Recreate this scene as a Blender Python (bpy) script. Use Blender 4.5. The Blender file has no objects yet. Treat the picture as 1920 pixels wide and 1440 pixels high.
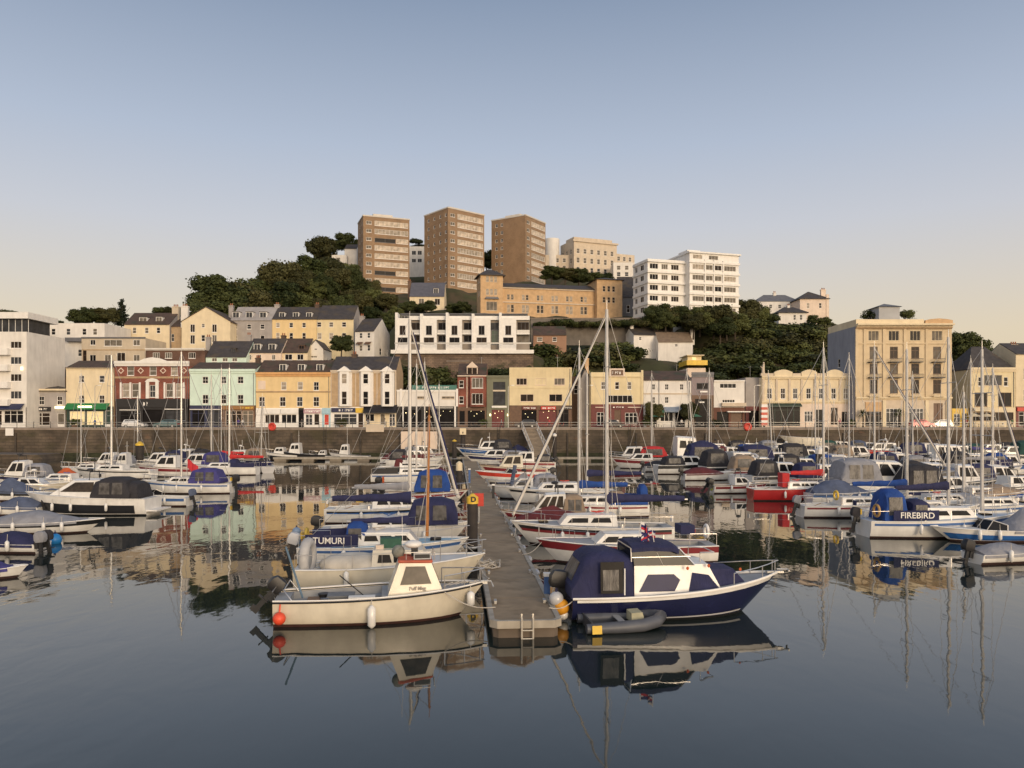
import bpy, math, random
import numpy as np
from mathutils import Vector, Matrix
R = math.radians
C = bpy.context.scene.collection
SC = bpy.context.scene
random.seed(7)
# ---------------------------------------------------------------- camera, sky, sun, exposure
K, HZ, CH = 1450.0, 790.0, 6.5          # focal length in photo pixels, horizon row, camera height
cam = bpy.data.cameras.new('camera'); camo = bpy.data.objects.new('camera', cam); C.objects.link(camo)
camo.location = (0, 0, CH); camo.rotation_euler = (R(90), 0, 0)
cam.sensor_width = 36; cam.lens = 36 * K / 1920; cam.shift_y = (HZ - 720) / 1920
cam.clip_start = 0.1; cam.clip_end = 20000
SC.camera = camo
SC.view_settings.view_transform = 'Standard'; SC.view_settings.look = 'None'
SC.view_settings.exposure = 0; SC.view_settings.gamma = 1
SUN_EL, SUN_AZ = R(10), R(155)           # azimuth clockwise from +Y: low sun behind the camera, to its right
def srgb(r, g, b):
    f = lambda c: (c / 12.92 if c <= .04045 else ((c + .055) / 1.055) ** 2.4)
    return (f(r / 255), f(g / 255), f(b / 255), 1)
W = bpy.data.worlds.new('World'); SC.world = W; W.use_nodes = True
def build_world():
    nt = W.node_tree; N = nt.nodes; Lk = nt.links
    for n in list(N): N.remove(n)
    out = N.new('ShaderNodeOutputWorld'); bg = N.new('ShaderNodeBackground')
    tc = N.new('ShaderNodeTexCoord'); sep = N.new('ShaderNodeSeparateXYZ'); Lk.new(tc.outputs['Generated'], sep.inputs[0])
    sky = N.new('ShaderNodeTexSky'); sky.sky_type = 'NISHITA'; sky.sun_disc = False
    sky.sun_elevation = SUN_EL; sky.sun_rotation = SUN_AZ; sky.air_density = 1.2; sky.dust_density = 2.5
    def ramp(stops):
        r = N.new('ShaderNodeValToRGB'); e = r.color_ramp.elements
        while len(e) < len(stops): e.new(.5)
        for k, (p, c) in enumerate(stops): e[k].position = p; e[k].color = c
        Lk.new(sep.outputs['Z'], r.inputs[0]); return r
    # evening sky away from the sun: cream at the horizon, blue-grey above
    front = ramp([(0, srgb(229, 208, 176)), (.10, srgb(229, 213, 187)), (.17, srgb(217, 210, 202)), (.235, srgb(204, 206, 214)),
                  (.33, srgb(181, 192, 211)), (.48, srgb(140, 156, 181)), (1, srgb(84, 104, 140))])
    # afterglow round the sun, behind the camera
    back = ramp([(0, (2.05, 1.48, 1.02, 1)), (.10, (2.05, 1.60, 1.18, 1)), (.3, (1.5, 1.36, 1.20, 1)), (.6, (.98, 1.0, 1.06, 1)), (1, (.54, .59, .67, 1))])
    dot = N.new('ShaderNodeVectorMath'); dot.operation = 'DOT_PRODUCT'
    Lk.new(tc.outputs['Generated'], dot.inputs[0]); dot.inputs[1].default_value = (math.sin(SUN_AZ), math.cos(SUN_AZ), 0)
    mr = N.new('ShaderNodeMapRange'); mr.interpolation_type = 'SMOOTHSTEP'
    mr.inputs[1].default_value = -.25; mr.inputs[2].default_value = .9; Lk.new(dot.outputs['Value'], mr.inputs[0])
    mix = N.new('ShaderNodeMix'); mix.data_type = 'RGBA'
    Lk.new(mr.outputs[0], mix.inputs[0]); Lk.new(front.outputs[0], mix.inputs[6]); Lk.new(back.outputs[0], mix.inputs[7])
    sc = N.new('ShaderNodeVectorMath'); sc.operation = 'SCALE'; sc.inputs['Scale'].default_value = .012
    Lk.new(sky.outputs[0], sc.inputs[0])
    add = N.new('ShaderNodeVectorMath'); add.operation = 'ADD'
    Lk.new(mix.outputs[2], add.inputs[0]); Lk.new(sc.outputs[0], add.inputs[1])
    Lk.new(add.outputs[0], bg.inputs[0]); bg.inputs[1].default_value = .92
    Lk.new(bg.outputs[0], out.inputs[0])
build_world()
sl = bpy.data.lights.new('sun', 'SUN'); sl.energy = 1.85; sl.angle = R(24); sl.color = (1, .78, .53)
so = bpy.data.objects.new('sun', sl); C.objects.link(so)
so.rotation_euler = Vector((math.sin(SUN_AZ) * math.cos(SUN_EL), math.cos(SUN_AZ) * math.cos(SUN_EL), math.sin(SUN_EL))).to_track_quat('Z', 'Y').to_euler()
so.location = (60, -60, 60)

# ---------------------------------------------------------------- helpers
def PX(px, D): return (px - 960) / K * D
def PZ(py, D): return CH + (HZ - py) / K * D
def DW(py, z=0.0): return (CH - z) * K / (py - HZ)     # distance of a point of height z seen on row py

class MB:
    """collects faces of one mesh; vertices are welded"""
    def __init__(s, weld=True): s.v = []; s.f = []; s.m = []; s.k = {}; s.weld = weld
    def vi(s, p):
        if not s.weld: s.v.append(tuple(p)); return len(s.v) - 1
        k = (round(p[0], 4), round(p[1], 4), round(p[2], 4))
        i = s.k.get(k)
        if i is None: i = s.k[k] = len(s.v); s.v.append(tuple(p))
        return i
    def face(s, pts, mi=0):
        ix = []
        for p in pts:
            i = s.vi(p)
            if i not in ix: ix.append(i)
        if len(ix) > 2: s.f.append(ix); s.m.append(mi)
    def box(s, x0, x1, y0, y1, z0, z1, mi=0, T=None):
        p = [(x, y, z) for z in (z0, z1) for y in (y0, y1) for x in (x0, x1)]
        if T: p = [T(*q) for q in p]
        for q in ((0, 2, 3, 1), (4, 5, 7, 6), (0, 1, 5, 4), (2, 6, 7, 3), (0, 4, 6, 2), (1, 3, 7, 5)): s.face([p[i] for i in q], mi)
    def prism(s, poly, a, b, axis='y', mi=0):
        """polygon of (u, z) extruded along the axis from a to b"""
        g = (lambda u, w, t: (u, t, w)) if axis == 'y' else ((lambda u, w, t: (t, u, w)) if axis == 'x' else (lambda u, w, t: (u, w, t)))
        A = [g(u, w, a) for u, w in poly]; B = [g(u, w, b) for u, w in poly]; n = len(poly)
        s.face(A, mi); s.face(B[::-1], mi)
        for i in range(n): s.face([A[i], B[i], B[(i + 1) % n], A[(i + 1) % n]], mi)
    def loft(s, rings, cap=True, closed=True, mi=0):
        n = len(rings[0])
        for a, b in zip(rings, rings[1:]):
            for i in range(n if closed else n - 1):
                j = (i + 1) % n; s.face([a[i], a[j], b[j], b[i]], mi)
        if cap: s.face(rings[0][::-1], mi); s.face(rings[-1], mi)
    def ring(s, c, d, r, n, sq=1.0):
        d = Vector(d).normalized(); u = d.orthogonal().normalized() if abs(d.z) > .9 else Vector((0, 0, 1)).cross(d).normalized()
        w = d.cross(u)
        return [tuple(Vector(c) + u * r * math.cos(2 * math.pi * i / n) + w * r * sq * math.sin(2 * math.pi * i / n)) for i in range(n)]
    def tube(s, p, q, r, r2=None, n=6, mi=0, cap=True):
        r2 = r if r2 is None else r2; d = Vector(q) - Vector(p)
        if d.length < 1e-5: return
        s.loft([s.ring(p, d, r, n), s.ring(q, d, r2, n)], cap, True, mi)
    def path(s, pts, r, n=6, mi=0):
        pts = [Vector(p) for p in pts]; rs = []
        for i, p in enumerate(pts):
            d = pts[min(i + 1, len(pts) - 1)] - pts[max(i - 1, 0)]
            rs.append(s.ring(p, d, r if not callable(r) else r(i / (len(pts) - 1)), n))
        s.loft(rs, True, True, mi)
    def ell(s, c, rx, ry, rz, nu=12, nv=8, mi=0):
        rg = []
        for j in range(1, nv):
            t = math.pi * j / nv; rg.append([(c[0] + rx * math.sin(t) * math.cos(2 * math.pi * i / nu), c[1] + ry * math.sin(t) * math.sin(2 * math.pi * i / nu), c[2] - rz * math.cos(t)) for i in range(nu)])
        s.loft(rg, False, True, mi)
        for i in range(nu):
            j = (i + 1) % nu
            s.face([(c[0], c[1], c[2] - rz), rg[0][j], rg[0][i]], mi); s.face([(c[0], c[1], c[2] + rz), rg[-1][i], rg[-1][j]], mi)
    def torus(s, c, Rr, r, n=20, m=8, axis='y', mi=0):
        def pt(i, j):
            a = 2 * math.pi * i / n; b = 2 * math.pi * j / m; q = (Rr + r * math.cos(b)); u, w, t = q * math.cos(a), q * math.sin(a), r * math.sin(b)
            o = (u, t, w) if axis == 'y' else ((t, u, w) if axis == 'x' else (u, w, t))
            return (c[0] + o[0], c[1] + o[1], c[2] + o[2])
        for i in range(n):
            for j in range(m): s.face([pt(i, j), pt(i + 1, j), pt(i + 1, j + 1), pt(i, j + 1)], mi)
    def panel(s, quad, u0, u1, v0, v1, off=.012, th=.02, mi=0, inset=0.0):
        """thin slab laid on a quad (a,b,c,d anticlockwise from outside), in its own u,v"""
        a, b, c, d = [Vector(q) for q in quad]; n = (b - a).cross(d - a).normalized()
        P = lambda u, v: (a * (1 - u) + b * u) * (1 - v) + (d * (1 - u) + c * u) * v
        k = inset * (u1 - u0)
        q = [P(u0, v0), P(u1, v0), P(u1 - k, v1), P(u0 + k, v1)]
        nu, nv = 4, 2; G = lambda i, j: P(u0 + k * j / nv + (u1 - u0 - 2 * k * j / nv) * i / nu, v0 + (v1 - v0) * j / nv)
        for o_, fl in ((off, 0), (off - th, 1)):
            for i in range(nu):
                for j in range(nv):
                    f = [G(i, j) + n * o_, G(i + 1, j) + n * o_, G(i + 1, j + 1) + n * o_, G(i, j + 1) + n * o_]; s.face(f[::-1] if fl else f, mi)
        e = [G(i, 0) for i in range(nu + 1)] + [G(nu, j) for j in range(1, nv + 1)] + [G(i, nv) for i in range(nu - 1, -1, -1)] + [G(0, j) for j in range(nv - 1, 0, -1)]
        for i in range(len(e)): a_, b_ = e[i], e[(i + 1) % len(e)]; s.face([a_ + n * (off - th), b_ + n * (off - th), b_ + n * off, a_ + n * off], mi)
    def mesh(s, name, mats, smooth=None):
        me = bpy.data.meshes.new(name); me.from_pydata(s.v, [], s.f)
        for m in (mats if isinstance(mats, (list, tuple)) else [mats]): me.materials.append(m)
        me.polygons.foreach_set('material_index', s.m)
        if smooth:
            me.polygons.foreach_set('use_smooth', [True] * len(s.f)); me.update(); me.set_sharp_from_angle(angle=R(smooth))
        me.update(); return me
    def build(s, name, mats, parent=None, smooth=None, loc=None, rz=0):
        return put(name, s.mesh(name, mats, smooth), parent, loc, rz)
def put(name, me, parent=None, loc=None, rz=0):
    o = bpy.data.objects.new(name, me); C.objects.link(o)
    if parent is not None: o.parent = parent
    if loc is not None: o.location = loc
    if rz: o.rotation_euler = (0, 0, rz)
    return o
def tag(o, label=None, cat=None, group=None, kind=None):
    if label: o['label'] = label
    if cat: o['category'] = cat
    if group: o['group'] = group
    if kind: o['kind'] = kind
    return o
def thing(name, label, cat, loc=(0, 0, 0), rz=0, group=None):
    o = bpy.data.objects.new(name, None); C.objects.link(o); o.empty_display_size = .3
    o.location = loc; o.rotation_euler = (0, 0, rz); return tag(o, label, cat, group)
def copy_tree(o, parent=None):
    c = o.copy(); C.objects.link(c); c.parent = parent
    for ch in list(o.children): copy_tree(ch, c)
    return c
def label_part(o, text): o['label'] = text; return o

# ---------------------------------------------------------------- materials (all procedural)
MATS = {}
def mat(name, col, rough=.6, var=.12, scale=1.0, bump=0.0, metal=0.0, streak=0.0, spec=.5, emit=0.0, spot=None, coat=0.0, wrinkle=0.0):
    if name in MATS: return MATS[name]
    m = bpy.data.materials.new(name); m.use_nodes = True; nt = m.node_tree; N = nt.nodes; Lk = nt.links
    b = N['Principled BSDF']; b.inputs['Roughness'].default_value = rough; b.inputs['Metallic'].default_value = metal
    b.inputs['Specular IOR Level'].default_value = spec
    if coat: b.inputs['Coat Weight'].default_value = coat; b.inputs['Coat Roughness'].default_value = .1
    tc = N.new('ShaderNodeTexCoord'); nz = N.new('ShaderNodeTexNoise'); nz.inputs['Scale'].default_value = scale; nz.inputs['Detail'].default_value = 5
    Lk.new(tc.outputs['Object'], nz.inputs['Vector'])
    r = N.new('ShaderNodeValToRGB'); r.color_ramp.elements[0].position = .3; r.color_ramp.elements[1].position = .7
    r.color_ramp.elements[0].color = tuple(c * (1 - var) for c in col[:3]) + (1,); r.color_ramp.elements[1].color = tuple(min(1, c * (1 + var)) for c in col[:3]) + (1,)
    Lk.new(nz.outputs[0], r.inputs[0]); last = r.outputs[0]
    if streak:
        mp = N.new('ShaderNodeMapping'); mp.inputs['Scale'].default_value = (.8, .8, .2); Lk.new(tc.outputs['Object'], mp.inputs[0])
        n2 = N.new('ShaderNodeTexNoise'); n2.inputs['Scale'].default_value = 1.6; n2.inputs['Detail'].default_value = 6; Lk.new(mp.outputs[0], n2.inputs['Vector'])
        r2 = N.new('ShaderNodeValToRGB'); r2.color_ramp.elements[0].position = .42; r2.color_ramp.elements[1].position = .66
        r2.color_ramp.elements[0].color = (0, 0, 0, 1); r2.color_ramp.elements[1].color = (streak * .45,) * 3 + (1,); Lk.new(n2.outputs[0], r2.inputs[0])
        mx = N.new('ShaderNodeMix'); mx.data_type = 'RGBA'; Lk.new(r2.outputs[0], mx.inputs[0]); Lk.new(last, mx.inputs[6])
        mx.inputs[7].default_value = (col[0] * .45, col[1] * .42, col[2] * .4, 1); last = mx.outputs[2]
    if spot:
        n3 = N.new('ShaderNodeTexNoise'); n3.inputs['Scale'].default_value = spot[1]; n3.inputs['Detail'].default_value = 4; Lk.new(tc.outputs['Object'], n3.inputs['Vector'])
        r3 = N.new('ShaderNodeValToRGB'); r3.color_ramp.elements[0].position = .52; r3.color_ramp.elements[1].position = .66; Lk.new(n3.outputs[0], r3.inputs[0])
        mx = N.new('ShaderNodeMix'); mx.data_type = 'RGBA'; Lk.new(r3.outputs[0], mx.inputs[0]); Lk.new(last, mx.inputs[6]); mx.inputs[7].default_value = tuple(spot[0][:3]) + (1,); last = mx.outputs[2]
    Lk.new(last, b.inputs['Base Color'])
    if bump:
        bp = N.new('ShaderNodeBump'); bp.inputs['Strength'].default_value = .6; bp.inputs['Distance'].default_value = bump
        n4 = N.new('ShaderNodeTexNoise'); n4.inputs['Scale'].default_value = scale * 4; n4.inputs['Detail'].default_value = 6; Lk.new(tc.outputs['Object'], n4.inputs['Vector'])
        Lk.new(n4.outputs[0], bp.inputs['Height']); Lk.new(bp.outputs[0], b.inputs['Normal'])
    if wrinkle:
        mp = N.new('ShaderNodeMapping'); mp.inputs['Scale'].default_value = (1.6, 1.6, .45); mp.inputs['Rotation'].default_value = (.3, .2, .5); Lk.new(tc.outputs['Object'], mp.inputs[0])
        n5 = N.new('ShaderNodeTexNoise'); n5.inputs['Scale'].default_value = 2.6; n5.inputs['Detail'].default_value = 3; n5.inputs['Distortion'].default_value = 1.2; Lk.new(mp.outputs[0], n5.inputs['Vector'])
        bp = N.new('ShaderNodeBump'); bp.inputs['Strength'].default_value = 1; bp.inputs['Distance'].default_value = wrinkle; Lk.new(n5.outputs[0], bp.inputs['Height']); Lk.new(bp.outputs[0], b.inputs['Normal'])
    if emit: b.inputs['Emission Color'].default_value = tuple(col[:3]) + (1,); b.inputs['Emission Strength'].default_value = emit
    MATS[name] = m; return m
def brickmat(name, c1, c2, mortar, sx, sz, rough=.85, msize=.02, blot=(.55, 1.2)):
    if name in MATS: return MATS[name]
    m = mat(name, c1, rough, .2, .5); nt = m.node_tree; N = nt.nodes; Lk = nt.links; b = N['Principled BSDF']
    tc = N.new('ShaderNodeTexCoord'); sp = N.new('ShaderNodeSeparateXYZ'); Lk.new(tc.outputs['Object'], sp.inputs[0])
    ad = N.new('ShaderNodeMath'); Lk.new(sp.outputs[0], ad.inputs[0]); Lk.new(sp.outputs[1], ad.inputs[1])
    cb = N.new('ShaderNodeCombineXYZ'); Lk.new(ad.outputs[0], cb.inputs[0]); Lk.new(sp.outputs[2], cb.inputs[1])
    bt = N.new('ShaderNodeTexBrick'); bt.inputs['Scale'].default_value = 1; bt.inputs['Brick Width'].default_value = sx; bt.inputs['Row Height'].default_value = sz
    bt.inputs['Mortar Size'].default_value = msize; bt.inputs['Color1'].default_value = tuple(c1[:3]) + (1,); bt.inputs['Color2'].default_value = tuple(c2[:3]) + (1,); bt.inputs['Mortar'].default_value = tuple(mortar[:3]) + (1,)
    Lk.new(cb.outputs[0], bt.inputs['Vector'])
    nz = N.new('ShaderNodeTexNoise'); nz.inputs['Scale'].default_value = .35; nz.inputs['Detail'].default_value = 8; Lk.new(tc.outputs['Object'], nz.inputs['Vector'])
    rp = N.new('ShaderNodeValToRGB'); rp.color_ramp.elements[0].position = .35; rp.color_ramp.elements[1].position = .7; rp.color_ramp.elements[0].color = (blot[0],) * 3 + (1,); rp.color_ramp.elements[1].color = (blot[1],) * 3 + (1,); Lk.new(nz.outputs[0], rp.inputs[0])
    mu = N.new('ShaderNodeMix'); mu.data_type = 'RGBA'; mu.blend_type = 'MULTIPLY'; mu.inputs[0].default_value = 1; Lk.new(bt.outputs[0], mu.inputs[6]); Lk.new(rp.outputs[0], mu.inputs[7])
    Lk.new(mu.outputs[2], b.inputs['Base Color'])
    bp = N.new('ShaderNodeBump'); bp.inputs['Distance'].default_value = .03; Lk.new(bt.outputs[1], bp.inputs['Height']); bp.invert = True; Lk.new(bp.outputs[0], b.inputs['Normal'])
    return m
def pane(name, col, rough=.08, spec=.6): return mat(name, col, rough, .35, .9, spec=spec)
S = lambda r, g, b: srgb(r, g, b)
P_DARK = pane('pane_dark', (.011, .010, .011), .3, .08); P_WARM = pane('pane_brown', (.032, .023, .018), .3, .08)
P_CURT = pane('pane_curtained', (.15, .13, .105), .5, .12); P_BLIND = pane('pane_blind', (.34, .29, .23), .55, .2)
P_GREY = pane('pane_grey', (.045, .047, .052), .28, .12)
M_LIT = mat('lamp_lit_glass', (.8, .66, .36), .4, .15, 2, emit=.3)
M_LAMP = mat('lamp_glow', (1, .82, .42), .4, .02, 2, emit=3.0)
WHITE = mat('white_paint', (.78, .75, .70), .5, .06, 1.5, streak=.25); FRAME = mat('white_joinery', (.80, .77, .72), .45, .04, 3)
CREAM = mat('cream_render', (.74, .62, .42), .8, .08, .6, streak=.3); YELLOW = mat('yellow_render', (.75, .56, .29), .8, .08, .6, streak=.25)
PALEY = mat('pale_yellow_render', (.72, .60, .37), .8, .08, .6, streak=.28); MINT = mat('mint_render', (.62, .76, .66), .8, .06, .6, streak=.22)
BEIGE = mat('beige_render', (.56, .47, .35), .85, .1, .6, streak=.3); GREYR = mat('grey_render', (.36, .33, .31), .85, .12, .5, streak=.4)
TAN = mat('tan_stone', (.45, .32, .19), .85, .14, 1.2, streak=.3); WHITER = mat('white_render', (.74, .70, .64), .8, .07, .5, streak=.35)
GREEN_G = mat('sage_render', (.19, .19, .13), .8, .1, .6, streak=.3); MAUVE = mat('mauve_render', (.27, .22, .22), .8, .1, .6, streak=.25)
PINKW = mat('pinkish_cream_render', (.74, .60, .48), .8, .08, .6, streak=.3); SHADEBG = mat('shaded_side_render', (.30, .31, .35), .85, .1, .3, streak=.45)
SLATE = mat('slate_roof', (.058, .050, .047), .7, .25, 1.2, .02, spot=((.085, .066, .045), .5)); BROWNR = mat('brown_tile_roof', (.085, .055, .04), .8, .25, 1.2, .02, spot=((.05, .05, .03), .6))
FLATR = mat('felt_roof', (.12, .11, .10), .9, .2, .7); LEAD = mat('lead_grey', (.14, .14, .15), .6, .15, 1)
BLACK = mat('black_paint', (.012, .011, .012), .45, .2, 2); NAVYP = mat('navy_paint', (.02, .025, .07), .45, .2, 2); DKRED = mat('dark_red_paint', (.13, .018, .016), .5, .2, 2)
BROWNP = mat('brown_paint', (.13, .07, .04), .55, .2, 2); TEAL = mat('teal_paint', (.05, .17, .14), .5, .15, 2); GREENP = mat('green_paint', (.015, .17, .05), .5, .15, 2)
DKGREEN = mat('dark_green_paint', (.02, .045, .035), .5, .2, 2); BLUEP = mat('blue_paint', (.05, .12, .30), .5, .15, 2); PALEB = mat('pale_blue_paint', (.35, .52, .60), .5, .1, 2)
YELP = mat('yellow_paint', (.72, .47, .05), .5, .15, 2); REDP = mat('red_paint', (.55, .05, .03), .5, .15, 2); PINKP = mat('mauve_paint', (.45, .27, .30), .5, .12, 2)
ORANGEB = mat('orange_stone', (.56, .37, .20), .85, .14, 1.0, streak=.25); STONE = mat('pale_stone', (.60, .50, .38), .8, .1, .8, streak=.25)
BRICK = brickmat('red_brick', (.34, .085, .05), (.26, .06, .04), (.33, .2, .15), .45, .15); BRICKT = brickmat('tower_brick', (.36, .225, .125), (.30, .185, .10), (.38, .28, .19), .45, .15, blot=(.86, 1.12))
BRICKB = brickmat('brown_brick', (.20, .10, .07), (.15, .075, .05), (.22, .15, .11), .45, .15)
QUAY = brickmat('quay_stone', (.130, .098, .070), (.098, .076, .054), (.082, .064, .046), 1.3, .55, .9, .035)
RETAIN = brickmat('retaining_stone', (.24, .17, .12), (.17, .12, .09), (.12, .09, .07), .8, .4, .9, .04)
METAL = mat('galvanised_metal', (.45, .44, .42), .45, .1, 4, metal=.6); STEEL = mat('stainless_rail', (.62, .60, .58), .28, .05, 5, metal=.9); DKMETAL = mat('dark_metal', (.03, .03, .032), .5, .2, 4, metal=.3)
# ---------------------------------------------------------------- water, quay, road
QY, QZ = 138.0, 5.3                     # quay face distance and height
def water_mat():
    m = bpy.data.materials.new('harbour_water'); m.use_nodes = True; nt = m.node_tree; N = nt.nodes; Lk = nt.links; b = N['Principled BSDF']
    b.inputs['Base Color'].default_value = (.014, .022, .021, 1); b.inputs['Roughness'].default_value = .025; b.inputs['IOR'].default_value = 1.6
    tc = N.new('ShaderNodeTexCoord'); last = None
    mp = N.new('ShaderNodeMapping'); mp.inputs['Scale'].default_value = (1, .55, 1); Lk.new(tc.outputs['Object'], mp.inputs[0])
    for sc, dist, st in ((.85, .013, 1), (3.1, .002, 1), (.16, .022, 1)):
        n = N.new('ShaderNodeTexNoise'); n.inputs['Scale'].default_value = sc; n.inputs['Detail'].default_value = 2; n.inputs['Roughness'].default_value = .45; n.inputs['Distortion'].default_value = .4
        Lk.new(mp.outputs[0], n.inputs['Vector'])
        h = n.outputs[0]
        if sc > .5:                       # ripples come in patches
            k = N.new('ShaderNodeTexNoise'); k.inputs['Scale'].default_value = .045; k.inputs['Detail'].default_value = 3; Lk.new(mp.outputs[0], k.inputs['Vector'])
            kr = N.new('ShaderNodeMapRange'); kr.inputs[1].default_value = .42; kr.inputs[2].default_value = .68; kr.inputs[3].default_value = .25; kr.inputs[4].default_value = 1.5; Lk.new(k.outputs[0], kr.inputs[0])
            mu = N.new('ShaderNodeMath'); mu.operation = 'MULTIPLY'; Lk.new(h, mu.inputs[0]); Lk.new(kr.outputs[0], mu.inputs[1]); h = mu.outputs[0]
        bp = N.new('ShaderNodeBump'); bp.inputs['Strength'].default_value = st; bp.inputs['Distance'].default_value = dist
        Lk.new(h, bp.inputs['Height'])
        if last: Lk.new(last, bp.inputs['Normal'])
        last = bp.outputs[0]
    Lk.new(last, b.inputs['Normal']); return m
w = MB(); w.face([(-4000, -4000, 0), (4000, -4000, 0), (4000, QY + 1, 0), (-4000, QY + 1, 0)])
tag(w.build('water', water_mat()), kind='structure')
g = MB(); g.box(-4000, 4000, QY + .6, 160, -3, QZ - .01)
tag(g.build('promenade', mat('paving', (.20, .17, .145), .85, .15, .8)), kind='structure')
g = MB(); g.box(-4000, 4000, 141.6, 147.2, QZ - .5, QZ - .006)
tag(g.build('road', mat('asphalt', (.055, .052, .05), .9, .15, .6)), kind='structure')
g = MB()
for y0, y1 in ((141.35, 141.6), (147.2, 147.45)): g.box(-400, 400, y0, y1, QZ - .5, QZ + .11)
tag(g.build('kerb', mat('kerb_stone', (.28, .25, .22), .8, .1, 1)), kind='structure')
g = MB()
for i in range(-40, 40): g.box(i * 6, i * 6 + 2.4, 144.3, 144.42, QZ - .1, QZ - .002)
tag(g.build('road_marking', mat('road_paint', (.7, .68, .62), .7, .1, 2)), kind='structure')
t = thing('quay_wall', 'long dark stained stone wall of the quay above the water', 'wall', (0, QY, 0))
m = MB(); m.box(-400, 400, 0, .6, -3, QZ - .35); m.build('masonry', QUAY, t)
def blotch(m_, cols, scale):
    nt = m_.node_tree; N = nt.nodes; Lk = nt.links; b = N['Principled BSDF']; src = b.inputs['Base Color'].links[0].from_socket; tc = N.new('ShaderNodeTexCoord')
    for i, (c, sc, lo) in enumerate(cols):
        mp = N.new('ShaderNodeMapping'); mp.inputs['Scale'].default_value = (1, 1, 2.2); mp.inputs['Location'].default_value = (i * 13, 0, 0); Lk.new(tc.outputs['Object'], mp.inputs[0]); n = N.new('ShaderNodeTexNoise'); n.inputs['Scale'].default_value = sc; n.inputs['Detail'].default_value = 9; n.inputs['Roughness'].default_value = .65; Lk.new(mp.outputs[0], n.inputs['Vector'])
        r = N.new('ShaderNodeMapRange'); r.inputs[1].default_value = lo; r.inputs[2].default_value = lo + .12; r.inputs[4].default_value = .85; Lk.new(n.outputs[0], r.inputs[0]); mx = N.new('ShaderNodeMix'); mx.data_type = 'RGBA'; Lk.new(r.outputs[0], mx.inputs[0]); Lk.new(src, mx.inputs[6]); mx.inputs[7].default_value = c + (1,); src = mx.outputs[2]
    Lk.new(src, b.inputs['Base Color'])
blotch(QUAY, (((.060, .050, .026), .16, .52), ((.040, .034, .026), .3, .56), ((.17, .095, .055), .22, .60), ((.20, .17, .13), .9, .66)), 1)
blotch(RETAIN, (((.045, .048, .02), .2, .55), ((.28, .19, .13), .3, .58)), 1)
m = MB(); m.box(-400, 400, -.12, .6, QZ - .346, QZ); m.build('coping', mat('coping_stone', (.26, .21, .17), .85, .2, .7, streak=.4), t)
m = MB()
for k in range(26):
    x = -150 + k * 12.3; m.box(x - .14, x + .14, -.22, -.003, -.4, QZ - .9)
m.build('timber_fender', mat('wet_timber', (.05, .04, .03), .8, .3, 2), t)
m = MB(); m.box(-400, 400, -.05, -.003, -.5, .9); m.build('weed_band', mat('tidal_weed', (.03, .032, .014), .9, .4, 1.5), t)
le = thing('stone_ledge', 'low dark stone ledge at the foot of the quay wall', 'ledge', (PX(10, 131), 131, 0))
m = MB(); m.prism([(-9, -1), (7.2, -1), (5.6, .75), (-9, .95)], 0, 6.6); m.build('ledge_body', QUAY, le)
m = MB(); m.prism([(-9, .953), (5.5, .753), (5.5, .86), (-9, 1.06)], -.1, 6.6); m.build('ledge_top', mat('ledge_cap', (.13, .11, .095), .9, .2, 1), le)
# railing along the quay
t = thing('quay_railing', 'grey two-rail railing along the edge of the quay', 'railing', (0, QY + .25, QZ))
m = MB()
for z in (.55, 1.02): m.tube((-128, 0, z), (128, 0, z), .035, n=5)
m.build('rail', METAL, t)
pm = MB(); pm.tube((0, 0, 0), (0, 0, 1.06), .05, n=6); pm.ell((0, 0, 1.1), .07, .07, .07, 6, 4); pm = pm.mesh('post', DKMETAL)
for k in range(86):
    put('post', pm, t, (-127.5 + k * 3, 0, 0))

# ---------------------------------------------------------------- terrain
TERR = [(60, 168, 10), (160, 168, 11), (-100, 170, 10), (870, 163, 6.5), (420, 230, 34), (520, 232, 45), (620, 250, 49.5), (700, 262, 50), (1100, 175, 12), (1100, 190, 22),
        (1300, 176, 12), (1450, 176, 12), (1300, 192, 19), (1200, 206, 30), (1450, 230, 31), (1560, 240, 28), (400, 300, 36), (200, 300, 36), (200, 262, 36), (60, 320, 40), (-100, 320, 40),
        (0, 250, 26), (-200, 250, 26), (700, 330, 50), (1000, 345, 58), (1250, 330, 48), (1500, 330, 36), (1650, 260, 20), (1800, 200, 16), (1900, 230, 17), (2050, 220, 16), (1700, 175, 11),
        (1850, 172, 10), (1950, 166, 8), (300, 215, 27), (150, 210, 20), (1380, 215, 30), (1550, 200, 20), (780, 215, 36), (1010, 205, 28), (640, 205, 31)]
for px in range(-200, 2200, 300): TERR += [(px, 430, 20), (px, 163, 5.24), (px, 160, 5.24)]
TERR = [(PX(a, d), d, z) for a, d, z in TERR]
_T = {}
def ground_z(x, y):
    if 'p' not in _T or len(_T['p']) != len(TERR): _T['p'] = np.array(TERR)
    P = _T['p']; x = np.asarray(x, float); y = np.asarray(y, float)
    d2 = (x[..., None] - P[:, 0]) ** 2 + (y[..., None] - P[:, 1]) ** 2 + .5
    wgt = d2 ** -1.6; z = (wgt * P[:, 2]).sum(-1) / wgt.sum(-1)
    k = np.clip((y - 159) / 8, 0, 1); k = k * k * (3 - 2 * k)
    return 5.24 * (1 - k) + z * k
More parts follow.
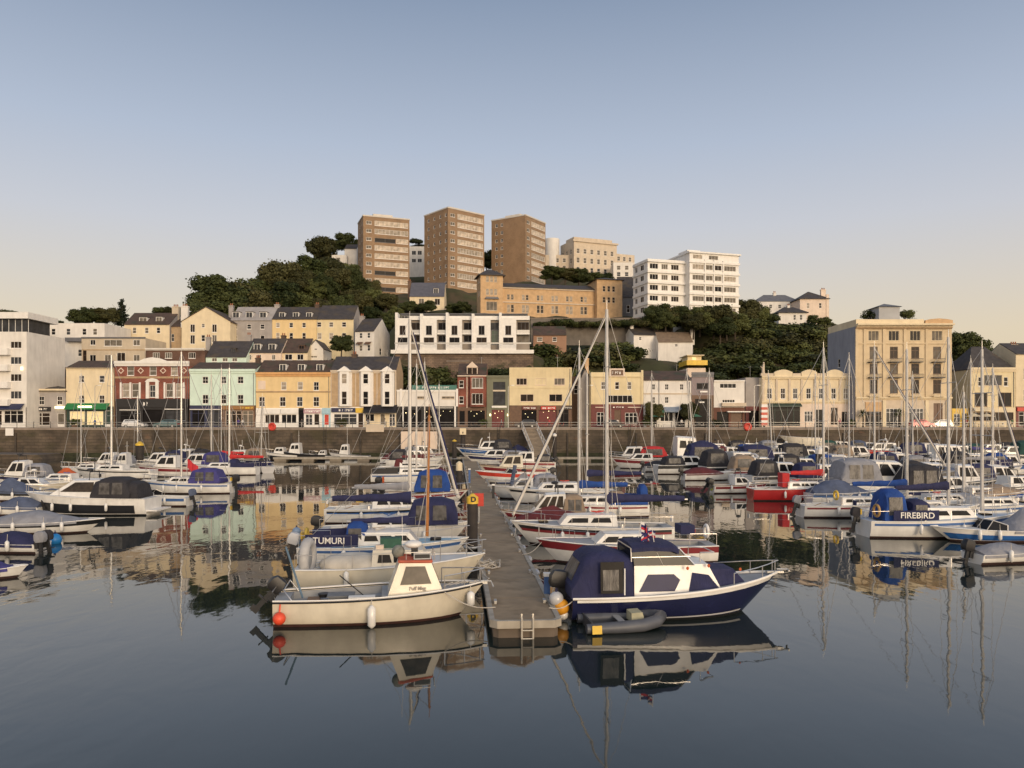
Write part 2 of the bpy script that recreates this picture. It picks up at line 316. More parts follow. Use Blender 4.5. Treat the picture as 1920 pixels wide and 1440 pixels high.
def build_terrain():
    xs = np.arange(-320, 340, 3.0); ys = np.concatenate([np.arange(158, 320, 2.5), np.arange(320, 440, 8.0)])
    X, Y = np.meshgrid(xs, ys); Z = ground_z(X, Y)
    rng = np.random.default_rng(3); Z = Z + np.where(Y > 168, rng.normal(0, .12, Z.shape), 0)
    n = len(xs); v = list(zip(X.ravel().tolist(), Y.ravel().tolist(), Z.ravel().tolist()))
    f = [(j * n + i, j * n + i + 1, (j + 1) * n + i + 1, (j + 1) * n + i) for j in range(len(ys) - 1) for i in range(n - 1)]
    me = bpy.data.meshes.new('hillside'); me.from_pydata(v, [], f); me.materials.append(mat('rough_grass', (.045, .046, .018), .95, .5, .12, .1, spot=((.075, .055, .03), .2)))
    me.polygons.foreach_set('use_smooth', [True] * len(f)); tag(put('hillside', me), kind='structure')
    g = MB(); g.face([(-6000, 150, 4.9), (6000, 150, 4.9), (6000, 9000, 4.9), (-6000, 9000, 4.9)])
    tag(g.build('ground', MATS['rough_grass']), kind='structure')

# ---------------------------------------------------------------- trees
def leafmat(name, a, b_):
    m = bpy.data.materials.new(name); m.use_nodes = True; nt = m.node_tree; N = nt.nodes; Lk = nt.links; b = N['Principled BSDF']
    b.inputs['Roughness'].default_value = .7; b.inputs['Specular IOR Level'].default_value = .15
    tc = N.new('ShaderNodeTexCoord'); nz = N.new('ShaderNodeTexNoise'); nz.inputs['Scale'].default_value = .7; nz.inputs['Detail'].default_value = 4; Lk.new(tc.outputs['Object'], nz.inputs['Vector'])
    oi = N.new('ShaderNodeObjectInfo'); ad = N.new('ShaderNodeMath'); ad.operation = 'MULTIPLY_ADD'; ad.inputs[1].default_value = .62; Lk.new(oi.outputs['Random'], ad.inputs[0]); Lk.new(nz.outputs[0], ad.inputs[2])
    r = N.new('ShaderNodeValToRGB'); r.color_ramp.elements[0].position = .4; r.color_ramp.elements[1].position = 1; r.color_ramp.elements[0].color = a + (1,); r.color_ramp.elements[1].color = b_ + (1,)
    Lk.new(ad.outputs[0], r.inputs[0]); Lk.new(r.outputs[0], b.inputs['Base Color']); return m
LEAF = leafmat('dark_foliage', (.020, .030, .011), (.074, .086, .030)); LEAF2 = leafmat('olive_foliage', (.030, .044, .014), (.118, .130, .044)); LEAF3 = leafmat('brownish_foliage', (.030, .034, .014), (.092, .088, .034)); NEED = leafmat('pine_needles', (.014, .021, .010), (.032, .038, .016))
BARK = mat('bark', (.06, .045, .032), .9, .3, 3, .02)
def crown_mesh(name, lobes, nper, size, seed, m, up=.35):
    rng = np.random.default_rng(seed); V = []; F = []
    for (c, r) in lobes:
        n = int(nper * (r[0] * r[1] * r[2]) ** (2 / 3) / 4)
        d = rng.normal(size=(n, 3)); d /= np.linalg.norm(d, axis=1)[:, None]
        rad = (rng.uniform(.55, 1.0, n) + (rng.random(n) < .16) * rng.uniform(.05, .38, n))[:, None]; p = np.array(c) + d * np.array(r) * rad
        nn = d + rng.normal(0, .55, (n, 3)) + np.array([0, 0, up]); nn /= np.linalg.norm(nn, axis=1)[:, None]
        t = np.cross(nn, rng.normal(size=(n, 3))); t /= np.linalg.norm(t, axis=1)[:, None]; b = np.cross(nn, t)
        s = rng.uniform(.5, 1.2, n)[:, None] * size; e = rng.uniform(.5, 1, n)[:, None]
        bend = nn * s * .25
        for q in (p - t * s, p - b * s * e - bend, p + t * s, p + b * s * e + bend * .3): V.append(q)
        k = len(V) // 4 - 1
    A = [np.stack(V[i:i + 4], 1).reshape(-1, 3) for i in range(0, len(V), 4)]; A = np.concatenate(A)
    F = np.arange(len(A)).reshape(-1, 4).tolist()
    me = bpy.data.meshes.new(name); me.from_pydata(A.tolist(), [], F); me.materials.append(m); return me
def lobes_round(seed, h, r, n, z0=.35):
    rnd = random.Random(seed); L = [((0, 0, h * .62), (r * .6, r * .6, h * .28))]
    for i in range(n):
        a = i * 2.4 + rnd.uniform(-.4, .4); zz = rnd.uniform(z0, .86); q = r * (1 - abs(zz - .55) * 1.1) * rnd.uniform(.55, .85); s = rnd.uniform(.15, .40) * r; q *= rnd.uniform(.8, 1.25)
        L.append(((q * math.cos(a), q * math.sin(a), zz * h), (s, s, s * rnd.uniform(.6, .85))))
    return L
def trunk_mesh(h, r, seed, name='trunk', lean=.05):
    rnd = random.Random(seed); m = MB()
    m.path([(0, 0, -.8), (lean * h * .2, 0, h * .25), (lean * h, rnd.uniform(-.2, .2), h * .62), (lean * h * 1.2, 0, h * .8)], lambda t: r * (1 - .75 * t), 7)
    for i in range(6):
        a = i * 1.05 + rnd.random(); z = h * rnd.uniform(.3, .6); q = h * rnd.uniform(.18, .3)
        m.path([(lean * h * .7, 0, z), (q * .5 * math.cos(a), q * .5 * math.sin(a), z + q * .45), (q * math.cos(a), q * math.sin(a), z + q * 1.1)], lambda t: r * .4 * (1 - .7 * t), 5)
    return m.mesh(name, BARK)
TREE = {}
def tree_kind(k):
    if k in TREE: return TREE[k]
    if k[:5] == 'broad':
        s = int(k[5:]); me = crown_mesh('crown', lobes_round(s, 10, 4.6, 34), 900, .27, s, (LEAF2, LEAF, LEAF3, LEAF, LEAF2, LEAF3)[s % 6]); tr = trunk_mesh(10, .3, s)
    elif k == 'pine':
        rnd = random.Random(4); L = [((rnd.uniform(-1, 1) * 2.4, rnd.uniform(-1, 1) * 2.4, z), (2.1, 2.1, .75)) for z in (5.2, 6, 6.8, 7.5, 8.2, 8.8, 9.4, 6.4, 8)]
        me = crown_mesh('crown', L, 900, .26, 11, NEED, .7); tr = trunk_mesh(10, .28, 5)
    elif k == 'conifer':
        L = [((.3 * math.sin(i * 2.1), .3 * math.cos(i * 2.1), 1.4 + i * .95), (2.6 - i * .24, 2.6 - i * .24, .62)) for i in range(9)]
        me = crown_mesh('crown', L, 800, .26, 12, NEED, .4); tr = trunk_mesh(10, .22, 6, lean=.01)
    elif k[:5] == 'shrub':
        s = int(k[5:]); rnd = random.Random(s); L = [((rnd.uniform(-1.5, 1.5), rnd.uniform(-1.2, 1.2), rnd.uniform(.5, 1.7)), (rnd.uniform(.45, 1.15),) * 2 + (rnd.uniform(.45, .9),)) for i in range(14)]
        me = crown_mesh('crown', L, 900, .17, s, (LEAF2, LEAF, LEAF3, LEAF2, LEAF, LEAF3)[s % 6]); tr = trunk_mesh(2.2, .1, s, 'stem')
    TREE[k] = (me, tr); return TREE[k]
def tree(px, D, h, kind, name, label, group=None, z=None, wid=1.0):
    me, tr = tree_kind(kind); x = PX(px, D); z = float(ground_z(x, D)) if z is None else z
    s = h / (2.6 if kind[:5] == 'shrub' else 10)
    t = thing(name, label, {'s': 'shrub', 'p': 'tree', 'c': 'tree', 'b': 'tree'}[kind[0]], (x, D, z - .15), random.uniform(0, 6.28), group); t.scale = (s * wid, s * wid, s)
    put('crown', me, t); put(tr.name.split('.')[0], tr, t); return t
# ---------------------------------------------------------------- buildings
WC = {}
def window_meshes(w, h, style, fm, pm, rec=.1):
    key = (round(w, 2), round(h, 2), style, fm.name, pm.name, rec)
    if key in WC: return WC[key]
    w, h = round(w, 2), round(h, 2); e = .004; t = min(.08, w * .1); m = MB(); y0, y1 = rec - .05, rec + .06
    m.box(e, t, y0, y1, e, h - e); m.box(w - t, w - e, y0, y1, e, h - e); m.box(t, w - t, y0, y1, e, t); m.box(t, w - t, y0, y1, h - t, h - e)
    b = .028
    if style[0] == 's':
        m.box(t, w - t, y0 + .012, y1, h * .5 - b * 1.3, h * .5 + b * 1.3)
        if 'g' in style: m.box(w / 2 - b * .7, w / 2 + b * .7, y0 + .02, y1, t, h - t)
    elif style[0] == 'm':
        k = int(style[1:])
        for i in range(1, k): x = w * i / k; m.box(x - b, x + b, y0 + .012, y1, t, h - t)
    elif style[0] == 'x':
        m.box(w / 2 - b, w / 2 + b, y0 + .012, y1, t, h - t); m.box(t, w - t, y0 + .02, y1, h * .68 - b, h * .68 + b)
    m.box(-.05, w + .05, -.07, rec, -.09, -.004)
    p = MB(); p.box(t - .02, w - t + .02, rec, rec + .02, t - .02, h - t + .02)
    WC[key] = (m.mesh('window', fm), p.mesh('pane', pm)); return WC[key]
def add_window(parent, T, u0, z0, w, h, style, fm, pm, rot, name='window', rec=.1):
    a, b = window_meshes(w, h, style, fm, pm, rec); o = put(name, a, parent, T(u0, 0, z0), rot); put('pane', b, o); return o
def wall_face(mb, T, u0, u1, z0, z1, ops, rev=.18, mi=0):
    us = sorted({u0, u1, *[max(u0, min(u1, q)) for o in ops for q in (o[0], o[2])]}); zs = sorted({z0, z1, *[max(z0, min(z1, q)) for o in ops for q in (o[1], o[3])]})
    for a, b in zip(us, us[1:]):
        for c, d in zip(zs, zs[1:]):
            x, z = (a + b) / 2, (c + d) / 2
            if any(o[0] < x < o[2] and o[1] < z < o[3] for o in ops): continue
            mb.face([T(a, 0, c), T(b, 0, c), T(b, 0, d), T(a, 0, d)], mi)
    for a, c, b, d in [o[:4] for o in ops]:
        mb.face([T(a, 0, c), T(a, rev, c), T(a, rev, d), T(a, 0, d)], mi); mb.face([T(b, 0, c), T(b, 0, d), T(b, rev, d), T(b, rev, c)], mi)
        mb.face([T(a, 0, c), T(b, 0, c), T(b, rev, c), T(a, rev, c)], mi); mb.face([T(a, 0, d), T(a, rev, d), T(b, rev, d), T(b, 0, d)], mi)
HOUSES = []
class House:
    """axis box house: front face at y=0, px/py given in photo pixels at distance D"""
    def __init__(s, name, label, px0, px1, top, D, dep=9, base=QZ, wm=CREAM, rz=0, group=None, cat='building', found=4.0, terr=True):
        HOUSES.append(s); s.D, s.base, s.dep = D, base, dep; s.pc = (px0 + px1) / 2; s.w = (px1 - px0) / K * D; s.h = PZ(top, D) - base; s.wm = wm; s.found = found
        s.o = thing(name, label, cat, (PX(s.pc, D), D, base), rz, group); s.ops = []; s.lops = []; s.rops = []; s.rz = rz; s.zsplit = None; s.gable = None
        h = s.w / 2
        s.F = lambda u, d, z: (u, d, z); s.Lf = lambda u, d, z: (-h + d, dep - u, z); s.Rf = lambda u, d, z: (h - d, u, z)
        if terr:
            for x, y in ((-h, 0), (h, 0), (-h, dep), (h, dep)):
                c, sn = math.cos(rz), math.sin(rz); TERR.append((PX(s.pc, D) + x * c - y * sn, D + x * sn + y * c, base - .15))
    def x(s, px): return (px - s.pc) / K * s.D
    def z(s, py, dy=0): return PZ(py, s.D + dy) - s.base
    def win(s, px, py0, py1, w, pm=P_DARK, style='s', fm=FRAME, face='F', name='window'):
        """window centred on column px, w pixels wide"""
        u0, u1 = s.x(px - w / 2), s.x(px + w / 2); z0, z1 = s.z(py1), s.z(py0); s.ops.append((u0, z0, u1, z1)); return add_window(s.o, s.F, u0, z0, u1 - u0, z1 - z0, style, fm, pm, 0, name)
    def row(s, pxs, py0, py1, w, pm=P_DARK, style='s', fm=FRAME):
        for i, p in enumerate(pxs): s.win(p, py0, py1, w, pm[i % len(pm)] if isinstance(pm, (list, tuple)) else pm, style, fm)
    def side(s, face, u, z, w, h, pm=P_DARK, style='s', fm=FRAME):
        T, rot, ops = (s.Lf, -math.pi / 2, s.lops) if face == 'L' else (s.Rf, math.pi / 2, s.rops)
        ops.append((u, z, u + w, z + h)); return add_window(s.o, T, u, z, w, h, style, fm, pm, rot)
    def body(s, wm=None, name='wall', gable=None, sidem=None):
        h = s.w / 2; m = MB(); z0 = s.zsplit if s.zsplit is not None else -s.found
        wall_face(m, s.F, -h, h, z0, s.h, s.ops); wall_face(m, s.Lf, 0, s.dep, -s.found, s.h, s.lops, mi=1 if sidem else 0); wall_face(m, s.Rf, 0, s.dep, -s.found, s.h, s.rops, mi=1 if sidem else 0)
        B = lambda u, d, z: (-u, s.dep - d, z); wall_face(m, B, -h, h, -s.found, s.h, [])
        if gable and gable[0] == 'x':
            for x in (-h, h): m.face([(x, 0, s.h), (x, s.dep, s.h), (x, s.dep / 2, gable[1])] if x > 0 else [(x, s.dep, s.h), (x, 0, s.h), (x, s.dep / 2, gable[1])], 1 if sidem else 0)
        if gable and gable[0] == 'y':
            for y in (0, s.dep): m.face([(-h, y, s.h), (h, y, s.h), (0, y, gable[1])] if y == 0 else [(h, y, s.h), (-h, y, s.h), (0, y, gable[1])])
        return m.build(name, [wm or s.wm, sidem or s.wm], s.o)
    def flat(s, rm=FLATR, par=.0, pm=None):
        h = s.w / 2; m = MB(); m.box(-h + .03, h - .03, .03, s.dep - .03, s.h - .3, s.h + .02); return m.build('roof', rm, s.o)
    def gx(s, py, rm=SLATE, ov=.25, eo=.0):
        """ridge parallel to the front at photo row py"""
        h = s.w / 2 + eo; y2 = s.dep / 2; zr = PZ(py, s.D + y2) - s.base; s.zr = zr; k = (zr - s.h) / y2; m = MB(); th = .12
        m.prism([(-ov, s.h - k * ov + .02), (y2, zr + .02), (s.dep + ov, s.h - k * ov + .02), (s.dep + ov, s.h - k * ov + .02 + th), (y2, zr + .02 + th * 1.3), (-ov, s.h - k * ov + .02 + th)], -h, h, 'x')
        s.slope = k; s.roof = m.build('roof', rm, s.o); s.body_gable = ('x', zr); return s.roof
    def gy(s, py, rm=SLATE, ov=.25):
        zr = PZ(py, s.D) - s.base; h = s.w / 2; k = (zr - s.h) / h; m = MB(); th = .14
        m.prism([(-h - ov, s.h - k * ov + .02), (0, zr + .02), (h + ov, s.h - k * ov + .02), (h + ov, s.h - k * ov + th), (0, zr + th * 1.4), (-h - ov, s.h - k * ov + th)], -.2, s.dep + .1)
        s.body_gable = ('y', zr); s.zr = zr; s.roof = m.build('roof', rm, s.o); return s.roof
    def hip(s, py, rm=SLATE, ov=.3, inset=None):
        h = s.w / 2 + ov; y2 = s.dep / 2; zr = PZ(py, s.D + y2) - s.base; i = min(inset if inset is not None else y2, h - .05); m = MB(); e = s.h + .02
        a, b, c, d = (-h, -ov, e), (h, -ov, e), (h, s.dep + ov, e), (-h, s.dep + ov, e); p, q = (-h + i, y2, zr), (h - i, y2, zr)
        for f in ([a, b, q, p], [b, c, q], [c, d, p, q], [d, a, p], [d, c, b, a]): m.face(f)
        m.box(-h - .02, h + .02, -ov - .02, s.dep + ov + .02, e - .14, e - .004); s.slope = (zr - s.h) / (y2 + ov); s.zr = zr; s.roof = m.build('roof', rm, s.o); return s.roof
    def dormer(s, px, py0, py1, w, wm=FRAME, pm=P_GREY, rm=SLATE, style='m2', peak=.0):
        """dormer on a front slope"""
        u0, u1 = s.x(px - w / 2), s.x(px + w / 2); z0, z1 = s.z(py1), s.z(py0); y = max(.15, (z0 - s.h) / s.slope) if s.slope > 0 else .2; yb = max(y + .4, (z1 - s.h) / s.slope + .3)
        m = MB(); m.box(u0, u1, y, yb, z0 - .4, z1); d = m.build('dormer', wm, s.o)
        m = MB(); c = (u0 + u1) / 2
        if peak: m.prism([(u0 - .12, z1 + .003), (u1 + .12, z1 + .003), (c, z1 + peak)], y - .12, yb + .6)
        else: m.box(u0 - .1, u1 + .1, y - .1, yb + .2, z1 + .003, z1 + .12)
        m.build('dormer_roof', rm, d)
        m = MB(); t = .09; n = 2 if style == 'm2' else 1; ww = (u1 - u0 - t * 2) / n
        for i in range(n): m.box(u0 + t + ww * i + .04, u0 + t + ww * (i + 1) - .04, y - .012, y + .05, z0 + .12, z1 - .12)
        m.build('pane', pm, d); return d
    def chimney(s, px, py, w, wm=None, pots=3, y=None, zb=None):
        y = s.dep / 2 if y is None else y; D = s.D + y; x = PX(px, D) - PX(s.pc, s.D); z1 = PZ(py, D) - s.base; hw = w / 2 / K * D; zb = s.h - .4 if zb is None else zb
        m = MB(); m.box(x - hw, x + hw, y - .45, y + .45, zb, z1); m.box(x - hw - .08, x + hw + .08, y - .53, y + .53, z1 - .25, z1 - .08)
        c = m.build('chimney', wm or s.wm, s.o); m = MB(); n = max(1, min(pots, int(hw * 2 / .42)))
        for i in range(n): q = x + (i - (n - 1) / 2) * .42; m.tube((q, y, z1 + .002), (q, y, z1 + .55), .15, .12, 7)
        m.build('chimney_pot', mat('terracotta', (.30, .12, .06), .8, .2, 2), c); return c
    def cornice(s, py0, py1, proj=.3, m_=None, px0=None, px1=None, name='cornice', y1=-.003):
        u0 = s.x(px0) if px0 is not None else -s.w / 2 - .02; u1 = s.x(px1) if px1 is not None else s.w / 2 + .02; m = MB(); a, b = s.z(py1), s.z(py0)
        m.box(u0, u1, -proj, y1, a + (b - a) * .45, b); m.box(u0 + .02, u1 - .02, -proj * .5, y1, a, a + (b - a) * .45 - .002); return m.build(name, m_ or s.wm, s.o)
    def slab(s, px0, px1, py0, py1, y0, y1, m_, name, parent=None):
        m = MB(); m.box(s.x(px0), s.x(px1), y0, y1, s.z(py1), s.z(py0)); return m.build(name, m_, parent or s.o)
    def shop(s, px0, px1, py, fm, items=(), y=-.06, name='shopfront', back=.0):
        """ground-floor front from px0 to px1 below row py; items: ('glaze'|'door'|'dark', a, b, top, bottom, pane, bars)"""
        u0, u1, z1 = s.x(px0), s.x(px1), s.z(py); ops = []
        s.zsplit = z1 if s.zsplit is None else s.zsplit; m = MB(); T = lambda u, d, z: (u, y + d, z)
        for it in items:
            if it[0] in ('glaze', 'door', 'dark'): ops.append((s.x(it[1]), max(.02, s.z(it[4])), s.x(it[2]), min(s.z(it[3]), z1 - .02)))
        wall_face(m, T, u0, u1, -s.found, z1, ops, .3)
        m.face([(u0, y, z1), (u1, y, z1), (u1, .25, z1), (u0, .25, z1)]); m.face([(u0, y, -s.found), (u0, y, z1), (u0, .25, z1), (u0, .25, -s.found)]); m.face([(u1, y, -s.found), (u1, .25, -s.found), (u1, .25, z1), (u1, y, z1)])
        f = m.build(name, fm, s.o)
        for it in items:
            if it[0] in ('glaze', 'door', 'dark'):
                a, b, z0, z2 = s.x(it[1]), s.x(it[2]), max(.02, s.z(it[4])), min(s.z(it[3]), z1 - .02); pm = it[5] if len(it) > 5 else P_DARK; n = it[6] if len(it) > 6 else 1; fr = it[7] if len(it) > 7 else FRAME
                g = MB(); t = .07
                if it[0] != 'dark':
                    g.box(a + .004, a + t, y + .04, y + .16, z0 + .004, z2 - .004); g.box(b - t, b - .004, y + .04, y + .16, z0 + .004, z2 - .004); g.box(a + t, b - t, y + .04, y + .16, z2 - t, z2 - .004); g.box(a + t, b - t, y + .04, y + .16, z0 + .004, z0 + (t if it[0] == 'glaze' else .5))
                    for i in range(1, n): q = a + (b - a) * i / n; g.box(q - .05, q + .05, y + .05, y + .16, z0 + t, z2 - t)
                    if it[0] == 'glaze' and z2 - z0 > 2: g.box(a + t, b - t, y + .055, y + .16, z2 - .75, z2 - .68)
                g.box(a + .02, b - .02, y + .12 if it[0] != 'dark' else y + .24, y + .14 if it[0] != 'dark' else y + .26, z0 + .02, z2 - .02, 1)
                g.build('shop_window' if it[0] == 'glaze' else ('shop_door' if it[0] == 'door' else 'shop_entrance'), [fr, pm], f)
        return f
    def sign(s, px0, px1, py0, py1, m_, y0=-.32, y1=-.065, name='shop_sign', dashes=None, dm=FRAME):
        """sign board; dashes = blurred lettering strokes (px from, px to)"""
        b = s.slab(px0, px1, py0, py1, y0, y1, m_, name)
        if dashes:
            m = MB(); rnd = random.Random(int(px0 * 7)); z0, z1 = s.z(py1), s.z(py0); zc, hh = (z0 + z1) / 2, (z1 - z0) * .28; x = s.x(dashes[0])
            while x < s.x(dashes[1]):
                wd = rnd.uniform(.16, .34); m.box(x, x + .07, y0 - .012, y0 - .002, zc - hh, zc + hh * rnd.uniform(.6, 1)); m.box(x + .075, x + wd, y0 - .012, y0 - .002, zc + hh * rnd.choice((-.9, .0, .45)), zc + hh * .62)
                x += wd + (.1 if rnd.random() < .8 else .35)
            m.build('sign_lettering', dm, b)
        return b
    def awning(s, px0, px1, py0, py1, m_, out=1.3):
        u0, u1, z1, z0 = s.x(px0), s.x(px1), s.z(py0), s.z(py1); m = MB(); v = .22
        m.prism([(-.065, z1), (-out, z0 + v), (-out, z0), (-out + .03, z0), (-out + .03, z0 + v - .03), (-.065, z1 - .06)], u0, u1, 'x'); return m.build('awning', m_, s.o)
    def done(s, wm=None, sidem=None): return s.body(wm, gable=getattr(s, 'body_gable', None), sidem=sidem)
MIX = [P_DARK, P_GREY, P_DARK, P_CURT, P_WARM]

# ---- front row on the quay, left to right
b = House('apartment_building', 'white modern apartment block with curved balconies and glazed penthouse', -60, 50, 622, 146, 12.5, wm=WHITER)
for k, (a, c) in enumerate(((640, 653), (669, 683), (701, 715), (733, 748))):
    b.row([-40, -12], a, c, 18, [P_GREY, P_DARK]); b.win(30, a, c, 21, P_GREY if k % 2 else P_WARM, 'm3')
    b.slab(-58, 21, c + 1, c + 13, -1.1, -.004, WHITE, 'balcony')
b.shop(-58, 48, 764, WHITE, [('glaze', 8, 44, 770, 794, P_DARK, 3), ('glaze', -40, 4, 770, 797, P_WARM, 4)])
b.awning(-20, 46, 757, 768, NAVYP, 1.2); b.done(); b.flat()
b.slab(-58, 40, 596, 622, 1.6, 9, P_GREY, 'penthouse'); b.slab(-59, 48, 584, 596, .7, 10.5, WHITE, 'penthouse_roof')
for z0, z1 in ((16.4, 17.5),):
    m = MB()
    for x in range(9): m.box(b.x(-56) + x * 1.25, b.x(-56) + x * 1.25 + .08, 1.53, 1.597, b.z(622) + .03, b.z(597)); 
    m.build('penthouse_frame', FRAME, b.o)
t = b.slab(40, 43, 688, 694, -.25, -.005, M_LAMP, 'wall_lamp')

b = House('shop_building', 'small grey two-storey shop with hipped slate roof and open white door', 50, 123, 733, 150, 8, wm=GREYR)
b.row([78, 112], 743, 759, 10, [P_DARK, P_WARM], 'sg'); b.hip(724, SLATE); b.cornice(729, 735, .15, CREAM)
b.shop(50, 123, 762, GREYR, [('glaze', 48.5, 94, 774, 798, P_WARM, 3), ('door', 108, 121, 775, 800, P_CURT, 1)]); b.sign(49, 96, 763, 771, BLACK, dashes=(52, 90)); b.slab(105, 122, 762, 766, -.4, -.07, M_LAMP, 'sign_lamp'); b.done()

b = House('shop_building', 'plain cream three-storey house above a shop with wavy green awning', 124, 213, 690, 150, 9, wm=CREAM)
b.row([153, 191], 704, 717, 10, [P_WARM, P_GREY]); b.row([153, 191], 741, 756, 10, [P_WARM, P_WARM], 'sg'); b.gx(678, BROWNR); b.cornice(689, 693, .2)
b.shop(125, 212, 762, DKGREEN, [('glaze', 131, 160, 771, 797, M_LIT, 2), ('glaze', 163, 194, 771, 797, M_LIT, 3), ('door', 197, 208, 770, 800, DKGREEN)]); b.awning(126, 206, 756, 768, GREENP, 1.1); b.slab(152, 178, 761, 764.5, -1.22, -1.12, M_LAMP, 'sign_lamp'); b.done()

b = House('shop_building', 'red brick building with white pediment parapet and brick diamonds above a black shopfront', 215, 355, 686, 150, 10, wm=BRICK)
b.row([245, 287, 327], 684 + 3, 704, 13, [P_CURT, P_CURT, P_BLIND]); b.row([236, 254], 719, 745, 13, [P_BLIND, P_CURT], 's'); b.row([318, 336], 719, 745, 13, [P_CURT, P_BLIND], 's'); b.win(286, 722, 745, 11, P_GREY, 'sg')
for p in (227, 245, 262.5, 309, 327, 345): b.slab(p - 1.6, p + 1.6, 717, 747, -.16, -.004, WHITE, 'pilaster')
for a, c in ((274, 280), (292, 298)): b.slab(a, c, 716, 747, -.18, -.004, WHITE, 'pilaster')
m = MB(); m.prism([(b.x(272), b.z(716)), (b.x(300), b.z(716)), (b.x(295), b.z(711)), (b.x(286), b.z(709)), (b.x(277), b.z(711))], -.2, -.005); m.build('window_arch', WHITE, b.o)
for p in (227, 264, 306, 345):
    m = MB(); x, z = b.x(p), b.z(695)
    for s1 in (-1, 1):
        for s2 in (-1, 1): m.prism([(x, z + s1 * .62), (x + s2 * .62, z), (x + s2 * .42, z), (x, z + s1 * .42)][::s1 * s2], -.06, -.003)
    m.build('brick_diamond', PINKW, b.o)
b.cornice(706, 709.5, .12, TAN); b.cornice(677, 686.5, .4, WHITE)
m = MB(); m.prism([(b.x(262), b.z(677) + .003), (b.x(314), b.z(677) + .003), (b.x(302), b.z(672.5)), (b.x(287), b.z(670)), (b.x(272), b.z(672.5))], -.35, .1); m.build('pediment', WHITE, b.o)
b.flat(); b.shop(217, 353, 748, BLACK, [('glaze', 226, 258, 772, 799, P_DARK, 2, BLACK), ('dark', 268, 304, 768, 801, P_DARK), ('glaze', 310, 344, 769, 799, P_GREY, 2, BLACK)]); b.sign(219, 351, 750, 764, BLACK, dashes=(270, 281)); b.slab(226, 258, 768, 769.5, -.4, -.07, WHITE, 'sign_light_bar'); b.slab(310, 344, 766.5, 768, -.4, -.07, WHITE, 'sign_light_bar'); b.done()

b = House('shop_building', 'mint green three-storey building with two shops below and a parapet', 356, 479, 694, 150, 9, wm=MINT)
b.row([385, 419, 451], 706, 719, 11, P_DARK, 'sg'); b.row([385, 419, 451], 740, 757, 11, [P_DARK, P_WARM, P_DARK], 'sg'); b.gx(681, BROWNR, .0); b.cornice(692, 700, .35, MINT); b.slab(430, 434, 700, 760, -.14, -.004, MINT, 'pilaster'); b.slab(396, 398, 700, 760, -.1, -.004, MINT, 'pilaster')
b.shop(357, 416, 760, NAVYP, [('glaze', 360, 384, 768, 799, P_DARK, 2, NAVYP), ('glaze', 388, 413, 768, 799, P_GREY, 2, NAVYP)]); b.sign(357, 414, 761, 767, NAVYP); b.slab(357, 414, 767, 768.5, -.45, -.07, WHITE, 'sign_light_bar')
b.shop(416, 479, 760, BROWNP, [('glaze', 423, 453, 770, 799, P_WARM, 3, PINKW), ('glaze', 455, 475, 770, 799, P_CURT, 2, PINKW)]); b.sign(418, 477, 761, 768, mat('orange_brown_paint', (.3, .15, .05), .6), dashes=(452, 475), dm=YELP); b.done()

b = House('shop_building', 'golden yellow building with three dormers and orange cornice above pink and white shops', 480, 620, 702, 150, 9.5, wm=YELLOW)
b.gx(677, BROWNR, .0)
for p in (527, 562, 597): b.dormer(p, 682, 695, 13, WHITE, P_GREY)
b.win(563, 716, 731, 10, P_BLIND, 's'); b.win(532, 716, 731, 10, P_BLIND, 's'); b.win(593, 716, 732, 10, P_DARK, 'sg'); b.row([491, 530, 562, 593], 744, 762, 11, [P_WARM, P_WARM, P_GREY, P_WARM], 'sg')
b.slab(484, 498, 714, 730, -.05, -.003, PINKW, 'wall_plaque'); b.cornice(698, 706, .35, mat('orange_moulding', (.6, .33, .13), .7)); b.cornice(733, 736, .14, TAN)
b.shop(480, 560, 765, FRAME, [('glaze', 497, 524, 777, 794, P_WARM, 3), ('glaze', 528, 556, 777, 794, P_DARK, 3)]); b.sign(493, 526, 767, 776, WHITE); b.sign(527, 560, 767, 776, WHITE)
b.shop(560, 570, 765, BLACK, [('dark', 561, 569, 769, 801, P_DARK)]); b.shop(570, 604, 765, FRAME, [('glaze', 573, 586, 777, 797, P_GREY, 2), ('door', 589, 599, 776, 801, P_WARM)]); b.sign(570, 601, 767, 775, PINKP, dashes=(573, 598))
b.shop(604, 620, 765, PALEB, [('door', 608, 617, 777, 801, REDP)]); b.sign(604, 620, 767, 776, PALEB); b.done()

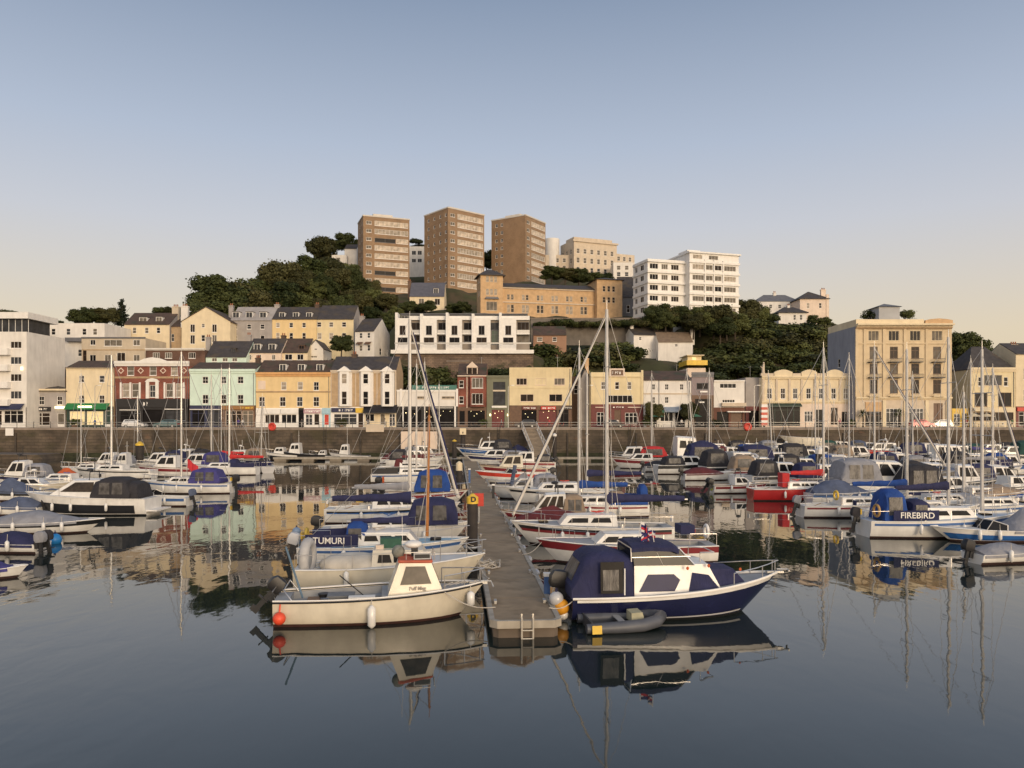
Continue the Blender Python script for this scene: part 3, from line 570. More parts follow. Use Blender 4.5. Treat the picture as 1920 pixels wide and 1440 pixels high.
b = House('shop_building', 'tan stone building with three white gabled bay windows above blue and black shops', 620, 743, 695, 150, 9.5, wm=TAN)
b.gx(670, SLATE, .0); b.chimney(665, 664, 10, BROWNR, 3); b.cornice(694, 700, .25, STONE)
for i, p in enumerate((647, 687, 727)):
    bx = MB(); x0, x1 = b.x(p - 8.5), b.x(p + 8.5); ops = [(b.x(p - 5), b.z(720), b.x(p + 5), b.z(701)), (b.x(p - 5), b.z(759), b.x(p + 5), b.z(734))]; T = lambda u, d, z: (u, -.8 + d, z)
    wall_face(bx, T, x0, x1, b.z(762), b.z(697), ops); q = (x1 - x0) * .28
    for xx, s1 in ((x0, -1), (x1, 1)):
        bx.face([(xx, -.8, b.z(762)), (xx + s1 * q, -.003, b.z(762)), (xx + s1 * q, -.003, b.z(697)), (xx, -.8, b.z(697))][::s1]); 
    bx.face([(x0, -.8, b.z(762)), (x0 - q, -.003, b.z(762)), (x1 + q, -.003, b.z(762)), (x1, -.8, b.z(762))][::-1])
    by = bx.build('bay', FRAME, b.o)
    for j, (u0, z0, u1, z1) in enumerate(ops): add_window(by, T, u0, z0, u1 - u0, z1 - z0, 's', FRAME, [P_BLIND, P_DARK, P_WARM, P_WARM, P_DARK, P_DARK][i + 3 * j], 0)
    gm = MB(); gm.prism([(x0 - q - .1, b.z(697) + .003), (x1 + q + .1, b.z(697) + .003), (b.x(p), b.z(687))], -.95, 1.2); gm.build('bay_gable', FRAME, b.o)
for p in (620.8, 667, 707, 742.2): b.slab(p - .8, p + .8, 700, 760, -.12, -.003, STONE, 'quoin')
b.shop(620, 683, 763, FRAME, [('glaze', 626, 669, 776, 796, P_GREY, 3), ('door', 672, 681, 775, 801, P_WARM, 1, BROWNP)]); b.sign(622, 667, 765, 773, NAVYP, dashes=(636, 662)); b.sign(667.3, 682, 765, 774, YELP)
b.shop(683, 743, 763, CREAM, [('glaze', 685, 702, 776, 790, P_DARK, 2), ('door', 713, 722, 776, 801, P_CURT), ('glaze', 730, 741, 776, 799, P_GREY, 2)]); b.awning(683, 745, 759, 775, BLACK, 1.4); b.done()

b = House('cafe_building', 'low white building with teal rooftop sign over an open fronted cafe', 744, 858, 733, 150, 10, wm=WHITER)
b.win(790, 743, 748, 16, P_CURT, 'm3', STONE); b.win(840, 743, 748, 24, P_CURT, 'm3', STONE); b.flat(); b.cornice(731, 735, .18, FRAME)
for p in (752, 857): b.slab(p - 2, p + 2, 729, 762, -.22, -.005, FRAME, 'pilaster')
sg = b.sign(772, 856, 722, 731, TEAL, .3, .5, 'rooftop_sign', dashes=(782, 840))
b.shop(744, 858, 762, BLACK, [('dark', 752, 790, 768, 801, P_DARK), ('dark', 794, 851, 768, 801, P_DARK)]); b.slab(755, 757, 762, 800, -.3, -.07, FRAME, 'post'); b.slab(852, 855, 762, 800, -.3, -.07, FRAME, 'post'); b.slab(810, 850, 764, 765.5, -.3, -.07, METAL, 'sign_light_bar'); b.done()

b = House('brick_house', 'narrow red brick house with white bay windows and cream gabled dormer', 858, 912, 706, 150, 9, wm=BRICK)
b.win(865, 713, 727, 9, P_WARM, 's'); b.win(865, 743, 757, 9, P_WARM, 's'); b.gx(683, BROWNR, .2); b.dormer(885, 688, 702, 20, PINKW, P_WARM, PINKW, peak=1.1)
bx = MB(); x0, x1 = b.x(882), b.x(909); ops = [(b.x(885), b.z(728), b.x(906), b.z(709)), (b.x(885), b.z(758), b.x(906), b.z(738))]; T = lambda u, d, z: (u, -.9 + d, z); wall_face(bx, T, x0, x1, b.z(763), b.z(706), ops)
for xx, s1 in ((x0, -1), (x1, 1)): bx.face([(xx, -.9, b.z(763)), (xx, -.003, b.z(763)), (xx, -.003, b.z(706)), (xx, -.9, b.z(706))][::s1])
for zz in (b.z(763), b.z(706)): bx.face([(x0, -.9, zz), (x1, -.9, zz), (x1, -.003, zz), (x0, -.003, zz)])
by = bx.build('bay', BRICK, b.o); add_window(by, T, ops[0][0], ops[0][1], ops[0][2] - ops[0][0], ops[0][3] - ops[0][1], 'm3', FRAME, P_CURT, 0); add_window(by, T, ops[1][0], ops[1][1], ops[1][2] - ops[1][0], ops[1][3] - ops[1][1], 'm3', FRAME, P_WARM, 0)
b.slab(875, 876.5, 704, 765, -.12, -.003, PINKW, 'drainpipe'); b.cornice(704, 707, .2, PINKW); b.shop(858, 912, 763, BROWNP, [('door', 861, 872, 770, 801, P_DARK, 1, BROWNP), ('dark', 877, 909, 770, 801, P_DARK)]); b.done()

b = House('restaurant_building', 'narrow sage grey building with tall glazed bay above a red restaurant entrance', 912.6, 954.6, 706, 150, 10, wm=GREEN_G)
b.win(936, 716, 759, 23, P_GREY, 'x', DKMETAL); b.flat(); b.cornice(704, 709, .25, GREEN_G); b.slab(924, 948, 731, 734, -.05, .12, STONE, 'spandrel'); b.shop(912.6, 954.6, 760, GREEN_G, [('dark', 922, 946, 768, 801, DKRED)]); b.sign(922, 950, 761, 764.5, FRAME); b.slab(918, 920.5, 776, 780, -.35, -.07, M_LAMP, 'wall_lamp'); b.slab(951, 953.5, 776, 780, -.35, -.07, M_LAMP, 'wall_lamp'); b.done()

b = House('bar_building', 'plain pale yellow clad box building with wide windows above red bar signs', 955, 1072, 689, 150, 11, wm=PALEY)
b.row([978, 1014, 1049], 709, 722, 20, [P_WARM, PALEY, P_CURT], 'm3', PINKW); b.win(988, 739, 753, 25, P_WARM, 'm2', PINKW); b.win(1042, 739, 753, 25, P_DARK, 'm2', PINKW); b.flat()
m = MB()
for k in range(38): x = b.x(957) + k * .31; m.box(x, x + .12, -.05, -.002, b.z(706), b.z(690))
cl = m.build('ribbed_cladding', PALEY, b.o); b.cornice(726, 729, .08, PALEY); b.shop(955, 1072, 760, BROWNP, [('dark', 978, 1006, 769, 800, P_DARK), ('dark', 1010, 1044, 769, 800, DKRED), ('glaze', 1048, 1066, 768, 800, P_DARK, 2, BLACK)]); b.sign(979, 1006, 762, 768, DKRED, dashes=(982, 1003)); b.sign(1014, 1042, 762, 768, REDP, dashes=(1017, 1040)); b.sign(1058, 1072, 762, 767, BLACK, dashes=(1060, 1071)); b.done()
b = House('gable_house', 'grey rendered gable end in the dark gap beside the bar', 1088, 1107, 712, 153, 10, wm=GREYR); b.gy(692, SLATE, .05); b.chimney(1100, 672, 7, ORANGEB, 1, 1.2, b.h); b.done()
b = House('alley_house', 'dark recessed house front between the bar and the pub', 1072.4, 1087.6, 706, 157, 8, wm=BROWNP); b.win(1080, 722, 738, 8, P_DARK); b.flat(); b.done()

b = House('pub_building', 'yellow pub with red ground floor and white framed windows and rooftop sign board', 1108, 1206, 698, 150, 10, wm=PALEY)
b.row([1131, 1157, 1180], 716, 730, 8, [P_CURT, P_WARM, P_CURT]); b.win(1163, 741, 755, 46, P_DARK, 'm5'); b.flat(); b.cornice(705, 708, .22, PALEY); b.slab(1202, 1206, 694, 758, -.16, -.003, PALEY, 'pilaster'); b.slab(1108, 1111, 698, 758, -.16, -.003, PALEY, 'pilaster')
b.sign(1142, 1171, 691, 706, PINKW, -.3, -.004, 'sign_surround'); b.sign(1146, 1168, 694, 704, BROWNP, -.36, -.302, 'rooftop_sign', dashes=(1148, 1166)); b.sign(1148, 1171, 761, 766, DKRED, dashes=(1149, 1169)); b.slab(1177, 1202, 763, 764.5, -.3, -.07, PINKW, 'sign_light_bar'); b.slab(1116, 1132, 763, 764.5, -.3, -.07, PINKW, 'sign_light_bar')
b.shop(1108, 1206, 758, DKRED, [('glaze', 1119, 1133, 773, 798, P_DARK, 2), ('door', 1152, 1164, 769, 801, BROWNP, 1, BROWNP), ('glaze', 1172, 1195, 774, 795, P_DARK, 3)]); b.done()

b = House('shop_building', 'white two-storey building with dark red roof above green parasol cafe', 1206.6, 1296, 713, 150, 9, wm=WHITER)
b.row([1225, 1250, 1278], 720, 731, 7, [P_DARK, P_DARK, P_WARM], 'sg'); b.row([1225, 1250], 744, 756, 7, [P_WARM, P_DARK], 'sg'); b.gx(697, BROWNR, .2); b.cornice(737, 739.5, .12, STONE); b.slab(1235, 1236, 713, 760, -.12, -.004, LEAD, 'drainpipe')
b.shop(1206.6, 1296, 760, WHITE, [('glaze', 1238, 1262, 772, 790, P_DARK, 3), ('dark', 1266, 1284, 770, 801, P_DARK), ('glaze', 1210, 1232, 770, 796, P_DARK, 2)]); b.awning(1244, 1285, 763, 773, mat('grey_blue_canvas', (.22, .26, .32), .8), 1.2); b.awning(1222, 1243, 766, 774, mat('green_canvas', (.06, .17, .11), .8), 1.4); b.done()

b = House('modern_building', 'mauve grey modern infill building with wide dark window', 1296.6, 1338, 707, 150, 9, wm=MAUVE); b.win(1317, 718, 730, 22, P_DARK, 'm2', LEAD); b.flat(); b.sign(1312, 1326, 733, 736, FRAME); b.cornice(698, 707, .3, LEAD); b.shop(1296.6, 1338, 741, BROWNP, [('dark', 1303, 1333, 748, 801, P_DARK)]); b.sign(1311, 1320, 753, 755.5, FRAME, -.3); b.done()
b = House('lookout_house', 'square yellow lookout house with balcony rising above the quay roofs', 1289, 1323, 690, 163, 8, base=14, wm=PINKW, found=11); b.done(); b.flat(); b.slab(1286, 1325, 676, 685, -.8, 7, YELP, 'balcony'); m = MB(); m.box(b.x(1290), b.x(1316), .4, 6, b.z(676), b.z(667)); m.build('lantern_room', PALEY, b.o); b.slab(1287, 1320, 665.4, 667, -.4, 7, CREAM, 'lantern_roof')
b.slab(1298, 1306, 669, 675, .33, .39, M_LIT, 'pane')
b = House('cafe_building', 'white boxy upper storey with long window over a brown open cafe', 1338.5, 1396, 715, 150, 9, wm=WHITER); b.win(1365, 719, 728, 31, P_DARK, 'm4'); b.win(1366, 749, 755, 24, P_DARK, 'm5'); b.flat(); b.cornice(713, 716, .3, FRAME); b.slab(1352, 1397, 755.5, 762, -.9, -.004, STONE, 'balcony'); b.shop(1338.5, 1396, 764, mat('rust_paint', (.13, .05, .03), .7), [('dark', 1344, 1366, 772, 801, P_DARK), ('dark', 1370, 1392, 772, 801, BROWNP)]); b.slab(1362, 1405, 771, 773, -.9, -.07, FRAME, 'canopy_edge'); b.done()
b = House('gable_house', 'blank grey side wall next to the ornate cream building', 1398, 1427, 708, 151.5, 10, wm=GREYR); b.flat(); b.shop(1398, 1427, 762, DKRED, [('dark', 1404, 1424, 770, 801, P_DARK)]); b.done()

b = House('theatre_building', 'ornate cream two-storey building with three arched parapets and corner statue', 1428, 1609, 708, 150, 11, wm=CREAM)
b.row([1443, 1468, 1491, 1516, 1539, 1563, 1586], 728, 748, 9, [P_WARM, P_WARM, P_GREY, P_DARK, P_GREY, P_DARK, P_BLIND], 'sg'); b.flat(); b.cornice(705, 711, .45, CREAM); b.cornice(752, 756, .25, CREAM)
for p in (1431, 1456, 1480, 1503, 1527.5, 1551, 1575, 1597, 1606): b.slab(p - 2, p + 2, 711, 752, -.16, -.004, STONE, 'pilaster')
for a, c in ((1451, 1485), (1502, 1531), (1549, 1579)):
    m = MB(); x0, x1 = b.x(a), b.x(c); z0 = b.z(705) + .003; n = 10; zt = b.z(693) - z0
    m.prism([(x0, z0)] + [(x1, z0)] + [(x1 + (x0 - x1) * i / n, z0 + zt * (.6 + .4 * math.sin(math.pi * i / n))) for i in range(n + 1)], -.3, .2); m.build('arched_parapet', CREAM, b.o)
for a, c in ((1430, 1450), (1486, 1501), (1532, 1548), (1580, 1606)):
    b.slab(a, c, 700, 704.9, -.2, .1, STONE, 'balustrade')
b.shop(1428, 1609, 757, PINKW, [('glaze', 1441, 1500, 762, 799, P_DARK, 5, DKGREEN), ('glaze', 1508, 1524, 771, 791, P_GREY, 3), ('dark', 1528, 1546, 768, 801, P_DARK), ('door', 1557, 1571, 764, 801, P_WARM, 2, PINKW), ('dark', 1578, 1588, 772, 801, P_DARK), ('glaze', 1591, 1604, 772, 797, P_GREY, 2)]); b.awning(1440, 1501, 756, 763, DKGREEN, .9); b.done()
m = MB(); x, z = b.x(1431), b.z(705) + .01; m.box(x - .5, x + .5, -.35, .35, z, z + .5); m.path([(x, 0, z + .5), (x, 0, z + 1.3), (x + .05, 0, z + 1.9), (x + .1, 0, z + 2.3)], lambda q: .34 - .16 * q, 8); m.path([(x + .05, 0, z + 1.8), (x - .3, -.1, z + 1.5), (x - .55, -.1, z + 1.9)], .1, 6); m.ell((x + .1, 0, z + 2.5), .17, .17, .22, 8, 6); m.build('statue', STONE, b.o, 60)
m = MB(); x, z = b.x(1600), b.z(700) + .005; m.ell((x, .1, z + .35), .62, .62, .6, 10, 6); m.tube((x, .1, z + .8), (x, .1, z + 1.6), .1, .06); m.ell((x, .1, z + 1.7), .2, .2, .2, 8, 5); m.build('finial', STONE, b.o, 60)

b = House('grand_hotel', 'tall five-storey cream stone building with balconies and small rooftop penthouse', 1604, 1784, 612, 147.5, 13, wm=mat('honey_stone', (.64, .51, .33), .8, .09, .7, streak=.3), group=None)
cols = (1638, 1676, 1716, 1757)
for j, p in enumerate(cols):
    b.win(p, 620, 639, 20, [P_CURT, P_DARK, P_DARK, P_CURT][j], 'm3', CREAM); b.win(p, 650, 672, 15, [P_CURT, P_WARM, P_WARM, P_CURT][j], 'x', mat('bronze_frame', (.2, .13, .08), .6)); b.win(p, 682, 701, 15, [P_WARM, P_CURT, P_DARK, P_DARK][j], 'x', BROWNP); b.win(p, 712, 738, 15, [P_DARK, P_GREY, P_DARK, P_WARM][j], 'x', BROWNP)
    for z0, z1 in ((672.5, 680), (701.5, 709), (738.5, 744)):
        m = MB(); u0, u1 = b.x(p - 11), b.x(p + 11); a, c = b.z(z1), b.z(z0); m.box(u0, u1, -.95, -.004, a, a + .16); m.box(u0, u1, -.95, -.9, c - .07, c)
        for q in range(12): x = u0 + (u1 - u0) * q / 11; m.box(x - .02, x + .02, -.94, -.905, a + .16, c - .07)
        m.build('balcony', DKMETAL if z0 < 738 else CREAM, b.o)
b.cornice(607.5, 613, 1.15, CREAM); b.cornice(613.5, 617, .5, TAN, name='frieze'); b.cornice(643, 646, .18); b.cornice(744.5, 749, .4, CREAM); b.flat()
for p in (1606, 1621, 1657, 1696, 1737, 1781): b.slab(p - 2.5, p + 2.5, 617.2, 744, -.2, -.004, b.wm, 'pilaster')
h = b.w / 2; m = MB(); m.box(-h, b.x(1731), -.3, .1, b.h + .01, b.z(599)); m.box(-h, -h + .4, .1, 12.8, b.h + .01, b.z(599)); m.build('parapet', CREAM, b.o)
m = MB(); m.prism([(b.x(1733), b.h + .01), (b.x(1784), b.h + .01), (b.x(1784), b.z(601)), (b.x(1775), b.z(599)), (b.x(1758), b.z(597.5)), (b.x(1741), b.z(599)), (b.x(1733), b.z(601))], -.5, .3); m.build('arched_parapet', ORANGEB, b.o)
b.shop(1604, 1784, 750, STONE, [('glaze', 1622, 1652, 772, 800, P_DARK, 3, BROWNP), ('glaze', 1661, 1690, 766, 800, P_GREY, 4), ('glaze', 1704, 1731, 766, 800, P_GREY, 4), ('door', 1750, 1767, 756, 801, mat('bronze_door', (.12, .06, .035), .5), 2, BROWNP)]); b.sign(1622, 1652, 754, 771, ORANGEB, -.2, -.065, 'blind_box')
for p in (1657, 1697, 1737, 1776): b.slab(p - 3, p + 3, 750.5, 800, -.28, -.064, CREAM, 'ground_pilaster')
b.side('L', 5, 12, 1.1, 1.7); b.done(sidem=SHADEBG)  # shade of the left wall is put in as a blue-grey side colour
pt = MB(); d = 6; x0, x1 = PX(1648, 153.5) - PX(b.pc, b.D), PX(1687, 153.5) - PX(b.pc, b.D); pt.box(x0, x1, d, d + 4.5, b.h, PZ(575, 153.5) - b.base); pt.build('penthouse', mat('pale_grey_render', (.42, .42, .42), .8, .08, .6), b.o)
pt = MB(); z0 = PZ(575, 153.5) - b.base + .003; c = (x0 + x1) / 2; A = [(x0 - .4, d - .4, z0), (x1 + .4, d - .4, z0), (x1 + .4, d + 4.9, z0), (x0 - .4, d + 4.9, z0)]
for i in range(4): pt.face([A[i], A[(i + 1) % 4], (c, d + 2.2, z0 + .9)])
pt.face(A[::-1]); pt.build('penthouse_roof', LEAD, b.o); m = MB(); m.box(x0 + 2.2, x0 + 3.4, d - .03, d - .004, b.h + .4, b.h + 2); m.build('penthouse_window', FRAME, b.o)

b = House('gable_house', 'grey rendered flank wall set back right of the tall cream hotel', 1785, 1819, 688, 156, 9, wm=GREYR); b.flat(); b.done()
b = House('cafe_building', 'low yellow lit cafe between the hotel and the yellow house', 1785, 1817, 766, 150.5, 5, wm=YELP); b.flat(); b.shop(1785, 1817, 770, YELP, [('glaze', 1788, 1800, 776, 799, P_DARK, 2), ('dark', 1803, 1814, 775, 801, P_DARK)]); b.done()
b = House('bar_building', 'yellow building with dark mansard roof and wide shaded openings', 1818.5, 1904, 692, 150, 9.5, wm=PALEY); b.hip(650, SLATE, .1, 3.2); b.cornice(689, 697, .35, CREAM); b.win(1862, 703, 723, 34, P_GREY, 'm3', STONE); b.win(1838, 707, 724, 8, P_DARK, 's'); b.win(1886, 707, 724, 8, P_DARK, 's'); b.win(1839, 736, 762, 24, P_DARK, 'm2', BROWNP); b.win(1884, 736, 762, 25, P_DARK, 'm2', BROWNP); b.win(1862, 741, 753, 6, P_WARM)
b.shop(1818.5, 1904, 765, CREAM, [('glaze', 1824, 1858, 773, 789, P_DARK, 3, BROWNP), ('glaze', 1862, 1900, 773, 789, P_WARM, 3, BROWNP)]); b.chimney(1900, 646, 13, PINKW, 3); b.awning(1822, 1859, 764, 771, CREAM, 1); b.done()
b = House('corner_house', 'tall cream house at the end of the quay row with dark slate roof', 1904.6, 2010, 664, 150, 10, wm=CREAM); b.gx(645, SLATE, .2); b.row([1925, 1955, 1985], 690, 712, 12, MIX); b.row([1925, 1955, 1985], 730, 752, 12, MIX); b.shop(1904.6, 2010, 762, DKRED, [('glaze', 1910, 1940, 772, 799, P_DARK, 3)]); b.sign(1906, 1940, 764, 771, REDP); b.done()

def lamps_in(cols, py, D):
    """small warm lamps hanging in the open cafe fronts"""
    for px in cols:
        h = min((k for k in HOUSES if abs(k.D - D) < 1), key=lambda k: abs(k.pc - px) - k.w * .5 * K / D); q = (px * 7919) % 13; m = MB(); x, z = h.x(px + q % 3 - 1), h.z(py + q % 6 - 3); r = .05 + .012 * (q % 4); m.ell((x, .1, z), r, r, r * 1.2, 8, 5); m.build('pendant_lamp', M_LAMP, h.o)
lamps_in((762, 776, 800, 815, 832, 845, 884, 893, 903, 928, 936, 942, 984, 999, 1018, 1030, 1040), 774, 150); lamps_in((766, 808, 826, 888, 932, 990, 1026), 781, 150)
for i, h in enumerate(HOUSES):
    if 149.9 < h.D < 150.1 and h.h > 7 and h.w > 8:
        m = MB(); x = h.w / 2 - .35; m.tube((x, -.09, 3.9), (x, -.09, h.h - .3), .055, n=6); m.build('drainpipe', LEAD, h.o)
    if h.h > 5 and i % 2 == 0 and h.D < 190:
        m = MB(); x, y, z = h.w * .3, h.dep * .5, h.h + (getattr(h, 'zr', h.h + 1) - h.h) * .9; m.tube((x, y, z - .6), (x, y, z + 1.7), .03, n=5); m.tube((x - .5, y, z + 1.5), (x + .5, y, z + 1.5), .02, n=4)
        for k in range(5): m.tube((x - .45 + k * .22, y - .25, z + 1.5), (x - .45 + k * .22, y + .25, z + 1.5), .012, n=4)
        m.build('aerial', METAL, h.o)
# ---------------------------------------------------------------- second row up the slope
def base_at(py, D): return PZ(py, D)
b = House('flat_block', 'long low white block with stepped flat roof behind the modern apartments', 66, 196, 606, 172, 12, base=11, wm=WHITER); b.row([100, 128, 158, 178], 616, 628, 8, MIX); b.row([118, 150], 655, 668, 8, MIX); b.slab(128, 168, 634, 641, -1.3, -.004, LEAD, 'balcony'); b.flat(); b.done()
b = House('slate_cottage', 'dark slate roofed cottage wedged beside the modern apartment block', 90, 126, 706, 160, 7, base=7, wm=BROWNP); b.gx(690, SLATE, .2); b.win(112, 710, 718, 10, P_CURT); b.done()
b = House('flat_roofed_house', 'beige flat roofed house with iron balcony below the dormered cream house', 153, 273, 634, 168, 10, base=12, wm=BEIGE); b.win(174, 637, 647, 10, P_DARK, 'm2'); b.win(212, 637, 649, 34, P_CURT, 'm3'); b.win(256, 637, 648, 13, P_CURT, 'm2'); b.row([174, 202, 256], 665, 677, 12, [P_DARK, P_CURT, P_CURT], 'm2'); b.win(227, 661, 677, 16, P_WARM, 'm2'); b.win(152.8 + 6, 655, 677, 7, P_WARM, 's', BROWNP); b.flat(); b.cornice(632, 635, .2, LEAD); b.slab(154, 272, 655, 657, -.06, -.003, TAN, 'string_course'); b.done()
b = House('brick_house', 'low dark red brick house with white windows and flat white eaves', 273.4, 384, 656, 166, 9, base=12, wm=BRICKB); b.row([293, 316, 360], 661, 672, 13, [P_CURT, P_CURT, P_WARM], 'm3'); b.flat(); b.cornice(653, 657, .4, WHITER); b.done()
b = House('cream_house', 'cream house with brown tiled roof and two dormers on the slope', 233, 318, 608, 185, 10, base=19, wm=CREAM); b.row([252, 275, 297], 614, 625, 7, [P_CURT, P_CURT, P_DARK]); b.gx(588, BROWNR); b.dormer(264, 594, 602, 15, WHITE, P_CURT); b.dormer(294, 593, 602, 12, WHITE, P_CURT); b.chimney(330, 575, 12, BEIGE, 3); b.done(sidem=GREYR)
b = House('side_extension', 'small grey brown extension tucked between two cream houses', 318.5, 340, 612, 186, 8, base=19, wm=TAN); b.gx(600, BROWNR); b.win(324, 626, 640, 5, P_GREY); b.done()
b = House('gabled_house', 'broad cream house with its wide gable end facing the harbour', 340.5, 432, 603, 182, 12, base=19.5, wm=CREAM); b.row([361, 402], 608, 623, 9, P_WARM, 'm2'); b.win(381, 607, 614, 6, P_CURT); b.win(361, 628, 645, 9, P_WARM, 'm2'); b.win(381, 628, 640, 7, P_DARK); b.win(402, 628, 643, 9, P_CURT, 'm2'); b.gy(576, BROWNR, .3); b.chimney(347, 574, 13, WHITER, 3, 4, b.h - 1); b.done()
b = House('terrace_house', 'grey rendered terrace house with three white dormers in its attic', 432.5, 510, 600, 186, 10, base=21, wm=GREYR); b.row([441, 467, 492], 608, 617, 8, P_DARK); b.row([441, 467, 492], 629, 641, 8, [P_DARK, P_CURT, P_DARK]); b.gx(577, GREYR)
for p in (440, 465, 491): b.dormer(p, 584, 595, 13, WHITE, P_GREY)
b.chimney(434, 573, 8, GREYR, 2); b.done()
b = House('terrace_house', 'bright yellow terrace house with three small dormers in slate roof', 510.5, 594, 598, 186, 10, base=21, wm=YELLOW); b.row([521, 546, 570], 605, 614, 7, [P_BLIND, P_DARK, P_WARM]); b.row([521, 546, 570], 624, 637, 7, [P_BLIND, P_DARK, P_WARM]); b.gx(577, SLATE)
for p in (527, 553, 578): b.dormer(p, 585, 594, 11, WHITE, P_GREY)
b.chimney(520, 571, 9, GREYR, 3); b.chimney(595, 571, 8, BROWNR, 3); b.done()
b = House('terrace_house', 'peach yellow terrace house at the end with grey white gable wall coloured as in shade', 594.5, 663, 598, 186, 10.5, base=21, wm=PALEY); b.row([597.5 + 1, 621, 645], 604, 613, 8, [P_WARM, P_CURT, P_WARM]); b.row([599, 621, 645], 624, 636, 8, [P_BLIND, P_BLIND, P_WARM]); b.gx(574, SLATE); b.done(sidem=GREYR)  # grey-white gable; its shade is painted in with the darker grey
b = House('white_house', 'small white house with dark roof and awnings at the terrace end', 664, 703, 621, 178, 9, base=19, wm=WHITER, rz=R(-14)); b.row([676, 692], 624, 634, 6, P_GREY); b.gx(599, SLATE, .2); b.awning(669, 681, 641, 646, BROWNP, .8); b.awning(686, 698, 641, 646, BROWNP, .8); b.row([676, 692], 647, 658, 6, [P_CURT, P_GREY]); b.side('R', 3, 3, 1.2, 1.6); b.done()
b = House('slate_house', 'pale mint house under a long dark slate roof above the shops', 386, 462, 669, 166, 9, base=12, wm=MINT); b.gx(641, SLATE, .2); b.dormer(434, 652, 661, 8, SLATE, P_GREY); b.row([402, 422, 440], 671, 678, 10, P_CURT, 'm2'); b.done()
b = House('slate_house', 'pinkish house with dark roof and two white dormers above the yellow shop', 462.5, 527, 661, 168, 9, base=12, wm=PINKW); b.gx(636, SLATE, .2); b.dormer(480, 644, 656, 13, WHITE, P_GREY); b.dormer(508, 644, 656, 13, WHITE, P_GREY); b.row([468, 486, 513], 665, 675, 7, [P_WARM, P_DARK, P_CURT], 'm2'); b.done()
b = House('slate_house', 'cream fronted house with skylit dark roof and white gable wall', 527.5, 577, 661, 169, 9, base=12, wm=CREAM); b.gx(636, BROWNR, .2); b.dormer(563, 646, 654, 11, BROWNP, P_DARK); b.win(541, 664, 675, 14, P_DARK, 'm2'); b.win(563, 664, 675, 12, P_DARK, 'm2'); b.done()
b = House('white_house', 'narrow white gabled cottage beside the round green tree', 578, 606, 654, 172, 8, base=13, wm=WHITER); b.gy(638, SLATE, .1); b.win(592, 648, 656, 6, P_DARK); b.win(588, 667, 671, 14, P_LITE if 'P_LITE' in globals() else P_CURT, 'm2'); b.done()

b = House('apartment_building', 'white modern terrace of apartments with bays and long white balcony slab', 745, 993, 600, 178, 10, base=22.6, wm=mat('taupe_render', (.27, .23, .19), .8, .1, .6))
b.row([780, 830, 878, 928], 605, 619, 17, [P_WARM, P_DARK, P_DARK, P_GREY], 'm2', LEAD); b.row([780, 830, 878], 629, 641, 17, [P_WARM, P_DARK, P_DARK], 'm2', LEAD); b.win(928, 619, 646, 14, mat('green_glass', (.05, .08, .06), .1), 'x', LEAD); b.row([981], 604, 620, 22, P_WARM, 'm3', LEAD); b.row([981], 626, 643, 22, P_CURT, 'm3', LEAD); b.flat()
for i, (a, c) in enumerate(((745, 768), (791, 820), (839, 867), (887, 920), (938, 968))):
    bx = MB(); x0, x1 = b.x(a), b.x(c); mid = (a + c) / 2; ops = [(b.x(mid - 5.5), b.z(629), b.x(mid + 5.5), b.z(612)), (b.x(mid - 9.5), b.z(646), b.x(mid + 9.5), b.z(634))]; T = lambda u, d, z: (u, -1.5 + d, z); wall_face(bx, T, x0, x1, 0, b.z(598), ops)
    for xx, s1 in ((x0, -1), (x1, 1)): bx.face([(xx, -1.5, 0), (xx, -.003, 0), (xx, -.003, b.z(598)), (xx, -1.5, b.z(598))][::s1])
    bx.face([(x0, -1.5, b.z(598)), (x1, -1.5, b.z(598)), (x1, -.003, b.z(598)), (x0, -.003, b.z(598))])
    by = bx.build('bay', WHITE, b.o)
    for j, (u0, z0, u1, z1) in enumerate(ops): add_window(by, T, u0, z0, u1 - u0, z1 - z0, 'm2', LEAD, [P_WARM, P_DARK][(i + j) % 2], 0)
    fn = MB(); fn.box(x0 - .25, x0 + .35, -1.7, 1.5, 0, b.z(590 if i % 2 else 588)); fn.build('fin_wall', WHITE, b.o)
m = MB(); m.box(b.x(745), b.x(993), .05, .12, b.z(592) - .08, b.z(592))
for k in range(40): x = b.x(746) + k * (b.x(992) - b.x(746)) / 39; m.box(x - .03, x + .03, .06, .11, b.h + .03, b.z(592) - .08)
m.build('roof_railing', METAL, b.o); b.slab(752, 985, 587, 598, 3.2, 9.5, P_GREY, 'penthouse'); b.slab(748, 990, 585, 587, 2.4, 9.8, LEAD, 'penthouse_roof')
b.slab(768, 993, 593.5, 600.5, -.7, -.004, WHITE, 'parapet_band')
for a, c in ((768, 790.5), (820.5, 838.5), (867.5, 886.5), (968.5, 993)): b.slab(a, c, 619.5, 626, -.9, -.85, METAL, 'balcony_rail'); b.slab(a, c, 626, 628, -1.2, -.004, WHITE, 'balcony')
m = MB(); m.box(b.x(738), b.x(1000), -4.2, -.01, -.85, -.02); m.build('terrace_slab', WHITE, b.o); b.slab(745, 995, 645.5, 648, -4.1, -4.05, METAL, 'terrace_rail'); b.done()
def wallthing(name, label, px0, px1, pt, pb, D, m_, th=.6, dz=None):
    t = thing(name, label, 'wall', (PX((px0 + px1) / 2, D), D, PZ(pb, D))); w = (px1 - px0) / K * D / 2; h = PZ(pt, D) - PZ(pb, D); m = MB(); m.box(-w, w, 0, th, -5, h - .22); m.build('masonry', m_, t); m = MB(); m.box(-w - .1, w + .1, -.08, th + .08, h - .217, h); m.build('coping', MATS['coping_stone'], t); return t
wallthing('retaining_wall', 'stone retaining wall under the white balcony slab of the apartments', 741, 1000, 656, 692, 174.6, RETAIN)
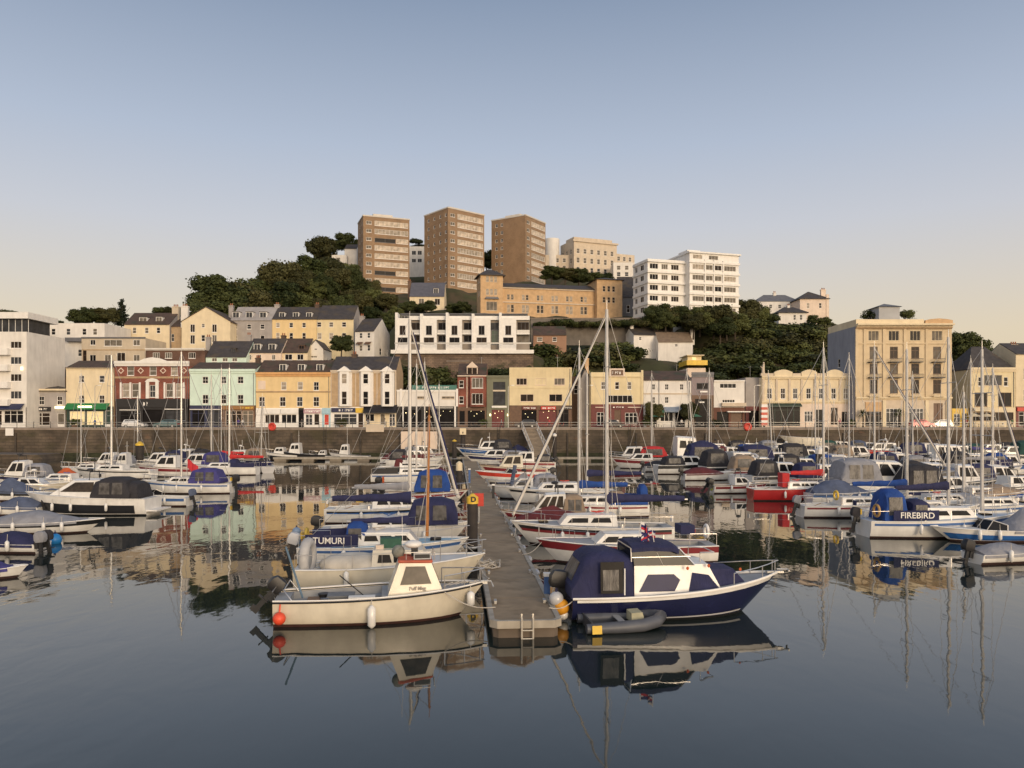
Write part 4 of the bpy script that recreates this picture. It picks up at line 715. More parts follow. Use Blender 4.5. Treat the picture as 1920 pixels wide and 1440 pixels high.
wallthing('retaining_wall', 'long grey roadside retaining wall below the orange stone hotel', 995, 1262, 596, 612, 205, mat('grey_wall', (.16, .14, .12), .9, .2, .5, streak=.4))
wallthing('garden_wall', 'rendered brown garden wall on the bank behind the brick house', 838, 880, 676, 706, 168, RETAIN)
b = House('terracotta_house', 'low terracotta walled house half hidden on the green bank', 1000, 1062, 628, 190, 7, base=19, wm=mat('terracotta_render', (.34, .20, .13), .85, .12, .6, streak=.2)); b.gx(613, BROWNR); b.win(1012, 632, 640, 10, P_CURT); b.win(1040, 632, 640, 8, P_WARM); b.done()
b = House('white_cottage', 'white cottage with slate roof on the bushy slope', 1187, 1233, 628, 200, 7, base=23, wm=WHITER, rz=R(12)); b.gx(617, SLATE); b.win(1200, 632, 638, 5, P_DARK); b.chimney(1188, 610, 6, WHITER, 2); b.done()
b = House('white_cottage', 'white cottage with pale brown tiled roof on the bushy slope', 1234, 1299, 641, 197, 8, base=22, wm=WHITER); b.gx(624, mat('sandy_tile', (.22, .16, .11), .85, .2, 1)); b.win(1268, 645, 650, 6, P_DARK); b.chimney(1298, 613, 7, WHITER, 2); b.done()

# ---------------------------------------------------------------- the hill
def corner_house(name, label, xc, D, a, wx, wy, ztop, zbase, wm, group=None):
    """front-left corner on column xc at distance D, turned by a degrees"""
    ca, sa = math.cos(R(a)), math.sin(R(a)); cx, cy = PX(xc, D) + wx / 2 * ca, D + wx / 2 * sa; p = 960 + cx / cy * K; hw = wx / 2 / cy * K
    b = House(name, label, p - hw, p + hw, HZ - (ztop - CH) / cy * K, cy, wy, zbase, wm, R(a), group); b.h = ztop - zbase; b.w = wx
    h = wx / 2; b.Lf = lambda u, d, z: (-h + d, wy - u, z); b.Rf = lambda u, d, z: (h - d, u, z); return b
def fwin(b, u, z, w, h, pm, style, fm=FRAME): b.ops.append((u, z, u + w, z + h)); return add_window(b.o, b.F, u, z, w, h, style, fm, pm, 0)
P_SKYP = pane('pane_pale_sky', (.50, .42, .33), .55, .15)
def tower(label, xc, D, a, wx, wy, ptop, pbase, floors, lcols, seed, gr):
    zt, zb = PZ(ptop, D), PZ(pbase, D); b = corner_house('tower_block', label, xc, D, a, wx, wy, zt, zb, BRICKT, gr); b.found = 3; fh = (zt - zb - 1.0) / floors; h = wx / 2; rnd = random.Random(seed)
    for k in range(floors):
        z = .7 + k * fh; fwin(b, -h + 1.0, z + .5, 1.9, 1.15, P_CURT, 'm2')
        u0, w = -h + 4.0, wx - 4.5
        if rnd.random() < .22: fwin(b, u0, z + .2, w * .62, fh * .5, P_DARK, 'm2', LEAD); fwin(b, u0 + w * .64, z + .2, w * .36, fh * .58, P_SKYP, 'm4')
        else: fwin(b, u0, z + .2, w, fh * .60, [P_SKYP, P_BLIND, P_SKYP, P_SKYP][rnd.randrange(4)], 'm%d' % rnd.choice((7, 9, 11)))
        for c in lcols: b.side('L', wy * c, z + .6, 1.0, 1.1, P_CURT if rnd.random() < .4 else P_GREY, 's')
        for c in (.2, .6): b.side('R', wy * c, z + .5, wy * .25, 1.2, P_SKYP, 'm3')
    m = MB(); m.box(-h - .15, h + .15, -.15, wy + .15, b.h + .003, b.h + .45); m.build('parapet', mat('white_concrete', (.60, .55, .48), .8, .08, .6), b.o); m = MB(); m.box(-h * .5, h * .35, wy * .3, wy * .75, b.h + .2, b.h + 2.1); m.build('lift_housing', MATS['white_concrete'], b.o)
    b.done(); return b
GT = 'brick tower blocks on the hill'
tower('brown brick tower block nearest the dark wood with pale window bands', 681, 270, 20, 16.4, 12, 405, 549, 9, (.35, .75), 1, GT)
tower('brown brick tower block in the middle turned corner on to the harbour', 840, 263, 40, 15.6, 14.5, 390, 540, 9, (.15, .4, .65, .88), 2, GT)
tower('brown brick tower block farthest from the wood showing a blank brick flank', 985, 273, 57, 14, 14.5, 404, 528, 8, (.12, .28), 3, GT)

# orange stone Italianate terrace: end tower, long wing, end tower
AZ = 12; zb = PZ(588, 224)
b = corner_house('stone_hotel', 'long orange stone Italianate building with square end towers below the tower blocks', 901, 224, AZ, 6.6, 6.5, PZ(515, 224), zb, ORANGEB); b.found = 5
for u in (-1.7, -.5, .7): fwin(b, u, 9.3, .9, 1.7, P_BLIND, 's', STONE); fwin(b, u, 5.5, .9, 1.8, P_BLIND, 's', STONE)
fwin(b, -1.6, 1, 3.2, 2.6, P_CURT, 'm3', STONE); b.hip(506, SLATE, .7); m = MB(); m.prism([(-2.1, 4.3), (2.1, 4.3), (1.7, 4.9), (-1.7, 4.9)], -.7, -.003); m.build('bay_roof', LEAD, b.o)
for u in (2.2, 4.2): b.side('L', u, 9.3, .8, 1.7, P_BLIND); b.side('L', u, 5.5, .8, 1.7, P_BLIND)
WL = 28.5; hw = 3.3; wg = MB(); T = lambda u, d, z: (hw + u, 1.8 + d, z); ops = []
for k in range(6):
    for q in (0, 1.15):
        u = 1.6 + k * 4.5 + q; ops += [(u, 4.6, u + .85, 6.2), (u, .9, u + .95, 3.2)]
H2 = 8.3; wall_face(wg, T, .004, WL, -5, H2, ops); wall_face(wg, lambda u, d, z: (hw + WL - u, 1.8 + 8 - d, z), 0, WL, -5, H2, []); wo = wg.build('wing_wall', [ORANGEB], b.o)
for o in ops: add_window(wo, T, o[0], o[1], o[2] - o[0], o[3] - o[1], 's', STONE, random.choice([P_BLIND, P_CURT, P_WARM]), 0)
m = MB(); m.prism([(1.3, H2 - .05), (5.8, H2 + 1.7), (10.2, H2 - .05), (10.2, H2 + .1), (5.8, H2 + 1.9), (1.3, H2 + .1)], hw + .01, hw + WL + .3, 'x'); m.build('wing_roof', SLATE, b.o); m = MB(); m.box(hw + .01, hw + WL, 1.55, 1.797, 3.7, 4.0); m.box(hw + .01, hw + WL, 1.5, 1.797, H2 - .4, H2 - .06); m.build('string_course', STONE, b.o)
et = MB(); x0, x1 = hw + WL + .01, hw + WL + 8; T2 = lambda u, d, z: (x0 + u, -.5 + d, z); ops = [(u, z, u + .9, z + 1.7) for u in (1.8, 3.3, 4.8) for z in (7.6, 4.3)]; wall_face(et, T2, 0, x1 - x0, -5, 11.2, ops); et.box(x0, x1, -.2, 8.5, -5, 11.2); eo = et.build('tower_wall', ORANGEB, b.o)
for o in ops: add_window(eo, T2, o[0], o[1], .9, 1.7, 's', STONE, P_WARM, 0)
m = MB(); A = [(x0 - .7, -1.2, 11.21), (x1 + .7, -1.2, 11.21), (x1 + .7, 9.2, 11.21), (x0 - .7, 9.2, 11.21)]; c = ((x0 + x1) / 2, 4, 12.6)
for i in range(4): m.face([A[i], A[(i + 1) % 4], c])
m.face(A[::-1]); m.build('tower_roof', SLATE, b.o); b.done()
ca, sa = math.cos(R(AZ)), math.sin(R(AZ)); ox, oy = b.o.location.x, b.o.location.y
for u, d in ((8, 0), (20, 0), (38, 0), (20, 9), (38, 9)): TERR.append((ox + u * ca - d * sa, oy + u * sa + d * ca, zb - .2))

b = House('slate_house', 'small house with blue grey slate roof just under the middle tower block', 768, 833, 555, 240, 8, base=base_at(582, 240), wm=CREAM); b.gx(531, mat('blue_slate', (.10, .10, .12), .7, .15, 1)); b.dormer(817, 540, 550, 9, WHITE, P_GREY); b.row([790, 820], 560, 572, 10, [P_CURT, P_WARM], 'm2'); b.chimney(768, 527, 6, BROWNP, 2); b.done()
b = House('dark_house', 'dark grey building with slate roof left of the white hotel block', 1161, 1192, 556, 236, 10, base=base_at(592, 236), wm=LEAD); b.gx(520, SLATE); b.win(1178, 572, 586, 6, P_WARM); b.done()
b = House('white_house', 'white flat roofed house peeping out of the wood beside the tower', 622, 650, 478, 288, 8, base=base_at(500, 288), wm=WHITER); b.flat(); b.win(634, 483, 490, 8, P_CURT); b.done()
b = House('white_house', 'tall white house wall between the wood and the brick tower', 646, 669, 466, 291, 8, base=base_at(505, 291), wm=WHITER); b.gx(459, SLATE); b.done()
b = House('white_house', 'white house with balconies seen between two brick towers', 767, 795, 462, 305, 8, base=base_at(520, 305), wm=WHITER); b.row([776, 787], 470, 478, 8, P_GREY, 'm2'); b.row([776, 787], 485, 492, 8, P_GREY, 'm2'); b.flat(); b.done()
# pale classical crescent behind
b = corner_house('white_terrace', 'pale classical white terrace high on the hill behind the towers', 1076, 300, 22, 19, 12, PZ(449, 300), PZ(520, 300), STONE); h = b.w / 2; b.found = 6
for k in range(6): fwin(b, -h + 1.2 + k * 3, 9.5, 1.3, 1.9, P_CURT, 's'); fwin(b, -h + 1.2 + k * 3, 5.8, 1.3, 2.1, P_CURT, 's'); fwin(b, -h + 1.2 + k * 3, 2, 1.3, 2.2, P_GREY, 's')
for k in range(3): b.side('L', 1.5 + k * 3.6, 9.5, 1.3, 1.9, P_CURT); b.side('L', 1.5 + k * 3.6, 5.8, 1.3, 2.1, P_CURT)
m = MB(); m.box(-h - .5, h + .5, -.5, -.004, b.h - .7, b.h - .05); m.build('cornice', STONE, b.o); b.flat(); m = MB(); m.box(-h + 1, h - 1, 2, 9, b.h + .03, b.h + 1.6); m.build('attic', STONE, b.o); m = MB(); m.box(h + .01, h + 9, 1.5, 11, -6, b.h - 3.6); m.build('stepped_wing', STONE, b.o); b.done()
for i in range(3):
    for j in range(2): add_window(b.o, lambda u, d, z: (h + u, 1.44 + d, z), 1 + 2.6 * i, b.h - 6.4 - 3.4 * j, 1.3, 1.8, 's', FRAME, P_CURT, 0, rec=.0)

b = House('white_terrace', 'lower pale wing with rounded end stepping down toward the towers', 1022, 1078, 478, 304, 10, base=base_at(522, 304), wm=STONE); b.row([1045, 1058, 1070], 484, 492, 6, P_CURT); b.row([1045, 1058, 1070], 498, 507, 6, P_CURT); b.flat(); m = MB(); x = b.x(1036); m.tube((x, 2.5, -3), (x, 2.5, b.z(446)), 2.9, n=16); m.build('round_bay', WHITER, b.o, 40); b.done()
b = House('white_terrace', 'small pale houses stepping down beside the white hotel block', 1150, 1190, 492, 295, 9, base=base_at(525, 295), wm=WHITER); b.row([1160, 1175], 498, 506, 7, P_CURT); b.row([1160, 1175], 510, 518, 7, P_GREY); b.flat(); b.done()

# white hotel block
def hotel_floors(b, n, z0, fh, cols, side=None):
    h = b.w / 2
    for k in range(n):
        z = z0 + k * fh
        for (u, w, st, pm) in cols: fwin(b, -h + u, z + .45, w, 1.45, random.choice(pm), st)
        for (u, w) in side or (): b.side('L', u, z + .45, w, 1.45, random.choice([P_GREY, P_WARM, P_CURT]), 'm2')
zb, zt = PZ(609, 214), PZ(471, 214)
b = corner_house('white_hotel', 'large white seven-storey hotel block on the hill with stepped wing', 1293, 214, 17, 15.6, 13, zt, zb, WHITE); b.found = 6; fh = 2.95
hotel_floors(b, 6, .3, fh, [(.9, 3.6, 'm4', [P_CURT, P_BLIND]), (5.1, 2.2, 'm2', [P_DARK, P_CURT, P_WARM]), (7.9, 2.2, 'm2', [P_DARK, P_WARM, P_CURT]), (10.9, 3.8, 'm4', [P_CURT, P_BLIND])], [(1, 2), (4.5, 2), (8.5, 1.6)])
h = b.w / 2
for k in range(1, 7): m = MB(); m.box(-h - .25, h + .25, -.35, -.004, k * fh - .42, k * fh + .18); m.build('balcony_band', WHITE, b.o)
for u in (4.7, 7.6, 10.5): m = MB(); m.box(-h + u - .15, -h + u + .15, -.34, -.005, 0, b.h - 2); m.build('pier', WHITE, b.o)
fwin(b, -h + 1, 6 * fh + .7, 3, 1.2, P_BLIND, 'm3'); fwin(b, -h + 6, 6 * fh + .7, 3, 1.2, P_CURT, 'm3'); b.flat(); m = MB(); m.box(-h - .4, h + .5, -.5, 13.2, b.h - .4, b.h + .03); m.build('roof_slab', WHITE, b.o); m = MB(); m.box(-h + 1, -h + 5, 3, 8, b.h + .03, b.h + 1.1); m.build('lift_housing', WHITE, b.o)
ca, sa = math.cos(R(17)), math.sin(R(17)); wgm = MB(); X0, X1, Y0, HH = -h - 11.5, -h - .004, 2.6, b.h - 2.2
T = lambda u, d, z: (X0 + u, Y0 + d, z); TL = lambda u, d, z: (X0 + d, Y0 + 9 - u, z); ops = []; lop = []
for k in range(6):
    z = .7 + k * fh; ops += [(.6, z, 3.2, z + 1.5), (4.2, z, 6.2, z + 1.5), (7.2, z, 9.6, z + 1.5)]; lop += [(1.2, z, 2.6, z + 1.5), (4.6, z, 6.6, z + 1.5)]
wall_face(wgm, T, 0, X1 - X0, -6, HH, ops); wall_face(wgm, TL, 0, 9, -6, HH, lop); wgm.box(X0 + .3, X1, Y0 + .4, Y0 + 9, -6, HH); wo = wgm.build('wing_wall', WHITE, b.o)
for i, o in enumerate(ops): add_window(wo, T, o[0], o[1], o[2] - o[0], 1.5, 'm3', FRAME, [P_DARK, P_CURT, P_WARM][i % 3], 0)
for i, o in enumerate(lop): add_window(wo, TL, o[0], o[1], o[2] - o[0], 1.5, 'm2', FRAME, [P_GREY, P_WARM][i % 2], -math.pi / 2)
for k in range(1, 7): m = MB(); m.box(X0 - .2, X1 - .01, Y0 - .5, Y0 - .004, k * fh - .4, k * fh + .2); m.box(X0 - .25, X0 - .004, Y0 - .3, Y0 + 9, k * fh - .4, k * fh + .2); m.build('wing_balcony', WHITE, b.o)
b.done()
# villa on the right-hand ridge
D = 255; zv = PZ(608, D)
b = House('white_villa', 'large cream villa with hipped slate roof on the ridge above the trees', 1500, 1553, 560, D, 10, base=zv, wm=PINKW); b.row([1515, 1538], 568, 578, 5, [P_BLIND, P_WARM]); b.hip(547, SLATE, .5); b.chimney(1543, 543, 9, PINKW, 3, 3); b.slab(1549, 1554, 552, 600, -.2, .4, PINKW, 'corner_pier'); b.done()
b = House('white_villa', 'long low pale villa wing with parapet on the ridge', 1417, 1501, 565, D + 8, 8, base=zv, wm=WHITER); b.row([1428, 1445, 1462, 1480], 571, 578, 6, P_GREY); b.hip(553, LEAD, .1); b.chimney(1452, 549, 5, WHITER, 2); b.done()
b = House('garden_house', 'small white bungalow with hipped slate roof in front of the villa', 1460, 1512, 586, D - 9, 7, base=zv - 1, wm=WHITER); b.row([1490, 1502], 590, 600, 5, P_GREY); b.hip(576, SLATE, .6); b.chimney(1478, 573, 5, WHITER, 2); b.done()
b = House('gable_house', 'plain house far behind the trees beside the cream hotel', 1790, 1832, 650, 200, 8, base=16, wm=GREYR); b.gx(640, SLATE); b.done()
for h, px, py in [(k, a, c) for k in HOUSES for (nm, a, c) in (('slate_house', 386, 632), ('slate_house', 462, 628), ('slate_house', 527, 629), ('shop_building', 479, 671), ('shop_building', 214, 672), ('shop_building', 743, 664), ('white_house', 664, 592)) if k.o.name.startswith(nm) and hasattr(k, 'zr') and abs(k.x(a) + k.w / 2) < 2.2]:
    h.chimney(px + 5, py, 8, BROWNR if px % 2 else GREYR, 3)
build_terrain()

# ---------------------------------------------------------------- trees and shrubs
LW = 'dark leafy tree in the wood on the hill beside the brick tower'
GW = 'trees of the wood on the hill'
rnd = random.Random(21)
wood = [(402, 222, 14), (398, 212, 10), (416, 226, 16), (425, 232, 15), (455, 236, 15), (480, 240, 15), (505, 243, 16), (530, 240, 15), (556, 246, 13), (580, 250, 12.5), (605, 254, 12), (630, 256, 11.5), (655, 254, 10), (690, 250, 8), (672, 246, 9), (700, 244, 8), (725, 236, 7),
        (590, 238, 9.5), (612, 240, 10), (635, 243, 10), (655, 246, 9.5), (680, 242, 8.5), (662, 240, 8.5), (640, 236, 9), (700, 232, 6.5), (560, 238, 11), (725, 228, 5), (745, 230, 5), (412, 214, 9), (440, 218, 10), (470, 220, 11), (500, 222, 11), (530, 224, 11), (560, 226, 10), (590, 228, 10), (620, 230, 10), (650, 234, 9.5), (680, 238, 8), (710, 242, 6),
        (430, 206, 6), (465, 207, 7), (500, 208, 7), (540, 209, 7), (580, 210, 7), (620, 212, 7.5), (660, 215, 7.5), (700, 220, 7), (735, 224, 6)]
for i, (px, D, h) in enumerate(wood): tree(px + rnd.uniform(-4, 4), D, h, 'broad%d' % (1 + i % 6), 'woodland_tree', LW, GW, wid=rnd.uniform(.95, 1.25))
tree(604, 290, 13, 'broad2', 'round_tree', 'tall dark round tree breaking the skyline left of the white house', z=PZ(505, 290)); tree(652, 300, 9, 'broad3', 'round_tree', 'dark flat topped tree above the white house by the tower', z=PZ(480, 300), wid=1.3)
tree(782, 312, 9, 'pine', 'pine_tree', 'small dark pine between the first and second brick towers', z=PZ(487, 312)); tree(912, 300, 10, 'broad1', 'round_tree', 'dark tree glimpsed between the second and third towers', z=PZ(515, 300))
tree(228, 262, 10.5, 'conifer', 'conifer_tree', 'tall dark layered conifer on the skyline above the cream dormered house', z=PZ(615, 262))
for px, h, l in ((150, 7, 'low rounded tree at the near end of the skyline clump'), (172, 8, 'broad dark tree in the middle of the skyline clump'), (197, 7.5, 'dark tree beside the tall layered conifer')): tree(px, 258, h, 'broad%d' % (1 + px % 4), 'skyline_tree', l, z=PZ(617, 258), wid=1.35)
for i, px in enumerate((-30, -8, 12, 34, 58, 82, 104)): tree(px, 318, 9 - i * .6, 'broad%d' % (1 + i % 4), 'ridge_tree', 'dark tree on the distant ridge behind the white apartment block', 'trees on the distant ridge', z=PZ(612 + i * 2, 318), wid=1.4)
for i, px in enumerate((300, 322, 340)): tree(px, 250, 4.6, 'broad%d' % (1 + i % 4), 'skyline_tree', 'low tree showing between the chimneys of the cream houses', 'low trees behind the cream houses', z=PZ(600, 250), wid=1.2)
tree(640, 171, 5.2, 'broad1', 'round_tree', 'round dark green garden tree in front of the peach terrace', z=PZ(668, 171), wid=1.15)
for px, D, h, w_ in ((617, 167, 2.6, 1.5), (655, 167, 3, 1.6), (685, 168, 2.6, 1.8)): tree(px, D, h, 'shrub2', 'garden_shrub', 'clipped green shrub behind the gabled bay shop', 'shrubs behind the gabled bay shop', z=PZ(690, D), wid=w_)
for i, (px, D, py, h) in enumerate(((760, 169, 716, 4.4), (785, 171, 716, 4), (812, 170, 720, 4.4), (838, 172, 716, 3.6), (862, 171, 712, 3), (905, 170, 708, 2.6), (930, 170, 712, 2.6), (952, 171, 710, 3), (770, 165, 728, 3.5), (800, 165, 730, 3.5), (830, 165, 728, 3.2), (935, 166, 716, 3.5))):
    tree(px, D, h, 'shrub%d' % (1 + i % 4), 'bank_shrub', 'dense dark shrub on the bank under the apartment retaining wall', 'shrubs below the retaining wall', z=PZ(py, D), wid=1.5)
# the planted slope to the right of the apartments
SL = 'leafy shrub covering the steep green slope above the quay roofs'; GS = 'shrubs on the green slope'
rows = [(199, 622, 1066, 1240, 16), (204, 607, 1000, 1235, 14), (167, 700, 1072, 1310, 14), (170, 700, 1320, 1600, 16), (174, 690, 1005, 1600, 34), (180, 672, 1000, 1600, 34), (187, 655, 1050, 1590, 30), (194, 640, 1064, 1590, 30), (202, 630, 1300, 1590, 18), (211, 622, 1290, 1590, 18), (222, 618, 1390, 1600, 14), (233, 618, 1400, 1590, 12)]
n = 0
for D, py, a, c, k in rows:
    for i in range(k):
        px = a + (c - a) * (i + rnd.random() * .8) / k; n += 1
        if D in (187, 194, 199) and 1180 < px < 1304: continue
        if D == 204: tree(px, 203.6, rnd.uniform(1.6, 2.6), 'shrub%d' % (1 + n % 6), 'slope_shrub', SL, GS, z=PZ(613, 204), wid=1.6); continue
        if D == 206 and px < 1300 and px > 1262: pass
        tree(px, D + rnd.uniform(-2, 2), rnd.uniform(3.0, 5.4), 'shrub%d' % (1 + n % 6), 'slope_shrub', SL, GS, wid=rnd.uniform(1.2, 1.8))
for i, (px, D, py, h) in enumerate(((1232, 203, 616, 7), (1258, 204, 622, 7), (1285, 203, 622, 7), (1312, 202, 626, 8), (1338, 202, 630, 8.5), (1362, 204, 634, 7), (1248, 201, 626, 6), (1300, 199, 632, 6.5), (1350, 199, 640, 6.5), (1378, 206, 632, 7.5), (1400, 226, 612, 8.5), (1420, 228, 616, 7), (1440, 228, 622, 6), (1395, 222, 618, 7), (1525, 246, 612, 4), (1545, 246, 616, 4))):
    tree(px, D, h, 'broad%d' % (1 + i % 6), 'bank_tree', 'bushy green tree growing at the foot of the white hotel block', 'trees round the white hotel', z=PZ(py, D), wid=1.25)
for i, px in enumerate((1035, 1060, 1085, 1110, 1130)): tree(px, 262 + i * 3, 6, 'broad%d' % (1 + i % 4), 'hill_tree', 'dark tree on the bank between the orange hotel roof and white terrace', 'trees behind the orange hotel roof', z=PZ(530, 262), wid=1.5)
for i, px in enumerate((765, 785, 800, 850, 868)): tree(px, 232 + (i % 2) * 5, 4.5, 'broad%d' % (1 + i % 4), 'hill_tree', 'small tree beside the slate roofed house below the towers', 'trees round the slate roofed house', z=PZ(590, 232), wid=1.3)
for px, D, py, h, w_ in ((1815, 178, 694, 9.2, 1.15), ): tree(px, D, h, 'broad3', 'round_tree', 'large round dark tree between the tall hotel and mansard roofed building', z=PZ(py, D), wid=w_)
for px, h in ((1632, 2.4), (1645, 2.8), (1698, 2.2)): tree(px, 157, h, 'shrub%d' % (1 + px % 4), 'roof_shrub', 'dark shrub on the roof terrace of the tall hotel', 'roof terrace shrubs', z=PZ(598, 157))
for px, l in ((1226, 'small street tree by the green parasols near the red pub'), (1291, 'small street tree by the grey modern infill building')): tree(px, 148.5, 5.2, 'broad2', 'street_tree', l, z=QZ, wid=.8)
def palm(px, D, h, label):
    t = thing('palm_tree', label, 'tree', (PX(px, D), D, QZ - .1)); m = MB(); m.path([(0, 0, 0), (.05, 0, h * .4), (0, .05, h * .62)], lambda q: .17 - .05 * q, 8); m.build('trunk', BARK, t); m = MB(weld=False); r = random.Random(int(px))
    for i in range(70):
        a = r.uniform(0, 6.28); e = r.uniform(-.5, 1.35); L = r.uniform(1.0, 1.5); p = Vector((0, 0, h * .62)); d = Vector((math.cos(a) * math.cos(e), math.sin(a) * math.cos(e), math.sin(e))); sd = Vector((-math.sin(a), math.cos(a), 0)) * .07
        q = p + d * L * .6; e2 = p + d * L + Vector((0, 0, -.3)); m.face([p - sd * .5, q - sd, q + sd, p + sd * .5]); m.face([q - sd, e2, q + sd])
    m.build('crown', LEAF2, t)
palm(1618, 146.5, 4.3, 'cabbage palm by the orange blind of the tall hotel'); palm(1686, 146.5, 4.6, 'cabbage palm in front of the white hotel windows')
# ---------------------------------------------------------------- boats
GEL = mat('white_gelcoat', (.78, .76, .72), .28, .08, 2.2, coat=.3, streak=.5); GELC = mat('cream_gelcoat', (.68, .62, .50), .3, .09, 2.2, coat=.25, streak=.55); GELG = mat('pale_grey_gelcoat', (.46, .46, .47), .3, .06, 1.2, coat=.3, streak=.15)
DECK = mat('grey_deck', (.33, .33, .33), .75, .12, 2); DECKW = mat('white_deck', (.62, .61, .58), .6, .08, 2, streak=.1); TEAK = mat('teak_deck', (.25, .15, .08), .7, .2, 3)
NAVYH = mat('navy_gelcoat', (.012, .014, .05), .16, .15, 1.2, coat=.6); REDH = mat('red_gelcoat', (.42, .02, .02), .22, .1, 1.2, coat=.5); BLUEH = mat('blue_gelcoat', (.03, .12, .36), .2, .1, 1.2, coat=.5); BLKH = mat('black_gelcoat', (.02, .02, .022), .3, .1, 1.5, coat=.3); MAROON = mat('maroon_stripe', (.20, .025, .03), .35, .12, 1.5)
ANTIF = mat('dark_antifouling', (.045, .02, .018), .8, .3, 2); ANTIB = mat('blue_antifouling', (.02, .03, .06), .8, .3, 2)
CNAVY = mat('navy_canvas', (.020, .022, .072), .85, .2, 2, wrinkle=.05); CBLUE = mat('royal_blue_canvas', (.012, .055, .24), .85, .2, 2, wrinkle=.05); CBLK = mat('charcoal_canvas', (.028, .026, .030), .85, .25, 2, wrinkle=.05); CGREY = mat('grey_canvas', (.26, .26, .28), .85, .15, 2, wrinkle=.05); CMAR = mat('maroon_canvas', (.12, .022, .024), .85, .2, 2, wrinkle=.05); CRED = mat('red_canvas', (.50, .03, .03), .8, .15, 2, wrinkle=.05); CTAN = mat('tan_canvas', (.30, .22, .15), .85, .15, 2, wrinkle=.05); CPURP = mat('violet_blue_canvas', (.05, .045, .18), .85, .2, 2, wrinkle=.05); CORG = mat('orange_canvas', (.55, .11, .03), .8, .15, 2, wrinkle=.05); CGREEN = mat('dark_green_canvas', (.015, .06, .05), .85, .2, 2, wrinkle=.05); CSTEEL = mat('slate_blue_canvas', (.08, .10, .16), .85, .2, 2, wrinkle=.05)
ALU = mat('mast_alloy', (.55, .53, .50), .38, .08, 3, metal=.35); WOODM = mat('varnished_wood', (.36, .14, .035), .4, .2, 3); WIRE = mat('rigging_wire', (.38, .37, .36), .5, .1, 4, metal=.4); ROPE = mat('rope', (.52, .47, .40), .9, .15, 6); RUB = mat('black_rubber', (.02, .02, .02), .6, .2, 4)
CLEARW = mat('clear_vinyl', (.085, .08, .078), .3, .6, 2.5, spec=.25, wrinkle=.03); TINT = mat('tinted_window', (.016, .016, .018), .12, .3, 2, spec=.15); TINTB = mat('brown_window', (.05, .04, .032), .15, .45, 2.5, spec=.15)
SAILC = mat('furled_sailcloth', (.62, .58, .52), .8, .1, 3)
GB = 'boats moored in the marina'
def text_mesh(c, parent, loc, rot):
    o = bpy.data.objects.new('text', c); C.objects.link(o); dg = bpy.context.evaluated_depsgraph_get(); me = bpy.data.meshes.new_from_object(o.evaluated_get(dg)); bpy.data.objects.remove(o)
    k = put('lettering', me, parent, loc); k.rotation_euler = rot; return k
